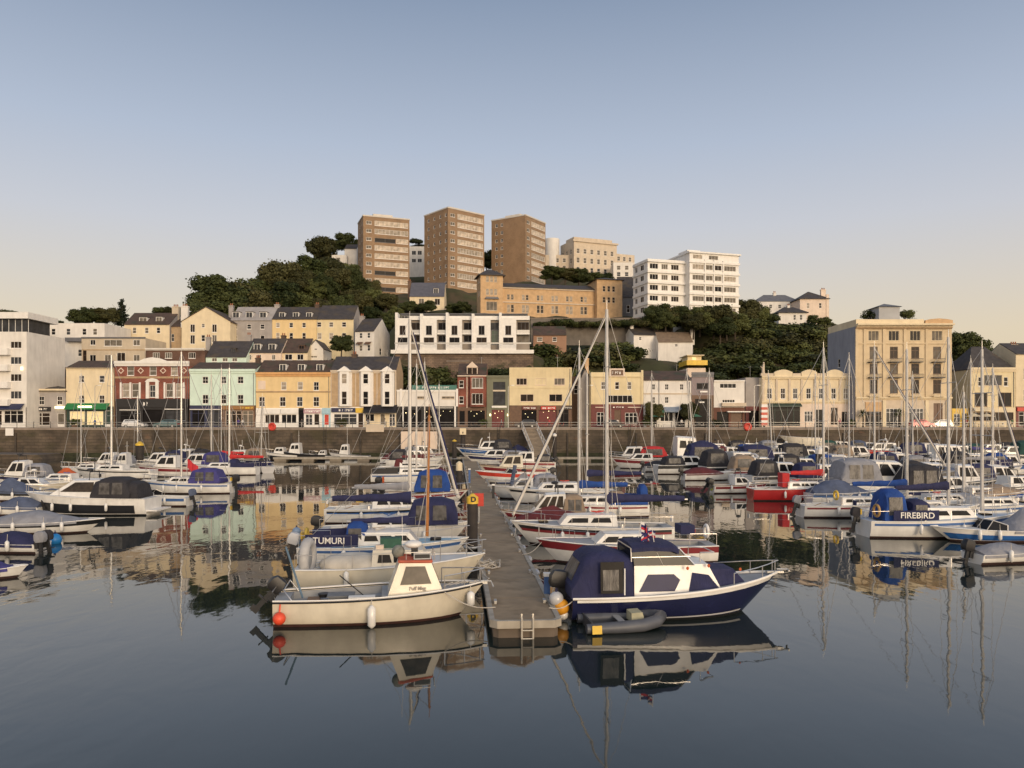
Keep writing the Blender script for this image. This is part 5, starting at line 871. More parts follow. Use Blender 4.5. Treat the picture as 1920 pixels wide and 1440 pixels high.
class Boat:
    def __init__(s, name, label, px, py, L, hd=0, B=None, F=None, Fb=None, hull=GEL, tr=.8, rake=.12, deck=DECKW, anti=ANTIF, cat='boat', group=None, cock=(.08, .4, .6, .45), stripe=None, D=None, rub=None, bow=1.0):
        s.D = DW(py) if D is None else D; s.L = L; s.B = B or L * .33; s.F = F or .1 * L + .05; s.Fb = Fb or s.F * 1.35; s.tr, s.rake, s.bw = tr, rake * L, bow
        s.o = thing(name, label, cat, (PX(px, s.D), s.D, 0), R(hd), group or GB); s.far = s.D > 75; s.cock = cock; s.mp = None
        N = 9 if s.far else 15; s.N = N; m = MB()
        rows = [1, .62, .3] ; st = [i / (N - 1) for i in range(N)]
        def ring(t):
            z0 = s.zs(t); pts = []
            zz = [z0, z0 * .62, z0 * .3, .10, -.12, -.3]; mu = [1, .965, .90, .83, .68, 0]
            return [(s.xs(t, z), s.hb(t) * k, z) for z, k in zip(zz, mu)] + [(s.xs(t, z), -s.hb(t) * k, z) for z, k in list(zip(zz, mu))[-2::-1]]
        rg = [ring(t) for t in st]; n = len(rg[0])
        for a, b in zip(rg, rg[1:]):
            for i in range(n - 1): m.face([a[i], b[i], b[i + 1], a[i + 1]], 1 if 3 <= i < n - 4 else (2 if (stripe and i in (0, n - 2)) else 0))
        m.face(rg[0][::-1][:], 0); hp = m.build('hull', [hull, anti, stripe or hull], s.o, 40)
        m = MB(); r = .035 if s.D > 60 else .028
        e = [(s.xs(t, s.zs(t)), s.hb(t) + .01, s.zs(t)) for t in st] + [(s.xs(t, s.zs(t)), -s.hb(t) - .01, s.zs(t)) for t in st[::-1]]; m.path(e, r, 5); m.build('gunwale', rub or FRAME, s.o, 60)
        m = MB(); c0, c1, cw, cd = cock if cock else (9, 9, 0, 0); st2 = sorted(set(st + ([c0, c1] if cock else [])))
        P = lambda t, k: (s.xs(t, s.zs(t)), s.hb(t) * .97 * k, s.zs(t) - .03 + .05 * (1 - k * k) * (s.hb(t) / s.B * 2))
        for a, b in zip(st2, st2[1:]):
            ks = [-1, -.5, 0, .5, 1]
            if cock and c0 - 1e-6 <= a and b <= c1 + 1e-6: ks = None; m.face([P(a, -1), P(b, -1), P(b, -cw), P(a, -cw)]); m.face([P(a, cw), P(b, cw), P(b, 1), P(a, 1)])
            else:
                for k, q in zip(ks, ks[1:]): m.face([P(a, k), P(b, k), P(b, q), P(a, q)])
        m.build('deck', deck, s.o)
        if cock:
            m = MB(); mids = [t for t in st2 if c0 - 1e-6 <= t <= c1 + 1e-6]; Q = lambda t, k: (P(t, k)[0], P(t, k)[1], s.zs(t) - cd)
            for a, b in zip(mids, mids[1:]):
                m.face([Q(a, -cw), Q(b, -cw), Q(b, cw), Q(a, cw)]); m.face([P(a, -cw), P(b, -cw), Q(b, -cw), Q(a, -cw)]); m.face([P(a, cw), Q(a, cw), Q(b, cw), P(b, cw)])
                if not s.far:
                    for sg in (-1, 1): k = sg * cw; kk = sg * cw * .55; q1, q2 = Vector(Q(a, k)), Vector(Q(b, k)); m.face([(q1.x, q1.y, q1.z + cd * .5), (q2.x, q2.y, q2.z + cd * .5), (q2.x, q2.y * .55, q2.z + cd * .5), (q1.x, q1.y * .55, q1.z + cd * .5)]); m.face([(q1.x, q1.y * .55, q1.z + cd * .5), (q2.x, q2.y * .55, q2.z + cd * .5), (q2.x, q2.y * .55, q2.z), (q1.x, q1.y * .55, q1.z)])
            for t in (c0, c1): m.face([P(t, -cw), P(t, cw), Q(t, cw), Q(t, -cw)])
            m.build('cockpit', deck, s.o)
    def hb(s, t):
        if t < .45: f = s.tr + (1 - s.tr) * math.sin(math.pi / 2 * t / .45)
        else: f = max(0.012, (1 - ((t - .45) / .55) ** (2.1 * s.bw))) ** .85
        return s.B / 2 * f
    def hbl(s, a, c, t): return s.hb(a) + (s.hb(c) - s.hb(a)) * (t - a) / (c - a)
    def zs(s, t): return s.F + (s.Fb - s.F) * t * t
    def xs(s, t, z):
        z0 = s.zs(t); return -s.L / 2 + s.L * t - s.rake * (1 - max(-.6, z) / z0) * t ** 3
    def X(s, t): return -s.L / 2 + s.L * t
    def stripe(s, m_, z0=.55, z1=.8, name='hull_stripe', t0=.02, t1=.97):
        m = MB(); ts = [t0 + (t1 - t0) * i / 12 for i in range(13)]
        for sg in (-1, 1):
            yw = lambda t, z: s.hb(t) * float(np.interp(z, [-.12 / s.zs(t), .10 / s.zs(t), .3, .62, 1], [.68, .83, .90, .965, 1])) + .022
            zz = sorted({z0, z1, *[z for z in (.3, .62) if z0 < z < z1]}); q = [[(s.xs(t, s.zs(t) * z), sg * yw(t, z), s.zs(t) * z) for z in zz] for t in ts]
            for a, b in zip(q, q[1:]):
                for i in range(len(zz) - 1): m.face([a[i], b[i], b[i + 1], a[i + 1]][::-sg])
        return m.build(name, m_, s.o)
    def trunk(s, t0, t1, w, h, m_=None, fr=.5, bk=.1, tap=.88, win=3, wm=None, wv=(.35, .8), name='cabin', z=None, roofm=None, w1=None, wu=(.08, .92), frontwin=True, rows=None):
        """cabin from station t0 to t1; w = share of the beam; fr/bk = slope run in metres; side windows as parts of it"""
        x0, x1 = s.X(t0), s.X(t1); y0 = s.hb(t0) * w; y1 = (w1 if w1 is not None else s.hb(t1) * w); z0 = (min(s.zs(t0), s.zs(t1)) - .06) if z is None else z; zb = max(s.zs(t0), s.zs(t1)); zt = zb + h
        a = [(x0, y0, z0), (x1, y1, z0), (x1, -y1, z0), (x0, -y0, z0)]; c = [(x0 + bk, y0 * tap, zt), (x1 - fr, y1 * tap, zt - h * .06), (x1 - fr, -y1 * tap, zt - h * .06), (x0 + bk, -y0 * tap, zt)]
        m = MB()
        for i in range(4):
            j = (i + 1) % 4; A_, B2, C2, D2 = [Vector(q) for q in (a[j], a[i], c[i], c[j])]; G = lambda u, v: (A_ * (1 - u) + B2 * u) * (1 - v) + (D2 * (1 - u) + C2 * u) * v
            for p in range(6):
                for q in range(3): m.face([G(p / 6, q / 3), G((p + 1) / 6, q / 3), G((p + 1) / 6, (q + 1) / 3), G(p / 6, (q + 1) / 3)])
        mid = [((c[0][0] + c[3][0]) / 2, 0, zt + h * .09), ((c[1][0] + c[2][0]) / 2, 0, zt + h * .03)]
        m.face([c[0], mid[0], mid[1], c[1]][::-1], 1); m.face([mid[0], c[3], c[2], mid[1]][::-1], 1); m.face([c[0], c[3], mid[0]], 1); m.face([c[1], mid[1], c[2]], 1)
        o = m.build(name, [m_ or GEL, roofm or m_ or GEL], s.o); s.lastq = (a, c, zt)
        quads = ((a[1], a[0], c[0], c[1]), (a[3], a[2], c[2], c[3])); wm = wm or TINT
        if win:
            for qd in quads:
                for i in range(win):
                    lo, hi = wu if qd is quads[1] else (1 - wu[1], 1 - wu[0]); d = (hi - lo) / win; k = MB(); k.panel(qd, lo + d * i + d * .06, lo + d * (i + 1) - d * .06, wv[0], wv[1], .02, .03, inset=.08); k.build('window', wm, o)
        if frontwin and h > .55:
            qd = (a[2], a[1], c[1], c[2]); n = 2
            for i in range(n): k = MB(); k.panel(qd, .06 + .45 * i, .49 + .45 * i, max(.1, wv[0]), .92, .012, .02, inset=.04); k.build('windscreen', wm, o)
        return o
    def canopy(s, t0, t1, w, h, m_, z=None, wins=2, drop=.0, name='canopy', peak=.0, fr=.25, bk=.12, clear=None, shear=0.0, flat=.5, endh=.3):
        """arched canvas from t0 to t1"""
        x0, x1 = s.X(t0), s.X(t1); z0 = max(s.zs(t0), s.zs(t1)) if z is None else z; n = 10; yb = max(s.hb(t0), s.hb(t1)) * w; rg = []
        for q, hh, ww in ((0, .25, 1), (bk, .88, .96), (.35, 1, .95), (.7, 1 - drop, .95), (1 - fr * .3, .86 - drop, .95), (1, endh, .98)):
            x = x0 + (x1 - x0) * q; R_ = []
            for i in range(n + 1):
                a = math.pi * i / n; y = math.cos(a); zz = math.sin(a); y = math.copysign(abs(y) ** .55, y); zz = zz ** flat if zz > 0 else 0
                R_.append((x + shear * (zz if q > .6 else 0), yb * ww * y, z0 + h * hh * zz))
            rg.append(R_)
        m = MB(); m.loft(rg, False, False); m.face(rg[0]); m.face(rg[-1][::-1]); o = m.build(name, m_, s.o, 50); cl = clear or CLEARW
        for sg in (-1, 1):
            for i in range(wins):
                u0, u1 = .18 + .66 / wins * i, .18 + .66 / wins * (i + 1) - .06; k = MB(); xa, xb = x0 + (x1 - x0) * u0, x0 + (x1 - x0) * u1; y = sg * yb * .955
                qd = [(xa, y, z0), (xb, y, z0), (xb, y * .93, z0 + h * .8), (xa, y * .93, z0 + h * .8)]
                k.panel(qd if sg < 0 else [qd[1], qd[0], qd[3], qd[2]], .0, 1.0, .22, .93, .03, .04, inset=.03); k.build('clear_panel', cl, o)
        return o
    def screen(s, t0, t1, w, h, fm=ALU, gm=None):
        """raked windscreen, wrapped round three sides"""
        z = s.zs(t0) + .02; x0, x1 = s.X(t0), s.X(t1); y0, y1 = s.hb(t0) * w, s.hb(t1) * w * .8; pts = [(x0, y0), (x1 - .1, y1), (x1, 0), (x1 - .1, -y1), (x0, -y0)]; top = [(x0 - .05, y0 * .93), (x1 - .1 - h * .8, y1 * .9), (x1 - h * .8, 0), (x1 - .1 - h * .8, -y1 * .9), (x0 - .05, -y0 * .93)]
        m = MB(); A = [(x, y, z) for x, y in pts]; T = [(x, y, z + h * (.55 if i in (0, 4) else 1)) for i, (x, y) in enumerate(top)]
        for i in range(4): m.face([A[i], A[i + 1], T[i + 1], T[i]])
        o = m.build('windscreen', gm or TINT, s.o); m = MB(); m.path(T, .03, 5)
        for p, q in zip(A, T): m.tube(p, q, .022, n=5)
        m.build('windscreen_frame', fm, o); return o
    def tarp(s, t0, t1, h, m_, w=1.0, name='boat_cover', peak=.5):
        ts = [t0 + (t1 - t0) * i / 8 for i in range(9)]; rg = []
        for i, t in enumerate(ts):
            u = i / 8; hh = h * (1 - abs(u - peak) / max(peak, 1 - peak)) ** .8 * (.93 + .14 * ((i * 7) % 3) / 2) + .04; y = s.hb(t) * w + .03; z = s.zs(t)
            rg.append([(s.X(t), y, z - .14), (s.X(t), y, z + .03), (s.X(t), y * .5, z + hh * .62), (s.X(t), 0, z + hh), (s.X(t), -y * .5, z + hh * .62), (s.X(t), -y, z + .03), (s.X(t), -y, z - .14)])
        m = MB(); m.loft(rg, False, False); m.face(rg[0]); m.face(rg[-1][::-1]); return m.build(name, m_, s.o, 60)
    def mast(s, t, H, r=None, m_=ALU, spread=(.45, .72), lean=0.0, rig=True, jib=None, jibm=None, wire=None):
        if s.mp:                          # mast seen on column mp[0], its top on row mp[1]
            hd = s.o.rotation_euler.z; lx = (PX(s.mp[0], s.D) - s.o.location.x) / math.cos(hd); t = s.mt = lx / s.L + .5; H = PZ(s.mp[1], s.D + lx * math.sin(hd))
        z = s.zs(t) + (s.cab if hasattr(s, 'cab') else .1); x = s.X(t); r = (r or (.075 if s.D < 60 else .085)) * 1.15; xt = x + lean
        m = MB(); m.tube((x, 0, z - .3), (xt, 0, H), r, r * .7, 8); m.tube((xt, 0, H), (xt + .0, 0, H + .5), .018, n=4); o = m.build('mast', m_, s.o, 40)
        m = MB()
        for q in spread: zz = z + (H - z) * q; w = s.B * .3; xx = x + (xt - x) * q; m.tube((xx, -w, zz), (xx, w, zz), .025, n=5)
        m.build('spreader', m_, o)
        if rig:
            wr = wire or (.012 if s.D < 60 else (.02 if s.D < 100 else .026)); m = MB(); bx = s.X(1) - .05; sx = s.X(0) + .1; yb = s.hb(t) * .95
            m.tube((xt, 0, H - .1), (bx, 0, s.zs(1)), wr, n=4); m.tube((xt, 0, H), (sx, 0, s.zs(0)), wr, n=4)
            for sg in (-1, 1):
                q = spread[-1]; zz = z + (H - z) * q; w = s.B * .3 * sg; xx = x + (xt - x) * q; m.tube((xt, 0, H - .2), (xx, w, zz), wr, n=4); m.tube((xx, w, zz), (x - .05, yb * sg, s.zs(t)), wr, n=4)
                zz = z + (H - z) * spread[0]; m.tube((x + (xt - x) * spread[0], 0, zz), (x - .5, yb * sg, s.zs(t)), wr, n=4)
            m.build('rigging', WIRE, s.o)
        if jib:
            m = MB(); p, q = Vector((xt, 0, H - .3)), Vector((s.X(1) - .12, 0, s.zs(1) + .3)); m.path([p.lerp(q, i / 8) for i in range(9)], lambda u: jib * (.35 + .65 * min(1, u * 1.6)), 7); m.build('furled_jib', jibm or SAILC, s.o, 60)
            if jibm is None or True:
                m = MB(); m.path([p.lerp(q, .05 + .9 * i / 8) + Vector((jib * .5, -.04, 0)) for i in range(9)], lambda u: jib * .7 * (.35 + .65 * min(1, u * 1.6)), 6); m.build('sun_strip', s.uv if hasattr(s, 'uv') else CNAVY, s.o, 60)
    def boom(s, t, ln, z, cover=None, fat=.2, up=0.0):
        x = s.X(t) - .1; m = MB(); m.tube((x, 0, z), (x - ln, 0, z + up), .05, n=7); o = m.build('boom', ALU, s.o)
        if cover:
            m = MB(); rg = []
            for i in range(9):
                u = i / 8; xx = x + .12 - (ln - .05) * u; f = fat * (1.25 - .55 * u) * (.9 + .2 * ((i * 5) % 3) / 2); zz = z + up * u + f * .35
                rg.append([(xx, f * .62 * math.cos(a), zz + (f * (1.5 if i == 0 else 1)) * math.sin(a)) for a in [2 * math.pi * k / 8 for k in range(8)]])
            m.loft(rg); k = m.build('sail_cover', cover, s.o, 60)
            return k
    def rails(s, t0=.8, h=.55, stern=True, lines=True, r=None):
        r = r or (.014 if s.D < 50 else .02); m = MB(); zz = lambda t: s.zs(t) + h; e = [(s.xs(t, 9) if False else s.X(t), s.hb(t) * .93, zz(t)) for t in (t0, .87, .94, .985)]; e2 = [(x, -y, z) for x, y, z in e[::-1]]; m.path(e + [(s.X(1.0) + .05, 0, zz(1))] + e2, r, 5)
        for t in (t0, .9, .985):
            for sg in (-1, 1): m.tube((s.X(t), sg * s.hb(t) * .93, s.zs(t)), (s.X(t), sg * s.hb(t) * .93, zz(t)), r, n=5)
        m.build('pulpit', STEEL, s.o)
        if stern:
            m = MB(); y = s.hb(0) * .93; P = [(s.X(.16), y, s.zs(.16) + h), (s.X(.01), y, s.zs(0) + h), (s.X(.01), -y, s.zs(0) + h), (s.X(.16), -y, s.zs(.16) + h)]; m.path(P, r, 5)
            for p in P: m.tube((p[0], p[1], p[2] - h), p, r, n=5)
            m.build('pushpit', STEEL, s.o)
        if lines:
            for sg in (-1, 1):
                m = MB(); ts = [.16 + (t0 - .16) * i / 4 for i in range(5)]
                for a, b in zip(ts, ts[1:]): m.tube((s.X(a), sg * s.hb(a) * .95, s.zs(a) + h), (s.X(b), sg * s.hb(b) * .95, s.zs(b) + h), r * .5, n=4)
                for t in ts[1:-1]: m.tube((s.X(t), sg * s.hb(t) * .95, s.zs(t)), (s.X(t), sg * s.hb(t) * .95, s.zs(t) + h), r * .9, n=4)
                m.build('guard_rail', STEEL, s.o)
    def outboard(s, m_=BLACK, y=0.0, tilt=.0, sc=1.0, x=None):
        x = s.X(0) - .12 if x is None else x; z = s.zs(0) + .12; m = MB(); c, sn = math.cos(tilt), math.sin(tilt)
        T = lambda px, py, pz: (x + (px * c + pz * sn) * sc - .1, y + py * sc, z + (-px * sn + pz * c) * sc)
        rg = [[T(px, py, pz) for px, py in ((-.3 * k, -.17 * k), (.18 * k, -.17 * k), (.22 * k, 0), (.18 * k, .17 * k), (-.3 * k, .17 * k), (-.36 * k, 0))] for pz, k in ((.0, .8), (.12, 1), (.36, 1), (.5, .75), (.54, .3))]
        m.loft(rg); o = m.build('outboard', m_, s.o, 40); m = MB(); m.box(-.1, .07, -.06, .06, -.75, .0, T=T); m.box(-.28, .12, -.1, .1, -.42, -.38, T=T); m.box(-.2, .1, -.04, .04, -.95, -.75, T=T); m.box(.05, .22, -.12, .12, -.3, .05, T=T); m.build('outboard_leg', DKMETAL, o); return o
    def lettering(s, text, parent, x, y, z, size, m_, side=-1, tilt=0.0, yaw=0.0):
        c = bpy.data.curves.new('lettering', 'FONT'); c.body = text; c.size = size; c.align_x = 'CENTER'; c.align_y = 'CENTER'; c.extrude = .006; c.offset = .004; c.materials.append(m_)
        return text_mesh(c, parent, (x, y, z), (R(90) + tilt, 0, yaw))
    def cloth(s, t0, t1, m_, h=.5, z=None, name='dodger_cloth', sides=(-1, 1), off=.97):
        o = None
        for sg in sides:
            m = MB(); xs = [t0 + (t1 - t0) * i / 5 for i in range(6)]; q = [[(s.X(t), sg * s.hbl(t0, t1, t) * off, s.zs(t) + .06), (s.X(t), sg * s.hbl(t0, t1, t) * off, s.zs(t) + .06 + h)] for t in xs]
            for a, b in zip(q, q[1:]): m.face([a[0], b[0], b[1], a[1]]); m.face([(p[0], p[1] - sg * .02, p[2]) for p in (a[0], a[1], b[1], b[0])])
            k = m.build(name, m_, s.o); o = o or k
        return o
    def ring_buoy(s, t, y, z, m_, r=.3, axis='y'):
        m = MB(); m.torus((s.X(t), y, z), r, .075, 16, 7, axis); return m.build('lifebuoy', m_, s.o, 80)
    def flag(s, t, y, z, h, cols, sz=.5, dr=-1):
        m = MB(); m.tube((s.X(t), y, z), (s.X(t) + dr * .15, y, z + h), .012, n=5); o = m.build('flagstaff', FRAME, s.o); k = MB(); n = 6; P = lambda i, v: (s.X(t) + dr * (.15 + .07 * math.sin(i * 1.3) + sz * i / n * .55), y + .06 * math.sin(i * 1.7), z + h - .03 - v * sz * .55 - sz * .42 * i / n)
        for i in range(n):
            for j in range(5): k.face([P(i, j / 5), P(i + 1, j / 5), P(i + 1, (j + 1) / 5), P(i, (j + 1) / 5)], 1 if (j == 2 or i == 3) else (2 if (i + j) % 3 == 0 else 0))
        k.build('flag', cols, o); return o
FLAGM = None
def sail(label, px, py, L, hd, H, mt=.58, cover=CNAVY, hull=GEL, hood=None, jib=None, stripe=None, mm=ALU, cab=.42, deck=DECKW, lean=0, cabm=None, boomup=0, wins=3, anti=ANTIF, rig=True, boomz=1.25, rail=None, cat='sailing boat', bl=.36, name='sailing_boat', F=None, uv=None, mr=None, mp=None):
    b = Boat(name, label, px, py, L, hd, hull=hull, deck=deck, stripe=stripe, tr=.66, anti=anti, cat=cat, F=F, cock=(.06, .34, .55, .4)); b.cab = cab
    if uv: b.uv = uv
    b.mp = mp; b.mt = mt
    b.trunk(.35, .72, .62, cab, cabm, fr=.55, bk=.06, win=wins if not b.far else 2, w1=b.hb(.72) * .55, wv=(.42, .78))
    if mt: b.mast(mt, H, mr, mm, lean=lean, jib=jib, rig=rig)
    if cover: b.boom(b.mt or .58, L * bl, b.zs(.4) + cab + boomz * .6, cover, .2 if L > 7 else .16, boomup)
    if hood: b.canopy(.27, .4, .58, cab + .55, hood, z=b.zs(.35) + .02, wins=1 if not b.far else 0, name='spray_hood')
    if rail if rail is not None else not b.far or True: b.rails(lines=not b.far, stern=True)
    q = int(px * 3 + py) % 5
    if q in (0, 2, 3) and not stripe and hull in (GEL, GELC): b.stripe((BLUEP, None, BLKH, MAROON, None)[q], .74, .88)
    if b.D < 80:
        for sg in (-1, 1): m = MB(); m.tube((b.X(.33), sg * b.hb(.33) * .8, b.zs(.33)), (b.X(.33), sg * b.hb(.33) * .8, b.zs(.33) + .2), .09, .07, 10); m.build('winch', STEEL, b.o)
        m = MB(); m.box(b.X(.77), b.X(.77) + .5, -.26, .26, b.zs(.8) + .02, b.zs(.8) + .1); m.build('fore_hatch', TINT, b.o)
        m = MB(); z = b.lastq[2]; m.path([(b.X(.45), -.3, z + .06), (b.X(.5), .1, z + .14), (b.X(.47), .3, z + .1), (b.X(.42), .0, z + .13), (b.X(.45), -.28, z + .1)], .03, 5); m.build('coiled_sheet', (ROPE, BLUEP, REDP)[q % 3], b.o)
        m = MB(); m.tube((b.X(.05), 0, b.zs(0) - .3), (b.X(.2), .05, b.zs(.1) + .1), .03, .025, 6); m.build('tiller', TEAK, b.o); m = MB(); m.box(b.X(.0) - .03, b.X(.0) + .05, .2, .55, b.zs(0) + .25, b.zs(0) + .55); m.build('stern_locker', (YELP, CNAVY, FRAME, CORG, CBLK)[q], b.o)
    return b
def cruiser(label, px, py, L, hd, hull=GEL, can=CNAVY, stripe=None, sup=1.15, t=(.36, .72), deck=DECKW, hood=(.06, .37, 1.5), wm=None, rail=True, cat='motor boat', name='motor_cruiser', win=2, arch=None, anti=ANTIF, fr=.9, roofm=None, F=None, tr=.86, cabm=None, rake=.16):
    q = int(px * 3 + py) % 7; b = Boat(name, label, px, py, L, hd, hull=hull, deck=deck, stripe=stripe, tr=tr, anti=anti, cat=cat, F=F or L * .115 + .1, rake=rake, cock=(.05, .34, .7, .4), rub=(RUB, FRAME, RUB, CNAVY, FRAME, RUB, TEAK)[q])
    if q in (0, 2, 3, 5, 6) and not stripe: b.stripe((CNAVY, None, BLKH, BLUEH, None, BLKH, MAROON)[q], .58, .86)
    if q in (1, 4): m = MB(); x = b.X(.72); m.box(x - .2, x + 1.0, -.45, .45, b.zs(.75) + .3, b.zs(.75) + .34); m.build('sun_pad', CSTEEL, b.o)
    m = MB(); x = b.X(t[0] + .1); z = max(b.zs(t[0]), b.zs(t[1])) + sup
    m.path([(x, -.7, z), (x, -.6, z + .55), (x, .6, z + .55), (x, .7, z)], .035, 5); m.tube((x, 0, z + .5), (x, 0, z + 1.5), .025, n=4); m.ell((x + .15, .3, z + .68), .24, .24, .11, 8, 5); m.build('aerial_arch', FRAME if q % 2 else DKMETAL, b.o)
    b.trunk(t[0], t[1], .72, sup, cabm, fr=fr, bk=.05, win=win, wm=wm, wv=(.36, .9), roofm=roofm, w1=b.hb(t[1]) * .66)
    if hood: b.canopy(hood[0], hood[1], .9, hood[2], can, wins=2 if not b.far else 1)
    if arch:
        m = MB(); x = b.X(arch); y = b.hb(arch) * .9; z = b.zs(arch); m.path([(x + .5, -y, z), (x, -y * .9, z + 1.5), (x - .15, -y * .5, z + 1.75), (x - .15, y * .5, z + 1.75), (x, y * .9, z + 1.5), (x + .5, y, z)], .11, 6); m.build('radar_arch', GEL, b.o, 50)
    if rail: b.rails(t0=.66, stern=False, lines=False, h=.5)
    return b
def speed(label, px, py, L, hd, hull=GEL, cover=CGREY, stripe=None, ob=BLACK, name='speedboat', cat='motor boat', h=.75, peak=.42, t=(.02, .72), anti=ANTIF, screen=False, F=None):
    b = Boat(name, label, px, py, L, hd, hull=hull, stripe=stripe, tr=.88, anti=anti, cat=cat, F=F or .12 * L, rake=.16, cock=(.05, .5, .72, .3))
    if cover: b.tarp(t[0], t[1], h, cover, peak=peak)
    if screen: b.screen(.46, .62, .85, .5)
    if ob: b.outboard(ob, tilt=.25)
    return b
def wheelhouse(label, px, py, L, hd, hull=GEL, t=(.5, .74), h=1.5, name='fishing_boat', roofm=None, wm=None, mast=None, deck=DECK, stripe=None, cabm=None, anti=ANTIF, F=None, rub=BLACK, D=None):
    b = Boat(name, label, px, py, L, hd, hull=hull, deck=deck, stripe=stripe, tr=.8, cat='fishing boat', anti=anti, F=F or .1 * L, Fb=.19 * L, cock=(.06, .46, .8, .35), rub=rub, D=D)
    b.trunk(t[0], t[1], .72, h, cabm, fr=.5, bk=.12, win=2, wm=wm, wv=(.5, .86), name='wheelhouse', roofm=roofm)
    if mast:
        m = MB(); x = b.X(t[0] + .05); z = b.lastq[2]; m.tube((x, 0, z), (x, 0, z + mast), .05, .03, 6); m.tube((x, -.5, z + mast * .6), (x, .5, z + mast * .6), .03, n=5); m.build('mast', ALU, b.o)
    b.rails(t0=.76, stern=False, lines=False, h=.45); return b
# ---- row on the near side of the walkway, left of it (bows to the walkway), nearest first
UJ = [mat('flag_navy', (.02, .025, .12), .8, .1, 3), mat('flag_red', (.5, .03, .04), .8, .1, 3), mat('flag_white', (.7, .68, .66), .8, .1, 3)]
def hero_fishing():
    b = Boat('fishing_boat', 'cream fishing boat with red roofed wheelhouse and black rubbing strake beside the walkway end', 716, 1158, 6.75, 9, B=2.35, F=.80, Fb=1.04, hull=GELC, deck=DECK, tr=.74, rake=.12, cat='fishing boat', cock=(.07, .5, .86, .5), rub=BLACK, anti=mat('oxblood_antifouling', (.055, .02, .016), .8, .3, 2))
    m = MB(); ts = [i / 14 for i in range(15)]; m.path([(b.X(t), b.hb(t) * .965, b.zs(t) + .05) for t in ts] + [(b.X(t), -b.hb(t) * .965, b.zs(t) + .05) for t in ts[::-1]], .03, 5); m.build('white_capping', FRAME, b.o, 60)
    w = b.trunk(.525, .80, .72, .98, GELC, fr=.42, bk=.40, tap=.80, win=1, wm=TINTB, wv=(.36, .88), wu=(.13, .87), name='wheelhouse', roofm=mat('faded_red_roof', (.45, .10, .05), .6, .2, 2), w1=b.hb(.80) * .76)
    a, c, zt = b.lastq
    m = MB(); 
    for p, q in zip(c, c[1:] + c[:1]): m.tube((p[0], p[1], p[2] + .02), (q[0], q[1], q[2] + .02), .05, n=6)
    m.build('roof_edge', mat('faded_red_roof', (0, 0, 0)), w)
    m = MB(); x = (c[0][0] + c[1][0]) / 2; m.ell((x - .05, .1, zt + .46), .30, .30, .13, 14, 8); m.build('radar_dome', WHITE, w, 80)
    m = MB(); m.box(x - .12, x + .1, 0, .2, zt + .04, zt + .34); m.build('dome_bracket', DKMETAL, w)
    m = MB(); m.box(x - .05, x + .5, -.42, -.12, zt + .03, zt + .24); m.build('roof_box', GELG, w); m = MB(); m.box(x - .02, x + .47, -.43, -.422, zt + .07, zt + .2); m.build('roof_box_grille', DKMETAL, w)
    m = MB(); m.ell((x - .55, .15, zt + .22), .22, .3, .22, 10, 7); m.build('net_bag', mat('grey_net', (.2, .2, .17), .9, .3, 8), w, 70)
    m = MB()
    for y in (-.45, .45): m.tube((x + .62, y, zt), (x + .62, y, zt + .26), .015, n=5)
    m.path([(x + .62, -.45, zt + .26), (x + .62, .45, zt + .26)], .015, 5); m.path([(x - .3, -.5, zt + .05), (x - .3, -.5, zt + .28), (x + .5, -.5, zt + .28), (x + .5, -.5, zt + .05)], .013, 5); m.build('roof_rail', STEEL, w)
    m = MB(); m.tube((x - .4, .3, zt), (x - .42, .3, zt + 1.5), .012, .006, 5); m.build('aerial', FRAME, w)
    b.lettering('Puff Mag', w, (a[2][0] + a[3][0]) / 2 + .05, -(b.hb(.525) * .72 + b.hb(.8) * .76) / 2 + .0, zt - .98 + .12, .16, mat('faded_lettering', (.30, .26, .22), .7, .1, 4), tilt=-.17)
    m = MB(); m.box(b.X(.14), b.X(.2), -.62, .62, b.F - .22, b.F - .16); m.build('thwart', TEAK, b.o)
    m = MB(); m.box(b.X(.25), b.X(.36), -.3, .3, b.F - .48, b.F - .02); m.box(b.X(.24), b.X(.37), -.33, .33, b.F - .017, b.F + .03); m.build('engine_box', mat('grey_box', (.17, .17, .17), .7, .2, 3), b.o)
    m = MB(); m.box(b.X(.345), b.X(.47), -.82, -.5, b.F - .3, b.F + .08); m.build('bench', WHITE, b.o); m = MB(); m.box(b.X(.38), b.X(.395), -.83, -.822, b.F - .12, b.F); m.box(b.X(.43), b.X(.445), -.83, -.822, b.F - .12, b.F); m.build('bench_slot', DKMETAL, b.o)
    m = MB(); m.tube((b.X(.22), .25, b.F - .1), (b.X(.22), .25, b.F + .02), .16, .2, 12); m.build('bucket', DKMETAL, b.o)
    m = MB(); m.tube((b.X(.12), .2, b.F - .1), (b.X(.03), .75, b.F + 1.5), .035, n=7); m.build('stern_spar', mat('blue_grey_spar', (.10, .16, .22), .5), b.o)
    m = MB(); m.tube((b.X(.43), -.2, b.F - .1), (b.X(.3), -.3, b.F + .7), .02, n=6); m.build('tiller', DKMETAL, b.o)
    m = MB(); y = b.hb(.05) * .9; m.path([(b.X(.09), -y, b.F), (b.X(.05), -y * .95, b.F + .38), (b.X(.05), y * .95, b.F + .38), (b.X(.09), y, b.F)], .022, 6); m.path([(b.X(.01), -y * .8, b.F + .02), (b.X(-.005), -y * .8, b.F + .3), (b.X(-.005), y * .8, b.F + .3), (b.X(.01), y * .8, b.F + .02)], .02, 6); m.build('stern_rail', STEEL, b.o, 60)
    b.rails(t0=.8, stern=False, lines=False, h=.5, r=.02)
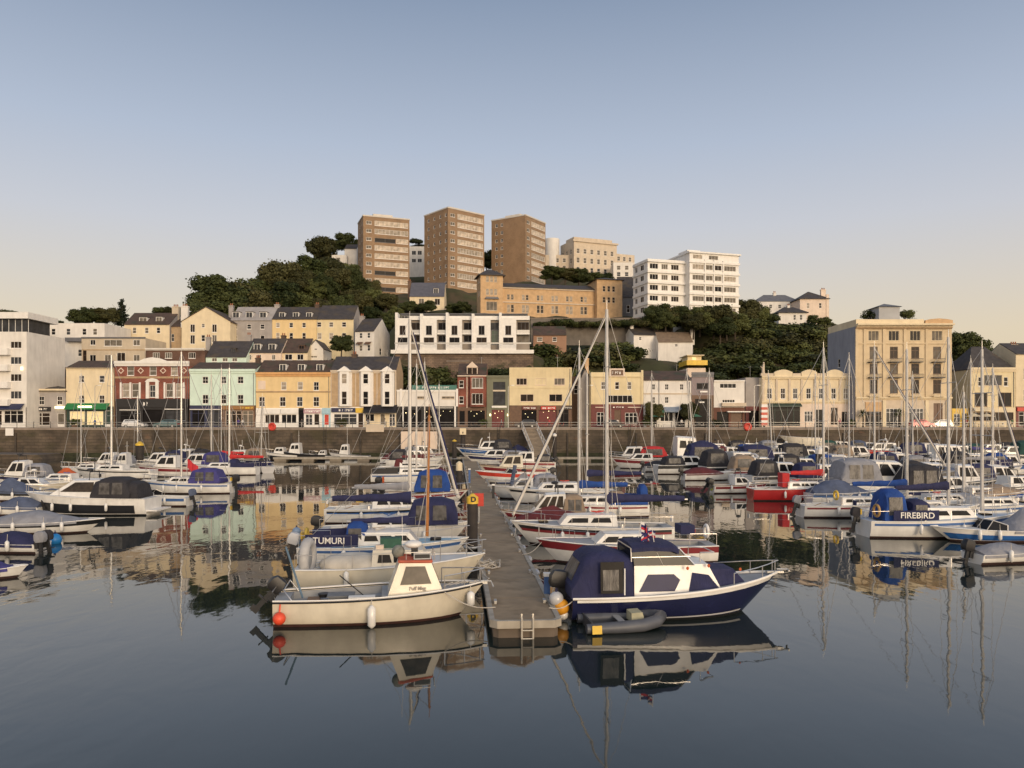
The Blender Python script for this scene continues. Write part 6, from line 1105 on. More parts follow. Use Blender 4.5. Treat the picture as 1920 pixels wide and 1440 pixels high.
    m = MB(); m.box(b.X(.93), b.X(1.02), -.08, .08, b.Fb - .02, b.Fb + .07); m.path([(b.X(.97), .0, b.Fb + .08), (b.X(1.04), 0, b.Fb + .05), (b.X(1.05), -.12, b.Fb - .12)], .03, 6); m.build('anchor', METAL, b.o)
    m = MB()
    for k in range(5): t = .8 + .03 * k; m.path([(b.X(t), -.2 + .06 * k, b.zs(t) + .06), (b.X(t + .05), .1, b.zs(t) + .12), (b.X(t + .02), .3 - .04 * k, b.zs(t) + .05)], .014, 5)
    m.build('deck_rope', ROPE, b.o); b.outboard(BLACK, y=.35, tilt=.75, sc=.95, x=b.X(0) - .05)
    return b
hero = hero_fishing()
b = Boat('motor_sailer', 'cream motor boat with porthole cabin and green box moored behind the wheelhouse boat', 735, 1096, 7.4, 5, B=2.5, F=.8, Fb=1.2, hull=GELC, deck=DECKW, tr=.75, cat='motor boat', cock=(.05, .36, .7, .35)); b.trunk(.4, .72, .66, .48, GELC, fr=.4, bk=.05, win=3, wv=(.3, .75)); b.rails(t0=.76, lines=True)
m = MB(); m.box(b.X(.44), b.X(.55), -.3, .25, b.zs(.5) + .5, b.zs(.5) + .98); m.build('deck_box', mat('green_crate', (.025, .09, .06), .7, .2, 3), b.o); m = MB(); m.box(b.X(.42), b.X(.46), -.5, -.3, b.zs(.5) + .5, b.zs(.5) + .75); m.build('locker', PINKW, b.o)
m = MB(); m.ell((b.X(.3), 0, b.F + .05), 1.4, .95, .45, 16, 8); m.build('cockpit_cover', mat('pale_canvas', (.55, .5, .42), .85, .15, 2, .01), b.o, 70)
t = thing('inflatable_dinghy', 'grey white inflatable dinghy hung upright on the stern of the cream motor boat', 'dinghy', (PX(577, 30.6), 30.6, 1.0), 0); m = MB(); m.torus((0, 0, .1), .62, .2, 22, 9, 'x'); m.build('tube', mat('grey_hypalon', (.42, .41, .40), .55, .1, 3), t, 80); m = MB(); m.ell((.02, 0, .1), .1, .5, .5, 16, 8); m.build('floor', mat('grey_floor', (.30, .30, .30), .7), t, 70); m = MB(); m.path([(-.22, -.45, .45), (-.26, -.2, .2), (-.22, -.35, -.1), (-.2, -.62, .1), (-.22, -.45, .45)], .02, 5); m.build('grab_rope', RUB, t)
b = sail('white and pale blue yacht with navy lettered side cloths and bright blue spray hood', 722, 1054, 7.7, 4, 7.3, .66, None, GEL, CBLUE, deck=mat('pale_blue_deck', (.33, .50, .60), .6, .1, 2), mm=WOODM, cab=.5, stripe=None, lean=.1, mr=.07, mp=(800, 778)); k = b.cloth(.05, .36, CNAVY, .55)
b.lettering('TUMURI', k, b.X(.19), -(b.hbl(.05, .36, .19) * .97) - .03, b.zs(.2) + .33, .40, FRAME, yaw=-math.atan((b.hb(.36) - b.hb(.05)) * .97 / (.31 * b.L))); b.ring_buoy(.03, .3, b.F + .45, mat('yellow_ochre_buoy', (.42, .30, .05), .6, .15, 3), .27, 'x'); b.outboard(GELG, y=-.4, tilt=.3); b.boom(.64, 2.7, b.zs(.5) + 1.0, CNAVY, .13)
b = sail('white yacht with long navy sail cover and navy framed tent with clear panels', 742, 1018, 7.9, 4, 0, None, None, GEL, None, cab=.45, deck=DECKW); b.boom(.6, 4.2, 2.35, CNAVY, .2); b.canopy(.58, .92, .92, 1.35, CNAVY, wins=2); b.outboard(BLACK, tilt=.2)
b = sail('large white yacht with grey sail cover tall mast and thick furled jib', 738, 978, 8.6, 4, 13.6, .6, CGREY, GEL, None, jib=.13, cab=.5, bl=.42, mr=.115, mp=(768, 598)); b.stripe(BLUEH, .7, .8)
b = cruiser('white motor boat with bright blue wraparound canopy in the left hand row', 800, 945, 6.6, 4, can=CBLUE, hood=(.36, .78, 1.7), t=(.7, .86), sup=.4); b.outboard(BLACK, y=-.3, tilt=.4)
b = speed('white open boat with orange buoy and two black tilted outboards', 775, 922, 6, 4, cover=None, ob=BLACK); b.outboard(BLACK, y=.6, tilt=.5); b.ring_buoy(.05, -.6, b.F + .4, CORG, .3, 'x')
b = sail('white yacht with navy lettered cloth and brown hatch cover', 772, 904, 8.5, 4, 12.6, .72, None, GEL, None, stripe=None, mr=.085, mp=(781, 682)); b.cloth(.02, .34, BLKH, .55); b.tarp(.74, .96, .4, CMAR)
b = sail('small yacht with pale cabin and red cover in the left hand row', 768, 888, 8, 4, 11.5, .69, CMAR, GEL, CMAR, mp=(796, 678))
b = cruiser('white motor boat with dark windows and grey canopy far up the left hand row', 778, 876, 8, 4, can=CBLK); b = sail('far white yacht with red brown deck cover near the cross walkway', 765, 868, 8.5, 4, 13, .72, None, GEL, mp=(823, 720)); b.tarp(.04, .34, .8, CMAR)
b = cruiser('small white motor boat at the top of the left hand row below the wall', 795, 862, 8, 4, can=CGREY, hood=(.08, .36, 1.2))

# ---- right of the walkway, nearest first
def hero_cruiser():
    b = Boat('motor_cruiser', 'navy hulled cabin cruiser with navy canopy and white cabin by the walkway end', 1262, 1148, 7.35, 6, B=2.7, F=.78, Fb=1.28, hull=NAVYH, deck=DECK, tr=.86, rake=.17, cat='motor boat', cock=(.03, .34, .82, .5), anti=BLKH)
    b.stripe(GEL, .86, 1.0, 'white_topside_band'); b.stripe(GELG, .12, .17, 'boot_line', .02, .9)
    m = MB(); ts = [i / 14 for i in range(15)]; m.path([(b.X(t), b.hb(t) + .02, b.zs(t) + .02) for t in ts] + [(b.X(t), -b.hb(t) - .02, b.zs(t) + .02) for t in ts[::-1]], .045, 6); m.build('white_rubbing_band', FRAME, b.o, 60)
    o = b.trunk(.22, .70, .80, .80, GEL, fr=.55, bk=.3, tap=.9, win=0, w1=b.hb(.70) * .8, frontwin=False); a, c, zt = b.lastq
    for qd, fl in (((a[3], a[2], c[2], c[3]), 0), ((a[1], a[0], c[0], c[1]), 1)):
        m = MB(); u = lambda q: 1 - q if fl else q
        P = lambda s_, v: tuple((Vector(qd[0]) * (1 - u(s_)) + Vector(qd[1]) * u(s_)) * (1 - v) + (Vector(qd[3]) * (1 - u(s_)) + Vector(qd[2]) * u(s_)) * v)
        sg = 1 if fl else -1
        for pts in (((.16, .18), (.52, .18), (.60, .52), (.54, .70), (.24, .70)), ((.66, .16), (.99, .16), (.94, .66), (.76, .74))):
            q = [P(*p) for p in pts]; q = [(p[0], p[1] + sg * .014, p[2]) for p in q]; k = MB(); k.face(q if not fl else q[::-1]); k.face([(p[0], p[1] - sg * .03, p[2]) for p in q]); k.build('window', CNAVY if pts[0][0] > .5 else mat('deep_blue_window', (.02, .022, .07), .3, spec=.15), o)
    # forward navy cover, wheelhouse screen and canopy
    m = MB(); z = b.zs(.66); x0, x1 = b.X(.60), b.X(.82); y0, y1 = b.hb(.62) * .74, b.hb(.82) * .62; A = [(x0, y0, z), (x1, y1, z + .06), (x1, -y1, z + .06), (x0, -y0, z)]; T = [(x0 + .02, y0 * .9, z + .60), (x1 - .42, y1 * .9, z + .54), (x1 - .42, -y1 * .9, z + .54), (x0 + .02, -y0 * .9, z + .60)]
    for i in range(4): j = (i + 1) % 4; m.face([A[j], A[i], T[i], T[j]])
    m.face(T[::-1]); m.build('foredeck_cover', CNAVY, b.o)
    m = MB(); z = zt; x0, x1 = b.X(.27), b.X(.56); y = b.hb(.4) * .70; A = [(x0, y, z - .04), (x1, y * .95, z - .06), (x1, -y * .95, z - .06), (x0, -y, z - .04)]; T = [(x0, y * .92, z + .52), (x1 - .5, y * .86, z + .48), (x1 - .5, -y * .86, z + .48), (x0, -y * .92, z + .52)]
    for i in range(4): j = (i + 1) % 4; m.face([A[j], A[i], T[i], T[j]])
    w = m.build('screen_glass', TINT, b.o); m = MB()
    for p, q in zip(A, T): m.tube(p, q, .03, n=6)
    m.path(T + [T[0]], .028, 6); m.tube(((A[2][0] + A[3][0]) / 2, A[2][1], z - .05), ((T[2][0] + T[3][0]) / 2, T[2][1], z + .5), .025, n=6); m.path([(A[3][0], A[3][1] - .02, z + .24), (A[2][0] - .15, A[2][1] - .02, z + .24)], .018, 5); m.build('screen_frame', STEEL, w)
    for i in range(5):
        m = MB(); x = x0 + .2 + i * .3; m.ell((x, -y * .5, z + .32 + .03 * (i % 2)), .08, .08, .05, 8, 5); m.build('instrument', GEL, w)
    cn = b.canopy(-.005, .275, .90, 1.46, CNAVY, z=b.F + .02, wins=0, bk=.22, fr=0, drop=.0, shear=.0, flat=.3, endh=.98)
    y = b.B / 2 * .965
    k = MB(); k.panel([(b.X(.12), -y, b.F + .2), (b.X(.225), -y, b.F + .2), (b.X(.225), -y * .95, b.F + 1.2), (b.X(.12), -y * .95, b.F + 1.2)], 0, 1, 0, 1, .012, .02); k.build('canopy_opening', P_DARK, cn); k = MB(); k.panel([(b.X(.13), -y, b.F + .3), (b.X(.2), -y, b.F + .3), (b.X(.2), -y * .96, b.F + .95), (b.X(.13), -y * .96, b.F + .95)], 0, 1, 0, 1, .03, .03); k.build('clear_panel', CLEARW, cn)
    k = MB(); k.tube((b.X(.225), -y - .03, b.F + .15), (b.X(.225), -y - .03, b.F + 1.0), .025, n=6); k.build('canopy_pole', FRAME, cn)
    k = MB(); k.panel([(b.X(.0) - .01, b.hb(0) * .8, b.F + .3), (b.X(.0) - .01, -b.hb(0) * .8, b.F + .3), (b.X(.06), -b.hb(0) * .75, b.F + 1.3), (b.X(.06), b.hb(0) * .75, b.F + 1.3)], .12, .88, .2, .8, .06, .03); k.build('rear_window', CLEARW, cn)
    k = MB(); yy = b.hb(.45) * .72; k.loft([[(b.X(q), yy * math.cos(a) , zt + zz + .14 * math.sin(a)) for a in [math.pi * i / 8 for i in range(9)]] + [(b.X(q), -yy, zt + zz - .12), (b.X(q), yy, zt + zz - .12)] for q, zz in ((.27, .52), (.36, .56), (.46, .52), (.485, .44))]); k.build('screen_top_cover', CNAVY, b.o, 50)
    fb = MB(); fb.path([(b.X(.6), -.6, zt), (b.X(.6), -.6, zt + .3), (b.X(.67), -.5, zt + .28), (b.X(.67), .5, zt + .28), (b.X(.6), .6, zt + .3), (b.X(.6), .6, zt)], .022, 6); fb.build('cabin_top_rail', STEEL, b.o)
    b.rails(t0=.74, stern=False, lines=False, h=.42, r=.018); b.flag(.40, -.5, zt + .1, 1.05, UJ, .55); b.flag(.34, .3, b.F + 1.45, .85, UJ, .75, dr=1); b.outboard(BLACK, y=.2, tilt=.15, sc=1.1)
    m = MB(); m.box(b.X(.95), b.X(1.03), -.09, .09, b.Fb, b.Fb + .06); m.path([(b.X(1.0), 0, b.Fb + .12), (b.X(1.05), 0, b.Fb + .1), (b.X(1.06), .15, b.Fb + .02)], .035, 6); m.path([(b.X(1.05), -.18, b.Fb + .08), (b.X(1.06), .18, b.Fb + .08)], .03, 6); m.build('anchor', METAL, b.o)
    for k in (.52, .62, .78):
        m = MB(); m.ell((b.X(k), -b.hb(k) * .8, b.zs(k) + .78 - (k > .7) * .3), .05, .03, .06, 7, 5); m.build('bunting_light', CORG, b.o)
    return b
hcr = hero_cruiser()
def rib(label, px, py, L, hd, m_, name='inflatable_dinghy', r=.2, z=0, gr=None):
    D = DW(py); t = thing(name, label, 'dinghy', (PX(px, D), D, z), R(hd), gr); B = L * .24; m = MB()
    m.path([(-L / 2, B, r * .8), (-L * .1, B, r * .85), (L * .18, B * .95, r), (L * .36, B * .62, r * 1.25), (L * .47, 0, r * 1.5), (L * .36, -B * .62, r * 1.25), (L * .18, -B * .95, r), (-L * .1, -B, r * .85), (-L / 2, -B, r * .8)], lambda u: r * (1 - .25 * abs(2 * u - 1) ** 6), 9); m.build('tube', m_, t, 70)
    m = MB(); m.face([(-L * .42, -B, .1), (L * .2, -B, .1), (L * .4, 0, .15), (L * .2, B, .1), (-L * .42, B, .1)]); m.box(-L * .44, -L * .42, -B, B, -.1, r * 1.7); m.build('floor', mat('dark_floor', (.06, .06, .065), .8), t); m = MB(); m.box(-L * .08, L * .0, -B, B, r * 1.2, r * 1.35); m.build('thwart', DECK, t)
    return t
DING = mat('slate_hypalon', (.085, .09, .105), .5, .15, 3)
t = rib('small dark grey inflatable dinghy afloat under the navy cruiser', 1168, 1176, 2.65, 8, DING); m = MB(); m.prism([(.2, .2), (.62, .28), (.55, .52), (.2, .5)], -.28, .28); m.build('bow_bag', mat('pale_olive_bag', (.40, .38, .26), .8, .15, 3), t); m = MB(); m.panel([(-1.2, -.855, .05), (-.9, -.855, .05), (-.9, -.83, .3), (-1.2, -.83, .3)], 0, 1, 0, 1, .02, .02); m.build('maker_patch', YELP, t)
b = Boat('sailing_boat', 'white yacht with maroon sheer stripe lying behind the navy cruiser', 1172, 1052, 8.3, 184, B=2.7, F=.8, Fb=1.1, hull=GEL, deck=DECK, tr=.66, cat='sailing boat', stripe=MAROON, cock=(.06, .34, .55, .4)); b.cab = .4; b.trunk(.35, .7, .6, .42, GEL, fr=.6, win=3); b.rails(); m = MB(); m.box(b.X(.12), b.X(.2), -.5, .5, b.F + .5, b.F + .9); m.build('blue_locker', CNAVY, b.o); b.ring_buoy(.02, -.4, b.F + .5, FRAME, .28, 'x'); m = MB(); m.box(b.X(.06), b.X(.14), -1.03, -1.0, b.F + .35, b.F + .52); m.build('red_cushion', REDP, b.o)
b = sail('grey decked yacht with long navy sail cover and very tall mast', 1108, 1018, 8.6, 184, 13.2, .5, CNAVY, GEL, None, deck=DECK, cab=.5, bl=.5, jib=.075, wins=2, mr=.10, boomz=1.4, mp=(1138, 580)); b.stripe(MAROON, .62, .74)
b = speed('small white boat under a maroon cover beside the walkway', 1036, 1000, 4.9, 184, cover=CMAR, ob=None, h=.95, peak=.5, t=(.0, .98)); 
b = cruiser('white cabin boat with arched three pane side windows and tan aft curtain', 1018, 984, 5.4, 184, can=CTAN, hood=(.02, .28, 1.2), t=(.24, .66), sup=1.15, win=3, wm=TINTB, fr=1.0)
b = sail('white yacht with royal blue cockpit tent and royal blue sail cover', 1110, 968, 7.6, 184, 11.2, .55, CBLUE, GEL, None, cab=.5, bl=.45, mr=.085, mp=(1086, 652)); b.cloth(.02, .36, CBLUE, .6); b.canopy(.0, .08, .7, 1.4, CBLUE, wins=0, name='danbuoy_cover'); b.canopy(.2, .36, .6, .9, CTAN, wins=0, name='cockpit_tent')
b = sail('white yacht with dark navy boom cover and leaning silver forestay', 1050, 942, 9, 184, 10.5, .68, CNAVY, GEL, None, cab=.5, bl=.5, rig=False, jib=None, lean=0, mp=(1101, 700)); b.o.scale = (1, 1, 1); m = MB(); m.path([(b.X(.93), 0, b.Fb + .2), (b.X(.9), 0, 3)], .16, 7); m.build('outboard_bag', CSTEEL, b.o)
b = cruiser('small pale cabin cruiser with grey pyramid cover beside the walkway', 985, 934, 6.3, 184, can=CGREY, hood=(.05, .4, 1.2), t=(.4, .72), sup=.75, win=1, wm=CLEARW); b.tarp(.3, .72, 1.25, CGREY, w=.5)
b = speed('white and orange red sports boat in the right hand row', 962, 905, 8, 184, hull=GEL, cover=None, ob=BLACK, screen=True, stripe=REDP); b.outboard(BLACK, y=.5, tilt=.2)
b = cruiser('cream cabin boat with round wheelhouse window beyond the orange red sports boat', 962, 893, 8, 184, hull=GELC, cabm=GELC, can=CTAN, hood=None, sup=1.3, wm=TINTB)
b = cruiser('white motor boat with black outboards and yellow bag far up the right hand row', 985, 880, 8, 184, can=CBLK, hood=(.05, .3, 1)); b.outboard(BLACK, y=.5, tilt=.5)
b = cruiser('pale cruiser with cluttered cockpit below the white arched boat', 930, 871, 9.5, 184, can=CGREY, hood=(.05, .4, .9), sup=.8)
b = cruiser('sleek white sports cruiser with swept radar arch near the cross walkway', 925, 861, 13, 182, can=CBLK, hood=(.25, .5, 1.7), t=(.45, .7), arch=.66, sup=1.2); b.tarp(.04, .3, .9, CNAVY)

# ---- left hand cluster
b = cruiser('large white sports cruiser with black hull band and charcoal aft canopy', 168, 963, 9.0, 180, hull=GEL, can=CBLK, hood=(.12, .42, 1.4), t=(.36, .82), sup=1.0, win=1, wm=TINTB, fr=2.0, F=1.15, tr=.9, anti=BLKH); b.stripe(BLKH, .12, .62, 'black_hull_band', .08, .96); b.canopy(.06, .2, .8, 1.15, CBLK, wins=0, name='rear_canopy')
m = MB(); m.box(b.X(0) - .75, b.X(0), -1.1, 1.1, .28, .38); m.build('bathing_platform', GEL, b.o)
b = speed('white speedboat under a peaked grey cover with bow to the open water', 92, 998, 6.4, 2, cover=CGREY, ob=None, h=.7, F=.6, peak=.45, t=(0, .8), stripe=BLKH)
b = speed('dark covered boat with big dark outboard at the edge of the photo', 2, 1034, 4.4, 175, cover=CNAVY, ob=CBLK, h=.6, F=.45); b.outboard(CGREY, y=.5, tilt=.1)
b = Boat('motor_boat', 'white bow of a moored boat just entering the picture', -30, 1085, 3.2, 15, hull=GEL, cat='motor boat')
b.tarp(.0, .8, .6, CPURP)
b = speed('white boat with blue stripe and slate blue covered outboard', 290, 948, 5.4, 180, cover=None, ob=CSTEEL, stripe=None, screen=True); b.stripe(BLUEP, .62, .95)
b = sail('white yacht with violet blue cockpit tent and black outboard', 352, 924, 8.2, 180, 12.4, .62, None, GEL, None, cab=.45, mr=.085, mp=(340, 660)); b.canopy(.1, .44, .85, 1.35, CPURP, wins=2); b.outboard(BLACK, tilt=.1, sc=1.3); b.flag(.52, 0, b.zs(.5) + .6, 1.6, [UJ[1], UJ[1], UJ[1]], 1.6)
b = cruiser('pale yacht tender with blue peaked tarpaulin at the left edge', 10, 938, 5.5, 180, can=CSTEEL, hood=None, t=(.5, .7), sup=.5); b.tarp(.05, .75, 1.1, CSTEEL)
b = cruiser('low cream boat with rails behind the blue tarpaulin boat', 62, 928, 6.5, 0, hull=GELC, can=CGREY, hood=None, sup=.5)
b = speed('tiny white dinghy with bright orange cover', 133, 894, 2.9, 0, cover=CORG, ob=None, h=.75, name='covered_dinghy', cat='dinghy')
b = sail('white yacht with tallest mast in the left cluster and bare boom', 215, 897, 9, 180, 15.2, .62, None, GEL, None, mr=.12, mp=(209, 666))
b = wheelhouse('small white boat with open wheelhouse frame in the left cluster', 243, 886, 6.5, 180, mast=1.5)
b = sail('white yacht with slim short mast left of the tall masted yacht', 168, 890, 7, 180, 14, .62, None, GEL, None, mr=.07, mp=(152, 700))
b = cruiser('white motor cruiser with dark wedge windows beside the yellow topped pile', 318, 893, 8, 180, can=CGREY, hood=None, sup=1.2)
b = cruiser('white cruiser with violet canopy ahead of the grey hulled boat', 372, 886, 8, 180, can=CPURP, hood=(.05, .4, 1.6))
b = sail('white yacht with long red sail cover in the left cluster', 418, 890, 8.5, 180, 14.2, .5, CRED, GEL, CNAVY, bl=.5, mr=.12, mp=(430, 690)); b.cloth(.02, .34, CNAVY, .5)
b = sail('white yacht showing a striped mast behind the red sail cover', 400, 878, 8, 180, 14, .45, CRED, GEL, None, bl=.4, mr=.07, mp=(415, 690))
b = sail('grey yacht moored stern on with raked mast', 492, 884, 7.5, 118, 12.5, .55, None, GELG, CBLK, lean=-1.0, mr=.09, mp=(485, 745))
b = sail('blue grey yacht with lettered navy cloth beside the stern on yacht', 452, 886, 7.5, 172, 13, .62, None, GELG, None, mr=.08, mp=(393, 702)); b.cloth(.0, .34, CNAVY, .6)
b = sail('yacht with thin mast behind the white and teal parked cars', 268, 880, 8, 180, 12.6, .6, None, GEL, None, mr=.08, mp=(258, 742))
b = wheelhouse('black hulled fishing boat with white band near the end of the left cluster', 535, 862, 8, 180, hull=BLKH, h=.9, stripe=WHITE)
b = wheelhouse('white wheelhouse fishing boat with black hull on the cross walkway', 565, 858, 8.5, 180, hull=BLKH, mast=2.2, D=131); b = wheelhouse('low open white launch between the two wheelhouse boats', 612, 858, 6, 180, h=.7, D=131); b = wheelhouse('second white wheelhouse boat with mast against the quay wall', 655, 858, 7, 180, mast=3, D=131)

# ---- right hand marina
b = sail('white yacht with navy side cloth lettered FIREBIRD and blue cockpit tent', 1762, 1004, 8.9, 2, 15.0, .86, None, GEL, CNAVY, cab=.55, wins=2, mr=.09, deck=mat('pale_blue_grey_deck', (.45, .50, .56), .6, .1, 2), mp=(1843, 655)); k = b.cloth(.13, .40, CNAVY, .55, off=.985); b.lettering('FIREBIRD', k, b.X(.27), -(b.hbl(.13, .40, .27) * .985) - .03, b.zs(.27) + .33, .46, FRAME, yaw=-math.atan((b.hb(.40) - b.hb(.13)) * .985 / (.27 * b.L))); b.canopy(.09, .24, .7, 1.75, CBLUE, wins=1, name='cockpit_tent'); b.ring_buoy(.06, -.5, b.F + .55, mat('tan_buoy', (.40, .24, .08), .6, .2, 4), .32, 'x'); b.outboard(CBLK, y=.4, tilt=.2)
b = speed('sleek white sports boat with blue flash along its side and pointed bow', 1858, 1013, 6.8, 183, cover=None, ob=None, stripe=None, screen=True, F=.6); b.stripe(BLUEH, .18, .62); b.tarp(.0, .42, 1.2, CGREY)
b = speed('white speedboat with grey cover and raised outboard cut by the photo edge', 1902, 1052, 4.6, 12, cover=CGREY, ob=BLACK, h=.45, F=.45)
b = sail('cream white yacht with royal blue sail cover stern to the open water', 1600, 968, 7.5, 3, 15.5, .78, CBLUE, GEL, None, bl=.52, mr=.10, boomz=1.5, mp=(1703, 655)); b.ring_buoy(.3, -.6, b.F + .7, YELP, .28, 'x'); b.outboard(CGREY, tilt=.3)
b = sail('white yacht with deep blue sail cover rising to its mast', 1722, 980, 8.0, 3, 16.5, .76, CNAVY, GEL, None, bl=.45, mr=.10, boomz=1.6, boomup=-.1, mp=(1780, 632)); b.uv = CBLUE
b = sail('red hulled yacht with scarlet sail cover and red hatch', 1500, 937, 8.4, 3, 15, .8, CRED, REDH, None, bl=.34, mr=.10, deck=DECKW, F=.95, mp=(1545, 652)); m = MB(); m.box(b.X(.3), b.X(.37), -.5, .5, b.zs(.3) + .1, b.zs(.3) + 1.25); m.build('hatch_cover', CRED, b.o)
b = cruiser('big white sports cruiser with smoked cockpit curtain and oval side windows', 1672, 935, 11, 2, can=CGREY, hood=(.05, .36, 2.0), t=(.32, .72), sup=1.55, win=2, wm=TINT, fr=2.2)
b = speed('slate covered motor boat between the red yacht and royal blue sail cover', 1590, 942, 6.5, 3, cover=CSTEEL, ob=None, h=1.1, stripe=BLUEP)
b = cruiser('small white boat with twin black outboards and yellow buoy astern', 1388, 924, 5.4, 6, can=CGREY, hood=None, sup=.6); b.outboard(BLACK, y=.4, tilt=.6); b.outboard(BLACK, y=-.4, tilt=.3); b.ring_buoy(.0, 0, .6, mat('acid_yellow_buoy', (.50, .52, .05), .6), .33, 'x')
b = cruiser('white cruiser stern on with tall charcoal canopy', 1388, 892, 9.5, 8, can=CBLK, hood=(.0, .3, 2.0), sup=1.4)
b = cruiser('white motor cruiser with long navy canopy and side windows', 1448, 888, 10, 5, can=CNAVY, hood=(.05, .48, 2.3), t=(.45, .74))
b = cruiser('white cruiser with navy tent over its whole cockpit', 1352, 884, 9.5, 5, can=CNAVY, hood=(.0, .45, 2.6))
b = cruiser('white sports boat with black windows and yellow gear in its cockpit', 1292, 888, 8.5, 5, can=CBLK, hood=(.1, .4, 1.1), sup=.9, stripe=BLKH)
b = wheelhouse('white wheelhouse boat with rounded cabin standing tall against the quay wall', 1282, 871, 9.5, 8, h=2.7, t=(.35, .72), rub=BLACK)
b = cruiser('white cabin boat with red canopy sides and black outboards', 1198, 872, 9.0, 178, can=CRED, hood=(.05, .5, 1.6), t=(.45, .8), sup=1.3); b.outboard(BLACK, tilt=.3, sc=1.3)
b = cruiser('cream white sports boat lying in front of the red canopy boat', 1205, 878, 9, 178, can=CGREY, hood=None, sup=.7)
b = sail('yacht with tan cloth covered deck beside the dark blue sail cover', 1838, 946, 7.5, 3, 15, .55, None, GEL, None, mr=.10, mp=(1806, 735)); b.tarp(.3, .95, .7, CTAN)
b = cruiser('white cruiser with black framed bimini roof over its cockpit', 1775, 940, 8, 3, can=CBLK, hood=(.0, .4, 2.0), sup=.8)
t = rib('large pale grey inflatable boat tied beside the white trawler yacht', 1730, 878, 6.2, 184, mat('pale_hypalon', (.42, .40, .38), .5, .1, 3), 'inflatable_boat', .45)
b = cruiser('white yacht transom with royal blue hood and navy lettered cloth', 1886, 890, 8, 4, can=CBLUE, hood=(.2, .45, 1.6), stripe=BLUEP); b.cloth(.02, .5, CNAVY, .8)
b = cruiser('white trawler yacht with boxy upperworks near the inflatable boat', 1785, 882, 9.5, 3, can=CGREY, hood=None, sup=2.0, t=(.2, .65), win=3)
b = cruiser('white motor boat with maroon covered deck beyond the big sports cruiser', 1668, 878, 9, 182, can=CMAR, hood=(.05, .35, 1.0), sup=.9)
b = cruiser('white sports boat with red stripe and raked arch under the quay wall', 1655, 862, 12, 180, arch=.5, can=CGREY, hood=None, sup=1.1, stripe=REDP)
b = sail('white yacht with small royal blue sail cover near the striped sign', 1562, 874, 8.5, 3, 15.5, .35, CBLUE, GEL, None, bl=.4, mr=.10, mp=(1528, 700))
b = cruiser('pale green covered launch beside the white topped pile', 1545, 884, 8, 3, can=CGREEN, hood=None, sup=.6); b.tarp(.05, .5, 1.2, mat('sea_green_canvas', (.20, .30, .25), .8))
b = cruiser('black hooded cruiser below the cream flared boat on the quay', 1510, 876, 9, 3, can=CBLK, hood=(.05, .5, 2.2))
b = sail('yacht with violet blue sail cover far along the right hand wall', 1822, 868, 9, 183, 16, .6, CPURP, GEL, None, mr=.12, bl=.45, mp=(1820, 672))
b = cruiser('dark green canopied cruiser moored by the right hand wall', 1900, 868, 10, 183, can=CGREEN, hood=(.05, .5, 2.2))
b = sail('yacht with slender mast crossing the theatre windows', 1440, 872, 9, 3, 14.5, .5, None, GEL, None, mr=.10, lean=-.6, mp=(1448, 700)); b = sail('white yacht whose mast rises between the white shop and mauve building', 1325, 866, 9, 3, 14, .52, CNAVY, GEL, None, mr=.11, mp=(1330, 695)); b = sail('white yacht with leaning mast behind the navy tented cruiser', 1312, 876, 9, 3, 14.6, .4, None, GEL, None, mr=.11, lean=-1.2, mp=(1303, 697))
b = sail('white yacht with mast before the pub and the white shop', 1228, 864, 9, 178, 13, .5, None, GEL, None, mr=.10, mp=(1222, 700)); b = sail('yacht with navy furled jib and mast against the tall hotel front', 1700, 900, 9, 3, 15.5, .5, None, GEL, None, jib=.13, mr=.10, mp=(1638, 648)); b = sail('white yacht with light mast right of the hotel palm trees', 1712, 884, 9, 3, 13, .5, None, GEL, None, mr=.10, mp=(1711, 703))
b = sail('yacht with pale mast between theatre and tall hotel', 1590, 884, 9, 3, 17.5, .5, None, GEL, None, mr=.10, mp=(1592, 668)); b = sail('white yacht with tall mast in front of the yellow mansard building', 1845, 896, 9, 3, 18, .5, CGREY, GEL, None, mr=.13, jib=.14, mp=(1862, 690)); b = cruiser('low white boat with grey deck by the royal blue hood', 1905, 935, 8, 3, can=CGREY, hood=None, sup=.7)

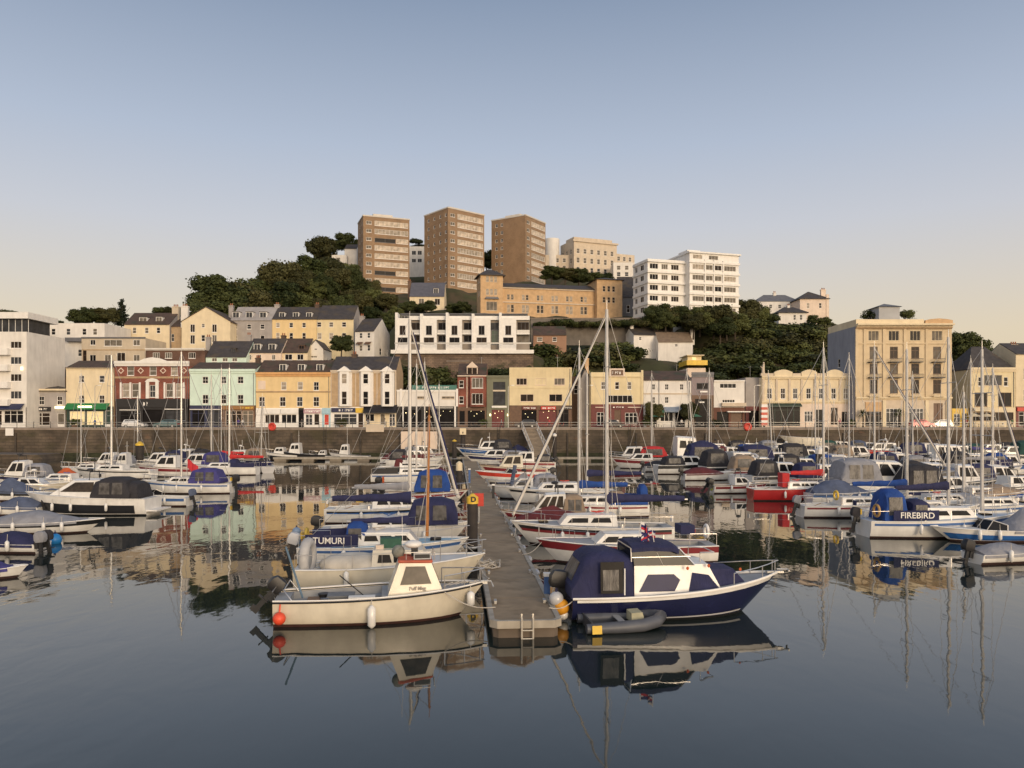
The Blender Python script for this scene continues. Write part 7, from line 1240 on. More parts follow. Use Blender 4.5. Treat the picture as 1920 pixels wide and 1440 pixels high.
# further boats packing the berths
for a in (('white cruiser with charcoal hood left of the scarlet sail cover', 1470, 908, 7.5, 4, CBLK, 1.6), ('white cabin cruiser with navy hood behind the red hulled yacht', 1548, 912, 7, 3, CNAVY, 1.5), ('white cruiser with long grey awning between the pile and big sports cruiser', 1612, 908, 8, 3, CGREY, 1.8), ('white cruiser with charcoal tent right of the big sports cruiser', 1745, 918, 7.5, 3, CBLK, 1.8), ('white motor boat with slate blue hood by the tan covered yacht', 1805, 922, 7, 3, CSTEEL, 1.4), ('white motor boat with navy hood under the mansard building', 1872, 918, 7.5, 3, CNAVY, 1.5),
          ('white cruiser with grey hood left of the black hooded cruiser', 1478, 870, 8.5, 4, CGREY, 1.7), ('white cruiser with royal blue hood by the striped sign', 1422, 866, 8, 4, CBLUE, 1.8), ('small white cruiser hard under the wall below the theatre', 1540, 864, 8, 3, CBLK, 1.4), ('white cruiser with tan hood below the hotel corner', 1606, 868, 9, 3, CTAN, 1.7), ('white cruiser with navy hood below the hotel door', 1742, 864, 10, 3, CNAVY, 1.8), ('white cruiser with charcoal hood beside the violet sail cover', 1858, 862, 9, 183, CBLK, 1.8), ('white cruiser with green hood under the yellow lit cafe', 1795, 866, 9, 183, CGREEN, 1.8), ('white cruiser with maroon hood below the mauve building', 1372, 868, 8, 4, CMAR, 1.7),
          ('white cruiser with grey hood at the left edge near the ledge', 38, 908, 6.5, 180, CGREY, 1.3), ('white cruiser with navy hood between the two slim masts on the left', 300, 880, 7.5, 180, CNAVY, 1.6), ('white cruiser with charcoal hood behind the violet canopy', 347, 878, 8, 180, CBLK, 1.6), ('white cruiser with tan hood near the grey stern on yacht', 450, 874, 8, 180, CTAN, 1.6), ('grey white cruiser in front of the quay wall left of the pile', 205, 882, 7, 180, CGREY, 1.2)):
    cruiser(a[0], a[1], a[2], a[3], a[4], can=a[5], hood=(.04, .38, a[6]), sup=1.1 + .3 * (a[1] % 3) / 2, win=2 + a[1] % 2)
for a in (('low white yacht without sails beside the grey awning cruiser', 1655, 906, 8, 3, DECKW), ('low white yacht lying behind the deep blue sail cover', 1765, 962, 7.5, 3, DECKW), ('grey decked yacht beyond the lettered blue tent yacht', 1856, 972, 8, 3, DECK), ('bare white yacht deck right of the twin outboard boat', 1440, 905, 8, 5, DECKW), ('bare white yacht hull at the left edge beyond the cream boat', 120, 914, 7.5, 180, DECKW)):
    sail(a[0], a[1], a[2], a[3], a[4], 0, None, None, deck=a[5])
for a in (('white speedboat with navy cover right of the scarlet sail cover', 1575, 926, 5.5, 4, CNAVY), ('white speedboat with royal blue cover near the right edge', 1895, 945, 5.5, 4, CBLUE), ('white speedboat with grey cover under the tan covered yacht', 1825, 958, 5.2, 4, CGREY), ('white speedboat with dark cover beside the black windowed sports boat', 1250, 884, 6, 5, CBLK), ('white speedboat with slate cover at the left beside the sports cruiser', 20, 965, 4.5, 180, CSTEEL), ('white speedboat with maroon cover in front of the navy tented cruiser', 1330, 900, 6, 5, CMAR)):
    speed(a[0], a[1], a[2], a[3], a[4], cover=a[5])

for a in (('white cruiser with navy hood hard under the wall by the white boxy cafe', 1345, 860, 9, 4, CNAVY, 2.0), ('white cruiser with black hood hard under the wall by the grey side wall', 1405, 858, 9, 4, CBLK, 2.0), ('white cruiser with grey hood hard under the theatre awning', 1465, 859, 9, 3, CGREY, 2.0), ('white cruiser with green hood hard under the pink theatre doors', 1575, 858, 9, 3, CGREEN, 2.0), ('white cruiser with slate hood hard under the hotel orange blind', 1630, 858, 9, 3, CSTEEL, 2.0), ('white cruiser with black hood hard under the hotel windows', 1690, 857, 10, 183, CBLK, 2.1), ('white cruiser with royal blue hood hard under the red parked car', 1768, 857, 9, 3, CBLUE, 2.0), ('white cruiser with grey hood hard under the yellow lit cafe', 1822, 856, 9, 3, CGREY, 2.0), ('white cruiser with navy hood hard under the mansard windows', 1880, 857, 9, 183, CNAVY, 2.1),
          ('white cruiser with tan hood in the second berth row by the striped sign', 1425, 897, 7.5, 4, CTAN, 1.7), ('white cruiser with black hood in the second berth row by the theatre', 1508, 896, 7.5, 4, CBLK, 1.8), ('white cruiser with royal blue hood in the second berth row', 1570, 894, 7.5, 3, CBLUE, 1.7), ('white cruiser with navy hood beside the inflatable boat', 1690, 892, 8, 3, CNAVY, 1.8), ('white cruiser with grey hood in front of the trawler yacht', 1748, 898, 7.5, 3, CGREY, 1.7), ('white cruiser with black hood before the violet sail cover', 1825, 890, 8, 3, CBLK, 1.8)):
    b = cruiser(a[0], a[1], a[2], a[3], a[4], can=a[5], hood=(.04, .40, a[6]), sup=1.1 + .5 * (a[1] % 4) / 3, win=2 + a[1] % 2, arch=.42 if a[1] % 3 == 0 else None)
# ---------------------------------------------------------------- walkways, piles, small things afloat
CONC = mat('weathered_planking', (.29, .215, .135), .9, .2, 1.2, .01, spot=((.225, .165, .10), 1.1)); EDGE = mat('pale_edge_timber', (.36, .32, .26), .85, .2, 2, streak=.3); FLOAT = mat('float_block', (.13, .10, .075), .9, .25, 1)
t = thing('floating_walkway', 'long straight floating walkway running away to the quay wall', 'walkway', (.42, 23.3, 0), math.atan(.0724)); LW_ = 104; hw = .93
m = MB(); k = int(LW_ / 3)
for i in range(k): m.prism([(-hw + (.14 if i == 0 else 0), i * 3 + .02), (hw - (.14 if i == 0 else 0), i * 3 + .02), (hw, i * 3 + (.16 if i == 0 else .02)), (hw, i * 3 + 2.985), (-hw, i * 3 + 2.985), (-hw, i * 3 + (.16 if i == 0 else .02))], .42, .5, 'z')
m.build('deck', CONC, t)
for sg in (-1, 1):
    m = MB(); m.box(sg * hw + (0.003 if sg > 0 else -.16), sg * hw + (.16 if sg > 0 else -.003), .34, LW_, .30, .53); m.build('edge_timber', EDGE, t)
m = MB(); m.prism([(-hw - .16, .34), (-hw - .16, .1), (-hw + .06, -.14), (hw - .06, -.14), (hw + .16, .1), (hw + .16, .34), (hw + .003, .34), (hw + .003, .15), (hw - .14, .0), (-hw + .14, .0), (-hw - .003, .15), (-hw - .003, .34)], .30, .53, 'z'); m.build('end_timber', EDGE, t)
m = MB(); m.prism([(-hw - .05, .12), (-hw + .1, -.04), (hw - .1, -.04), (hw + .05, .12), (hw + .05, 5), (-hw - .05, 5)], -.25, .28, 'z'); m.build('end_float', FLOAT, t)
for i in range(1, 20): m = MB(); m.box(-hw, hw, i * 5.3 + .6, i * 5.3 + 4.6, -.25, .29); m.build('float', FLOAT, t)
m = MB()
for x in (-.14, .2): m.path([(x, .35, .56), (x, -.16, .72), (x, -.2, .6), (x, -.2, -.6)], .028, 6)
for z in (.25, .0, -.25): m.tube((-.14, -.2, z), (.2, -.2, z), .022, n=6)
m.build('ladder', mat('ladder_metal', (.55, .50, .42), .5, .1, 4, metal=.3), t)
for i in range(16):
    for sg in (-1, 1):
        m = MB(); y = 2.2 + i * 5; m.box(sg * (hw - .12) - .04, sg * (hw - .12) + .04, y - .05, y + .05, .501, .58); m.box(sg * (hw - .12) - .045, sg * (hw - .12) + .045, y - .16, y + .16, .581, .63); m.build('cleat', METAL, t)
def on_walk(y, off): a = math.atan(.0724); return (.42 - math.sin(a) * y + math.cos(a) * off, 23.3 + math.cos(a) * y + math.sin(a) * off)
t = thing('cross_walkway', 'grey cross walkway with dark gaps between floats along the quay wall', 'walkway', (0, 126, 0)); m = MB(); m.box(PX(512, 126), PX(1212, 126), 0, 2.4, .45, .62); m.build('deck', CONC, t); m = MB(); m.box(PX(512, 126), PX(1212, 126), -.08, -.003, .32, .66); m.build('edge_timber', EDGE, t)
for i, px in enumerate(range(514, 1200, 52)): m = MB(); m.box(PX(px, 126), PX(px + 22, 126), -.03, 2.2, -.3, .31); m.build('float', mat('pale_float', (.24, .20, .15), .9, .2, 1), t)
t = thing('gangway', 'white lattice gangway sloping down from the quay to the cross walkway', 'gangway', (PX(1004, 130), 127, 0)); A, B_ = Vector((.9, 0, .7)), Vector((-.9, 11.4, QZ))
for sg in (-1, 1):
    m = MB(); w = Vector((sg * 1.3, 0, 0)); n = 7; P = [A.lerp(B_, i / n) + w for i in range(n + 1)]; U = Vector((0, 0, 1.15)); m.path(P, .07, 5); m.path([P[0]] + [p + U for p in P[0:]], .06, 5)
    for i, p in enumerate(P):
        m.tube(p, p + U, .035, n=4)
        if i < n: m.tube(p, P[i + 1] + U, .025, n=4); m.tube(p + U, P[i + 1], .025, n=4)
    m.build('side_truss', mat('white_metal', (.55, .53, .5), .5, .1, 3), t)
m = MB(); m.face([A + Vector((-1.3, 0, 0)), A + Vector((1.3, 0, 0)), B_ + Vector((1.3, 0, 0)), B_ + Vector((-1.3, 0, 0))]); m.build('deck', CONC, t)
def pile(label, px, D, top, r, capm, caph, name='mooring_pile', bm=mat('black_pile', (.035, .028, .024), .8, .3, 2, .01), txt=None):
    t = thing(name, label, 'mooring post', (PX(px, D), D, 0)); m = MB(); m.tube((0, 0, -2), (0, 0, top - caph), r, n=16); m.build('shaft', bm, t, 40); m = MB(); m.loft([m.ring((0, 0, top - caph), (0, 0, 1), r * 1.12, 16), m.ring((0, 0, top - r * .7), (0, 0, 1), r * 1.12, 16), m.ring((0, 0, top), (0, 0, 1), r * .25, 16)]); c = m.build('cap', capm, t, 40)
    m = MB(); m.torus((0, 0, .5), r + .14, .07, 16, 6, 'z'); m.build('guide_ring', METAL, t)
    if txt:
        cu = bpy.data.curves.new('letter', 'FONT'); cu.body = txt; cu.size = .34; cu.align_x = 'CENTER'; cu.align_y = 'CENTER'; cu.extrude = .02; cu.offset = .012; cu.materials.append(BLACK); text_mesh(cu, c, (.06, -r * 1.12 - .025, top - caph * .55), (R(90), 0, 0))
    return t
pile('black pile with yellow cap lettered D beside the walkway', 886, 37, 3.05, .25, YELP, .48, txt='D'); pile('black pile with cream pointed cap farther along the walkway', 861, 66, 3.1, .25, CREAM, .8); pile('black pile with yellow cap in the left cluster of boats', 262, 104, 3.8, .5, YELP, .55); pile('black pile with white pointed cap beside the scarlet sail cover', 1537, 88, 3.6, .45, WHITE, .8); pile('dark brown pile carrying a cream square sign by the quay', 868, 134, 5.2, .4, BROWNP, .3); pile('slim black pile with white cap beside the gangway', 1040, 125, 4.6, .3, WHITE, .5); pile('dark pile with pale cap in front of the black hooded cruiser', 1700, 130, 4.4, .35, STONE, .4); pile('short dark pile with yellow cap below the cream sign', 852, 124, 3.6, .35, YELP, .3)
t = thing('square_sign', 'cream square notice board on the dark pile by the quay', 'sign', (PX(868, 133.4), 133.4, 4.2)); m = MB(); m.box(-.55, .55, -.06, 0, .0, 1.1); m.build('board', CREAM, t); m = MB(); m.box(-.1, .1, -.08, -.062, .2, .5); m.build('mark', BLACK, t)
for px, py, w_, h_, l in ((18, 810, 1.4, 1.3, 'white square sign on the railing at the left end of the quay'), (703, 803, 3.2, 1.3, 'pale plain board hanging on the quay wall behind the left row')):
    z = PZ(py, 137.5); t = thing('wall_sign', l, 'sign', (PX(px, 137.6), 137.6, z)); m = MB(); m.box(-w_ / 2, w_ / 2, -.08, 0, -h_ / 2, h_ / 2); m.build('board', WHITE if px < 100 else STONE, t); m = MB(); m.box(-w_ / 2 - .04, w_ / 2 + .04, -.1, -.02, h_ / 2 + .003, h_ / 2 + .08); m.build('frame', METAL, t)
t = thing('wall_hoarding', 'pale pinkish board panels fixed low on the quay wall behind the masts', 'hoarding', (PX(790, 137), 137, 1.6)); m = MB(); m.box(-3.6, 2.8, -.1, .6, 0, 3.1); m.build('panel', PINKW, t); m = MB()
for x in (-2, 0, 1.4): m.box(x, x + .12, -.14, -.102, 0, 3.1)
m.build('batten', STONE, t)
# cream flared hull laid up against the wall
b = Boat('laid_up_boat', 'cream flared boat hull laid up against the quay wall by the striped sign', 1500, 800, 7.4, 180, B=2.6, F=1.5, Fb=1.9, hull=GELC, deck=DECKW, D=135.5, rake=.3, cat='boat', anti=GELC); b.o.location.z = 2.1
for i, x in enumerate((-2, 1.6)): m = MB(); m.path([(x - 1.1, 0, -2.1), (x, 0, -.2), (x + 1.1, 0, -2.1)], .09, 6); m.build('cradle', METAL, b.o)
t = thing('striped_post', 'red and white horizontally striped square column in front of the theatre', 'sign post', (PX(1433, 147.6), 147.6, QZ)); 
for i in range(8): m = MB(); m.box(-.62, .62, -.3, .3, .4 + i * .5, .898 + i * .5); m.build('stripe', WHITE if i % 2 else mat('orange_red_paint', (.55, .09, .05), .5, .1, 2), t)
m = MB(); m.box(-.15, .15, -.15, .15, 0, .4); m.build('base', DKMETAL, t)
# buoys, fenders, ropes
def ball(label, px, py, r, m_, D=None, z=None, group=None, name='mooring_buoy', cat='buoy'):
    D = D or DW(py, r * .4); z = r * .55 if z is None else z; t = thing(name, label, cat, (PX(px, D), D, z), 0, group); m = MB(); m.ell((0, 0, 0), r, r, r, 16, 10); m.build('ball', m_, t, 90); m = MB(); m.tube((0, 0, r * .93), (0, 0, r * 1.2), r * .18, n=8); m.torus((0, 0, r * 1.28), r * .14, r * .05, 10, 5); m.build('eye', CNAVY, t); return t
RED_O = mat('red_orange_buoy', (.70, .075, .03), .45, .08, 2)
p = hero.o.matrix_world if False else None
def boat_pt(b, t, y, z): v = Matrix.Rotation(b.o.rotation_euler.z, 4, 'Z') @ Vector((b.X(t), y, z)); return v + b.o.location
def at_boat(name, label, cat, b, t, y, z): v = boat_pt(b, t, y, z); return thing(name, label, cat, v, b.o.rotation_euler.z)
q = boat_pt(hero, .035, -hero.hb(.03) - .17, .36); t = thing('round_fender', 'bright red orange ball fender at the stern of the cream fishing boat', 'fender', q); m = MB(); m.ell((0, 0, 0), .2, .2, .2, 18, 12); m.build('ball', RED_O, t, 90); m = MB(); m.tube((0, .03, .19), (0, .1, .42), .03, .02, 7); m.build('neck', RED_O, t)
def fender(label, b, t_, side=-1, L=.62, r=.11, m_=GEL, z=None):
    zt = b.zs(t_) if z is None else z; o = at_boat('fender', label, 'fender', b, t_, side * (b.hb(t_) + r + .03), 0); m = MB(); z0 = zt - L - .12; m.loft([m.ring((0, 0, z0 + L * a), (0, 0, 1), r * k, 12) for a, k in ((0, .3), (.05, .55), (.14, 1), (.86, 1), (.95, .55), (1, .3))]); m.build('body', m_, o, 60); m = MB(); m.tube((0, 0, zt - .12), (0, -side * .08, zt + .03), .015, n=5); m.build('lanyard', ROPE, o); return o
fender('white sausage fender amidships on the cream fishing boat', hero, .455, L=.72, r=.13); fender('white sausage fender at the bow of the cream fishing boat', hero, .93, L=.5, r=.13)
for px, py, r, m_, l, z in ((1043, 1116, .24, GELG, 'grey white ball buoy topmost of the three by the walkway end', .72), (1052, 1134, .27, mat('amber_buoy', (.62, .28, .02), .45, .1, 2), 'amber yellow ball buoy between the white ones by the walkway end', .45), (1056, 1156, .17, GEL, 'small white ball buoy lowest of the three by the walkway end', .2)): ball(l, px, py, r, m_, D=25.2, z=z)
ball('bright blue ball buoy floating behind the dark covered outboard', 103, 1014, .34, mat('bright_blue_buoy', (.02, .20, .50), .4, .1, 2)); ball('pale blue ball buoy astern of the lettered yacht', 556, 1003, .24, mat('dusty_blue_buoy', (.22, .30, .42), .5, .1, 2), z=.3)
for px, l in ((510, 'red round lifebuoy cabinet on the railing before the yellow building'), (1402, 'red round lifebuoy cabinet on the railing before the grey side wall')):
    t = thing('lifebuoy', l, 'lifebuoy', (PX(px, QY - .2), QY - .2, PZ(800, QY))); m = MB(); m.torus((0, 0, 0), .55, .2, 18, 8); m.build('ring', REDP, t, 90); m = MB(); m.box(-.45, .45, .05, .12, -.5, .5); m.build('backing', REDP, t)
x, y = on_walk(22.5, -.75); t = thing('lifebuoy', 'red lifebuoy housing on a post just beyond the lettered pile', 'lifebuoy', (x, y, .5)); m = MB(); m.tube((0, 0, 0), (0, 0, 1.0), .05, n=7); m.build('post', METAL, t); m = MB(); m.box(-.28, .28, -.14, .14, 1.0, 1.75); m.build('housing', REDP, t)
def pedestal(label, yy, off, m_=None, h=1.0):
    x, y = on_walk(yy, off); t = thing('service_pedestal', label, 'pedestal', (x, y, .5), .07); m = MB(); m.box(-.1, .1, -.1, .1, 0, h); m.build('column', m_ or BLUEP, t); m = MB(); m.box(-.12, .12, -.12, .12, h + .003, h + .12); m.build('top', FRAME, t)
pedestal('blue service pedestal with white top near the walkway end', 3.5, 1.05, BLUEP, .62); pedestal('slim dark pedestal with white top halfway along the walkway', 37, .8, DKMETAL, 1.0); pedestal('blue pedestal on the left edge of the walkway beyond the pile', 52, -.8, BLUEP, 1.3); pedestal('blue pedestal with white top standing in the left cluster', 20, 0) if False else None
for i in range(13):
    x, y = on_walk(2.2 + i * 3.1, hw + .27); t = thing('edge_fender', 'white fender hung along the walkway edge', 'fender', (x, y, .3), .07, 'white fenders along the walkway edge'); m = MB(); m.loft([m.ring((0, -.3 + .6 * a, 0), (0, 1, 0), .12 * k, 10) for a, k in ((0, .3), (.08, .8), (.2, 1), (.8, 1), (.92, .8), (1, .3))]); m.build('body', GELG, t, 60)
x, y = on_walk(8.5, -.95); t = thing('rope_heap', 'tangled heap of pale mooring ropes on the walkway edge', 'rope', (x, y, .5)); r = random.Random(9); m = MB()
for k in range(11):
    a = r.uniform(0, 6.28); w_ = r.uniform(.25, .7); m.path([(w_ * math.cos(a + q * .7) * 1.2, w_ * math.sin(a + q * .7), .05 + .28 * abs(math.sin(q * 1.1 + k)) * r.random()) for q in range(9)], .02, 5)
m.build('coil', ROPE, t)
def mooring(label, p, q, sag=.25, r=.016):
    p, q = Vector(p), Vector(q); m = MB(); o = (p + q) / 2; m.path([p.lerp(q, i / 8) - Vector((0, 0, sag * math.sin(math.pi * i / 8))) - o for i in range(9)], r, 5); k = m.build('mooring_line', ROPE, None, 60, o); tag(k, label, 'mooring rope', 'mooring ropes'); return k
wx = lambda yy, off: Vector((*on_walk(yy, off), .58))
mooring('mooring rope from the cream fishing boat bow to the walkway', boat_pt(hero, .96, 0, 1.12), wx(6, -.85), .12); mooring('mooring rope from the cream fishing boat side to the walkway end', boat_pt(hero, .8, -.8, .95), wx(1.4, -.85), .2)
mooring('mooring rope from the navy cruiser stern to the walkway end', boat_pt(hcr, .02, -1, .8), wx(1.2, .85), .15); mooring('mooring rope from the navy cruiser stern to the walkway farther in', boat_pt(hcr, .02, 1, .8), wx(6.8, .85), .15)
for i, b in enumerate([k for k in C.objects if k.type == 'EMPTY' and k.get('group') == GB and 27 < k.location.y < 60 and -12 < k.location.x < 12]):
    sg = -1 if b.rotation_euler.z < 1.5 else 1; hl = [c for c in b.children if c.name.startswith('hull')][0]; L2 = max(v.co.x for v in hl.data.vertices); e = b.location + Matrix.Rotation(b.rotation_euler.z, 4, 'Z') @ Vector((L2 - .3, 0, 0)); e.z = 1.0; yy = b.location.y - 23.3
    for d in (-1.6, 1.8): mooring('mooring rope from a yacht bow across to the walkway', e, wx(yy + d, .85 * sg), .18)
# ---------------------------------------------------------------- cars, people, lamps on the quay
def car(label, px, py, D, col, body='hatch', dr=1, L=4.1):
    t = thing('parked_car', label, 'car', (PX(px, D), D, QZ + (.0 if D > 141.6 and D < 147.2 else .005)), 0 if dr > 0 else math.pi); H = 1.5 if body == 'hatch' else 1.42; w = .86; m = MB()
    prof = [(-L / 2, .3), (-L / 2 - .02, .62), (-L / 2 + .1, .9), (-L * .1 + L * .28, .93), (L / 2 - .15, .78), (L / 2, .55), (L / 2 - .02, .28)]
    rg = [[(x, y * k, z) for x, z in prof] for y, k in ((-w, .94), (-w * .96, 1), (w * .96, 1), (w, .94))]
    A = [(x, -w, z) for x, z in prof]; Bq = [(x, w, z) for x, z in prof]; m.loft([A, Bq]); 
    cab = [(-L / 2 + .12, .9), (-L / 2 + .42, H), (L * .08, H), (L * .27, .92)]; m.loft([[(x, -w * .96 + (z > 1) * .13, z) for x, z in cab], [(x, w * .96 - (z > 1) * .13, z) for x, z in cab]]); m.build('body', mat('car_paint_%s' % label.split()[0], col, .25, .04, 2, coat=.7, metal=.2), t, 30)
    for sg in (-1, 1):
        m = MB(); y = sg * (w * .96 - .055); y2 = sg * (w * .96 - .13); q = [(-L / 2 + .38, y, .98), (L * .2, y, .98), (L * .07, y2, H - .1), (-L / 2 + .52, y2, H - .1)]; m.panel(q if sg < 0 else [q[1], q[0], q[3], q[2]], .02, .98, .02, .98, .03, .03); m.build('side_window', TINT, t)
    m = MB(); m.panel([(L * .27, -.7, .95), (L * .27, .7, .95), (L * .085, .6, H - .06), (L * .085, -.6, H - .06)], .03, .97, .05, .95, .012, .02); m.build('windscreen', TINT, t)
    for x in (-L * .31, L * .31):
        for sg in (-1, 1): m = MB(); m.tube((x, sg * (w - .17), .31), (x, sg * (w + .02), .31), .31, n=14); wl = m.build('wheel', RUB, t, 40); m = MB(); m.tube((x, sg * (w + .02), .31), (x, sg * (w + .035), .31), .19, n=12); m.build('rim', METAL, wl)
    for sg in (-1, 1): m = MB(); m.ell((L / 2 - .06, sg * .6, .68), .08, .17, .09, 8, 6); m.build('headlight', CLEARW, t, 60)
    m = MB(); m.box(-L / 2 - .035, -L / 2 + .02, -w * .9, w * .9, .66, .78); m.build('tail_light', REDP, t)
car('white hatchback parked by the black shopfront', 253, 0, 143.2, (.72, .72, .72)); car('teal estate car parked beside the white hatchback', 313, 0, 143.4, (.06, .13, .14), dr=-1, L=4.4); car('red car parked in front of the tall hotel door', 1728, 0, 143.4, (.35, .03, .04), L=4.3); car('silver white car parked beside the red car', 1762, 0, 143.5, (.6, .6, .6), dr=-1); car('grey car parked before the mint shops', 470, 0, 149.0 - 3.2, (.22, .22, .23)) if False else None
car('dark car parked in front of the red pub', 1150, 0, 146.2, (.03, .03, .035)); car('charcoal car passing the sage restaurant', 985, 0, 146.0, (.05, .05, .055), dr=-1)
def person(label, px, D, top, leg, skin=(.45, .28, .20), h=1.7, step=.18, rz=0, arm=.1, hair=(.04, .03, .02)):
    t = thing('person', label, 'person', (PX(px, D), D, QZ), rz); k = h / 1.75
    V = [(0, 0, .95), (0, 0, 1.15), (0, 0, 1.38), (0, 0, 1.5), (0, .01, 1.58), (0, .015, 1.70), (-.17, 0, 1.42), (-.23, arm, 1.15), (-.22, arm + .12, .92), (.17, 0, 1.42), (.23, -arm, 1.15), (.22, -arm + .1, .92), (-.09, 0, .9), (-.1, step, .5), (-.1, step * 1.1, .07), (-.1, step + .16, .03), (.09, 0, .9), (.1, -step * .6, .5), (.1, -step * 1.4, .07), (.1, -step * 1.3 + .15, .03)]
    E = [(0, 1), (1, 2), (2, 3), (3, 4), (4, 5), (2, 6), (6, 7), (7, 8), (2, 9), (9, 10), (10, 11), (0, 12), (12, 13), (13, 14), (14, 15), (0, 16), (16, 17), (17, 18), (18, 19)]
    Rd = [.15, .13, .15, .06, .07, .09, .065, .05, .035, .065, .05, .035, .1, .065, .045, .035, .1, .065, .045, .035]
    me = bpy.data.meshes.new('figure'); me.from_pydata([tuple(c * k for c in v) for v in V], E, []); o = bpy.data.objects.new('figure', me); C.objects.link(o); md = o.modifiers.new('s', 'SKIN'); sv = me.skin_vertices[0].data
    for i, r in enumerate(Rd): sv[i].radius = (r * k * (1.15 if i in (1, 2, 0) else 1), r * k * (.75 if i < 3 else 1))
    sv[0].use_root = True; o.modifiers.new('u', 'SUBSURF').levels = 1; dg = bpy.context.evaluated_depsgraph_get(); nm = bpy.data.meshes.new_from_object(o.evaluated_get(dg)); bpy.data.objects.remove(o); nm.materials.clear()
    for q in (mat('cloth_' + label.replace(' ', '_')[:24] + '_a', top, .9, .15, 6), mat('cloth_' + label.replace(' ', '_')[:24] + '_b', leg, .9, .15, 6), mat('skin_tone', skin, .6, .08, 4)): nm.materials.append(q)
    for p_ in nm.polygons:
        z = p_.center.z / k; p_.material_index = 2 if z > 1.5 or (abs(p_.center.x) > .17 * k and z < 1.0 and z > .8) else (0 if z > .95 else 1); p_.use_smooth = True
    put('body', nm, t); m = MB(); m.ell((0, -.015, 1.71 * k), .095 * k, .105 * k, .11 * k, 10, 6); m.build('hair', mat('dark_hair', hair, .8, .2, 5), t, 80)
person('person in violet blue coat walking past the mint green shop', 447, 139.8, (.07, .04, .25), (.03, .03, .05), rz=1.4); person('person in white top beside the violet coated walker', 455, 140.2, (.65, .62, .58), (.05, .05, .07), rz=1.5); person('person in dark clothes standing outside the white fronted shop', 566, 147.9, (.05, .05, .05), (.5, .48, .45)); person('person in grey jacket near the blue fronted shop', 690, 148.0, (.2, .2, .22), (.04, .04, .06), rz=1.2); person('person in pale clothes on the quay by the black awning', 722, 140.2, (.5, .45, .38), (.45, .42, .38), rz=-1.3); person('person in black beside the black awning', 733, 140.0, (.03, .03, .03), (.03, .03, .04), rz=-1.3); person('person in white shirt outside the green parasol cafe', 1278, 147.8, (.7, .68, .64), (.04, .04, .05)); person('person in dark red top by the yellow lit cafe', 1812, 147.6, (.25, .03, .04), (.05, .04, .05)); person('person in black jacket walking beyond the teal car', 330, 147.7, (.02, .02, .02), (.03, .03, .05), rz=1.5); person('person in red top among the bar tables', 1030, 148.0, (.4, .05, .05), (.05, .05, .06)); person('person in white top by the red pub door', 1158, 148.1, (.65, .6, .55), (.08, .08, .1))
def lamp(label, px, D, h):
    t = thing('street_lamp', label, 'street lamp', (PX(px, D), D, QZ)); m = MB(); m.tube((0, 0, 0), (0, 0, h), .075, .05, 7); m.path([(0, 0, h - .05), (.15, 0, h + .2), (.7, 0, h + .25)], .035, 5); m.build('post', METAL, t); m = MB(); m.box(.55, 1.1, -.12, .12, h + .2, h + .32); m.build('lantern', FRAME, t)
for px, l in ((953, 'tall white street lamp before the sage restaurant'), (1101, 'white street lamp before the grey gable'), (1414, 'white street lamp before the grey side wall'), (178, 'white street lamp before the green awning shop')): lamp(l, px, 140.6, 7.5)
def cafe(label, px, D, m_, tab=True):
    t = thing('cafe_table', label, 'table', (PX(px, D), D, QZ), 0, 'pavement cafe tables'); m = MB(); m.tube((0, 0, .7), (0, 0, .74), .4, n=12); m.build('tabletop', m_, t); m = MB(); m.tube((0, 0, .03), (0, 0, .7), .04, n=6); m.tube((0, 0, 0), (0, 0, .03), .25, n=10); m.build('pedestal', DKMETAL, t)
    for sg in (-1, 1):
        c = thing('cafe_chair', 'dark cafe chair at a pavement table', 'chair', (PX(px, D) + sg * .7, D, QZ), 0, 'pavement cafe chairs'); m = MB(); m.box(-.21, .21, -.21, .21, .43, .47); m.build('seat', m_, c); m = MB(); m.box(sg * .19 - .02, sg * .19 + .02, -.2, .2, .473, .9); m.build('backrest', m_, c)
        for a in (-.18, .18):
            for q in (-.18, .18): m = MB(); m.tube((a, q, 0), (a, q, .43), .018, n=5); m.build('leg', DKMETAL, c)
for px, m_, l in ((985, WHITE, 'white pavement table below the gangway top'), (1018, REDP, 'red pavement table outside the yellow bar'), (1048, REDP, 'red pavement table at the far side of the yellow bar'), (1140, DKMETAL, 'dark pavement table outside the red pub'), (1182, WHITE, 'white pavement table by the red pub window'), (1235, WHITE, 'white pavement table under the green parasol'), (1268, WHITE, 'white pavement table by the grey blue awning'), (1310, WHITE, 'white pavement table outside the mauve building'), (1835, WHITE, 'white pavement table outside the mansard building'), (1872, WHITE, 'white pavement table at the mansard building far window'), (800, DKMETAL, 'dark pavement table outside the teal signed cafe'), (835, DKMETAL, 'dark pavement table by the teal signed cafe end'), (892, TEAK, 'wooden pavement table outside the brick house')): cafe(l, px, 148.2, m_)
def parasol(label, px, m_):
    t = thing('parasol', label, 'parasol', (PX(px, 147.9), 147.9, QZ)); m = MB(); m.tube((0, 0, 0), (0, 0, 2.6), .04, n=6); m.build('pole', DKMETAL, t); m = MB(); n = 8; P = [(1.5 * math.cos(2 * math.pi * i / n), 1.5 * math.sin(2 * math.pi * i / n), 2.1) for i in range(n)]
    for i in range(n): m.face([P[i], P[(i + 1) % n], (0, 0, 2.75)])
    m.build('canopy', m_, t)
parasol('green parasol beside the white shop doorway', 1302, MATS['green_canvas']); parasol('green parasol under the white two-storey building', 1231, MATS['green_canvas']); parasol('cream parasol outside the mansard building', 1850, CREAM); parasol('cream parasol near the yellow lit cafe', 1826, CREAM)

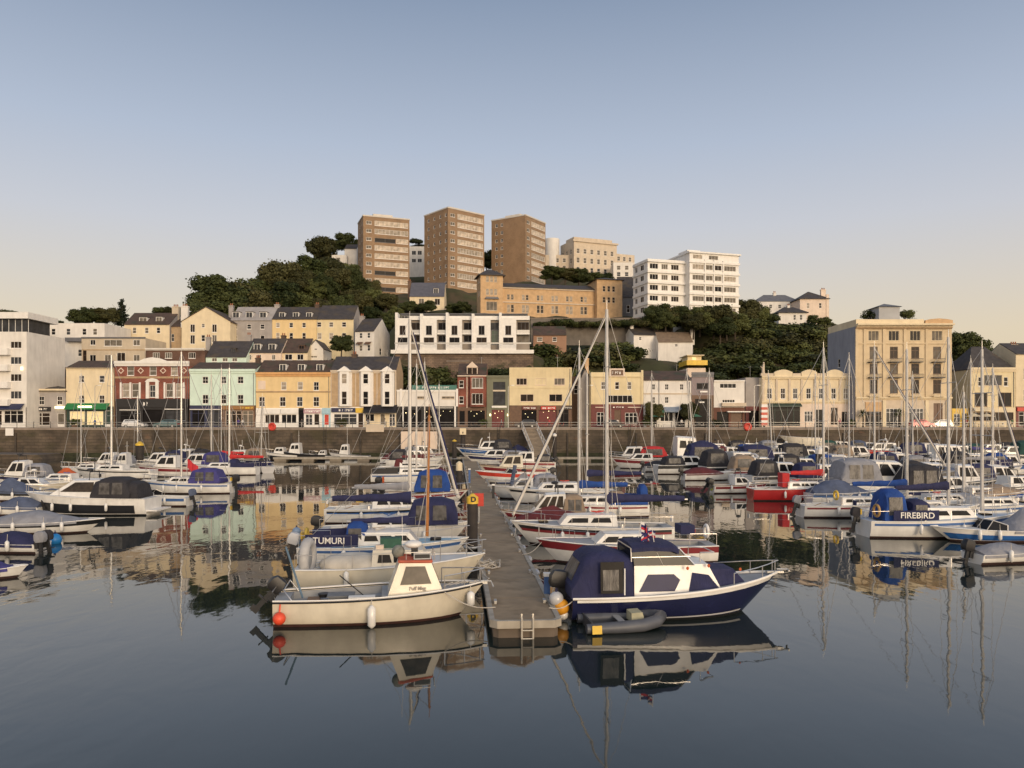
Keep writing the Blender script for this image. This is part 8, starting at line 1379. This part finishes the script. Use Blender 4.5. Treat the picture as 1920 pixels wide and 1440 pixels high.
for px, l in ((330, 'iron ladder on the quay wall behind the violet canopy'), (610, 'iron ladder on the quay wall above the white launch'), (935, 'iron ladder on the quay wall left of the gangway'), (1180, 'iron ladder on the quay wall right of the gangway'), (1470, 'iron ladder on the quay wall by the laid up boat'), (1650, 'iron ladder on the quay wall below the hotel blind')):
    t = thing('quay_ladder', l, 'ladder', (PX(px, QY), QY - .25, 0)); m = MB()
    for x in (-.22, .22): m.tube((x, 0, -.5), (x, 0, QZ + .6), .03, n=5)
    m.build('rail', DKMETAL, t); m = MB()
    for k in range(17): m.tube((-.22, 0, .2 + k * .3), (.22, 0, .2 + k * .3), .02, n=4)
    m.build('rung', DKMETAL, t)
person('person in blue top walking below the cream house with green awning', 178, 140.4, (.06, .12, .3), (.05, .05, .06), rz=1.5); person('person in grey coat walking in front of the sage restaurant', 940, 140.2, (.22, .22, .22), (.03, .03, .03), rz=-1.5); person('person in pink top by the theatre arched door', 1575, 147.9, (.5, .2, .22), (.06, .06, .08)); person('person in navy jacket near the grey side wall', 1390, 140.3, (.03, .04, .1), (.2, .18, .15), rz=1.4); person('person in cream jacket on the quay by the palms', 1652, 140.4, (.6, .52, .4), (.05, .05, .06), rz=-1.4); person('person in green jacket outside the corner house', 1898, 147.8, (.05, .12, .06), (.04, .04, .05))
for px, l in ((140, 'dark planter bush outside the green awning shop'), (640, 'dark planter bush by the blue fronted shop'), (905, 'dark planter bush by the brick house'), (1215, 'dark planter bush right of the red pub'), (1345, 'dark planter bush by the white boxy cafe'), (1595, 'dark planter bush by the theatre corner')):
    t = tree(px, 148.4, 1.5, 'shrub%d' % (1 + px % 6), 'planter_bush', l, z=QZ + .5); m = MB(); k = 1 / t.scale[2]; m.box(-.45 * k, .45 * k, -.3 * k, .3 * k, -.36 * k, .12 * k); m.build('planter_box', BROWNP, t)

# fenders hung along the sides of the moored yachts near the walkway
def hb_of(o):
    hl = [c for c in o.children if c.name.startswith('hull')][0]; vs = hl.data.vertices; return max(v.co.y for v in vs if v.co.z > .3), max(v.co.z for v in vs), min(v.co.x for v in vs), max(v.co.x for v in vs)
FP = MB(); FP.loft([FP.ring((0, 0, .55 * a), (0, 0, 1), .1 * k, 10) for a, k in ((0, .3), (.05, .55), (.14, 1), (.86, 1), (.95, .55), (1, .3))]); FP = FP.mesh('body', GEL, 60); FL = MB(); FL.tube((0, 0, .55), (0, .03, .85), .013, n=5); FL = FL.mesh('lanyard', ROPE)
for b in [k for k in C.objects if k.type == 'EMPTY' and k.get('group') == GB and 28 < k.location.y < 75]:
    w_, z_, x0, x1 = hb_of(b); rz = b.rotation_euler.z; sd = -1 if math.cos(rz) > 0 else 1
    for t_ in (-.22, .05, .2):
        v = Matrix.Rotation(rz, 4, 'Z') @ Vector((x0 + (x1 - x0) * (.5 + t_), sd * (w_ * (1 if t_ < .1 else .9) + .1), z_ * .22)) + b.location; t = thing('side_fender', 'white fender hanging against the side of a moored boat', 'fender', v, rz + (math.pi if sd > 0 else 0), 'white fenders on the moored boats'); put('body', FP, t); put('lanyard', FL, t)
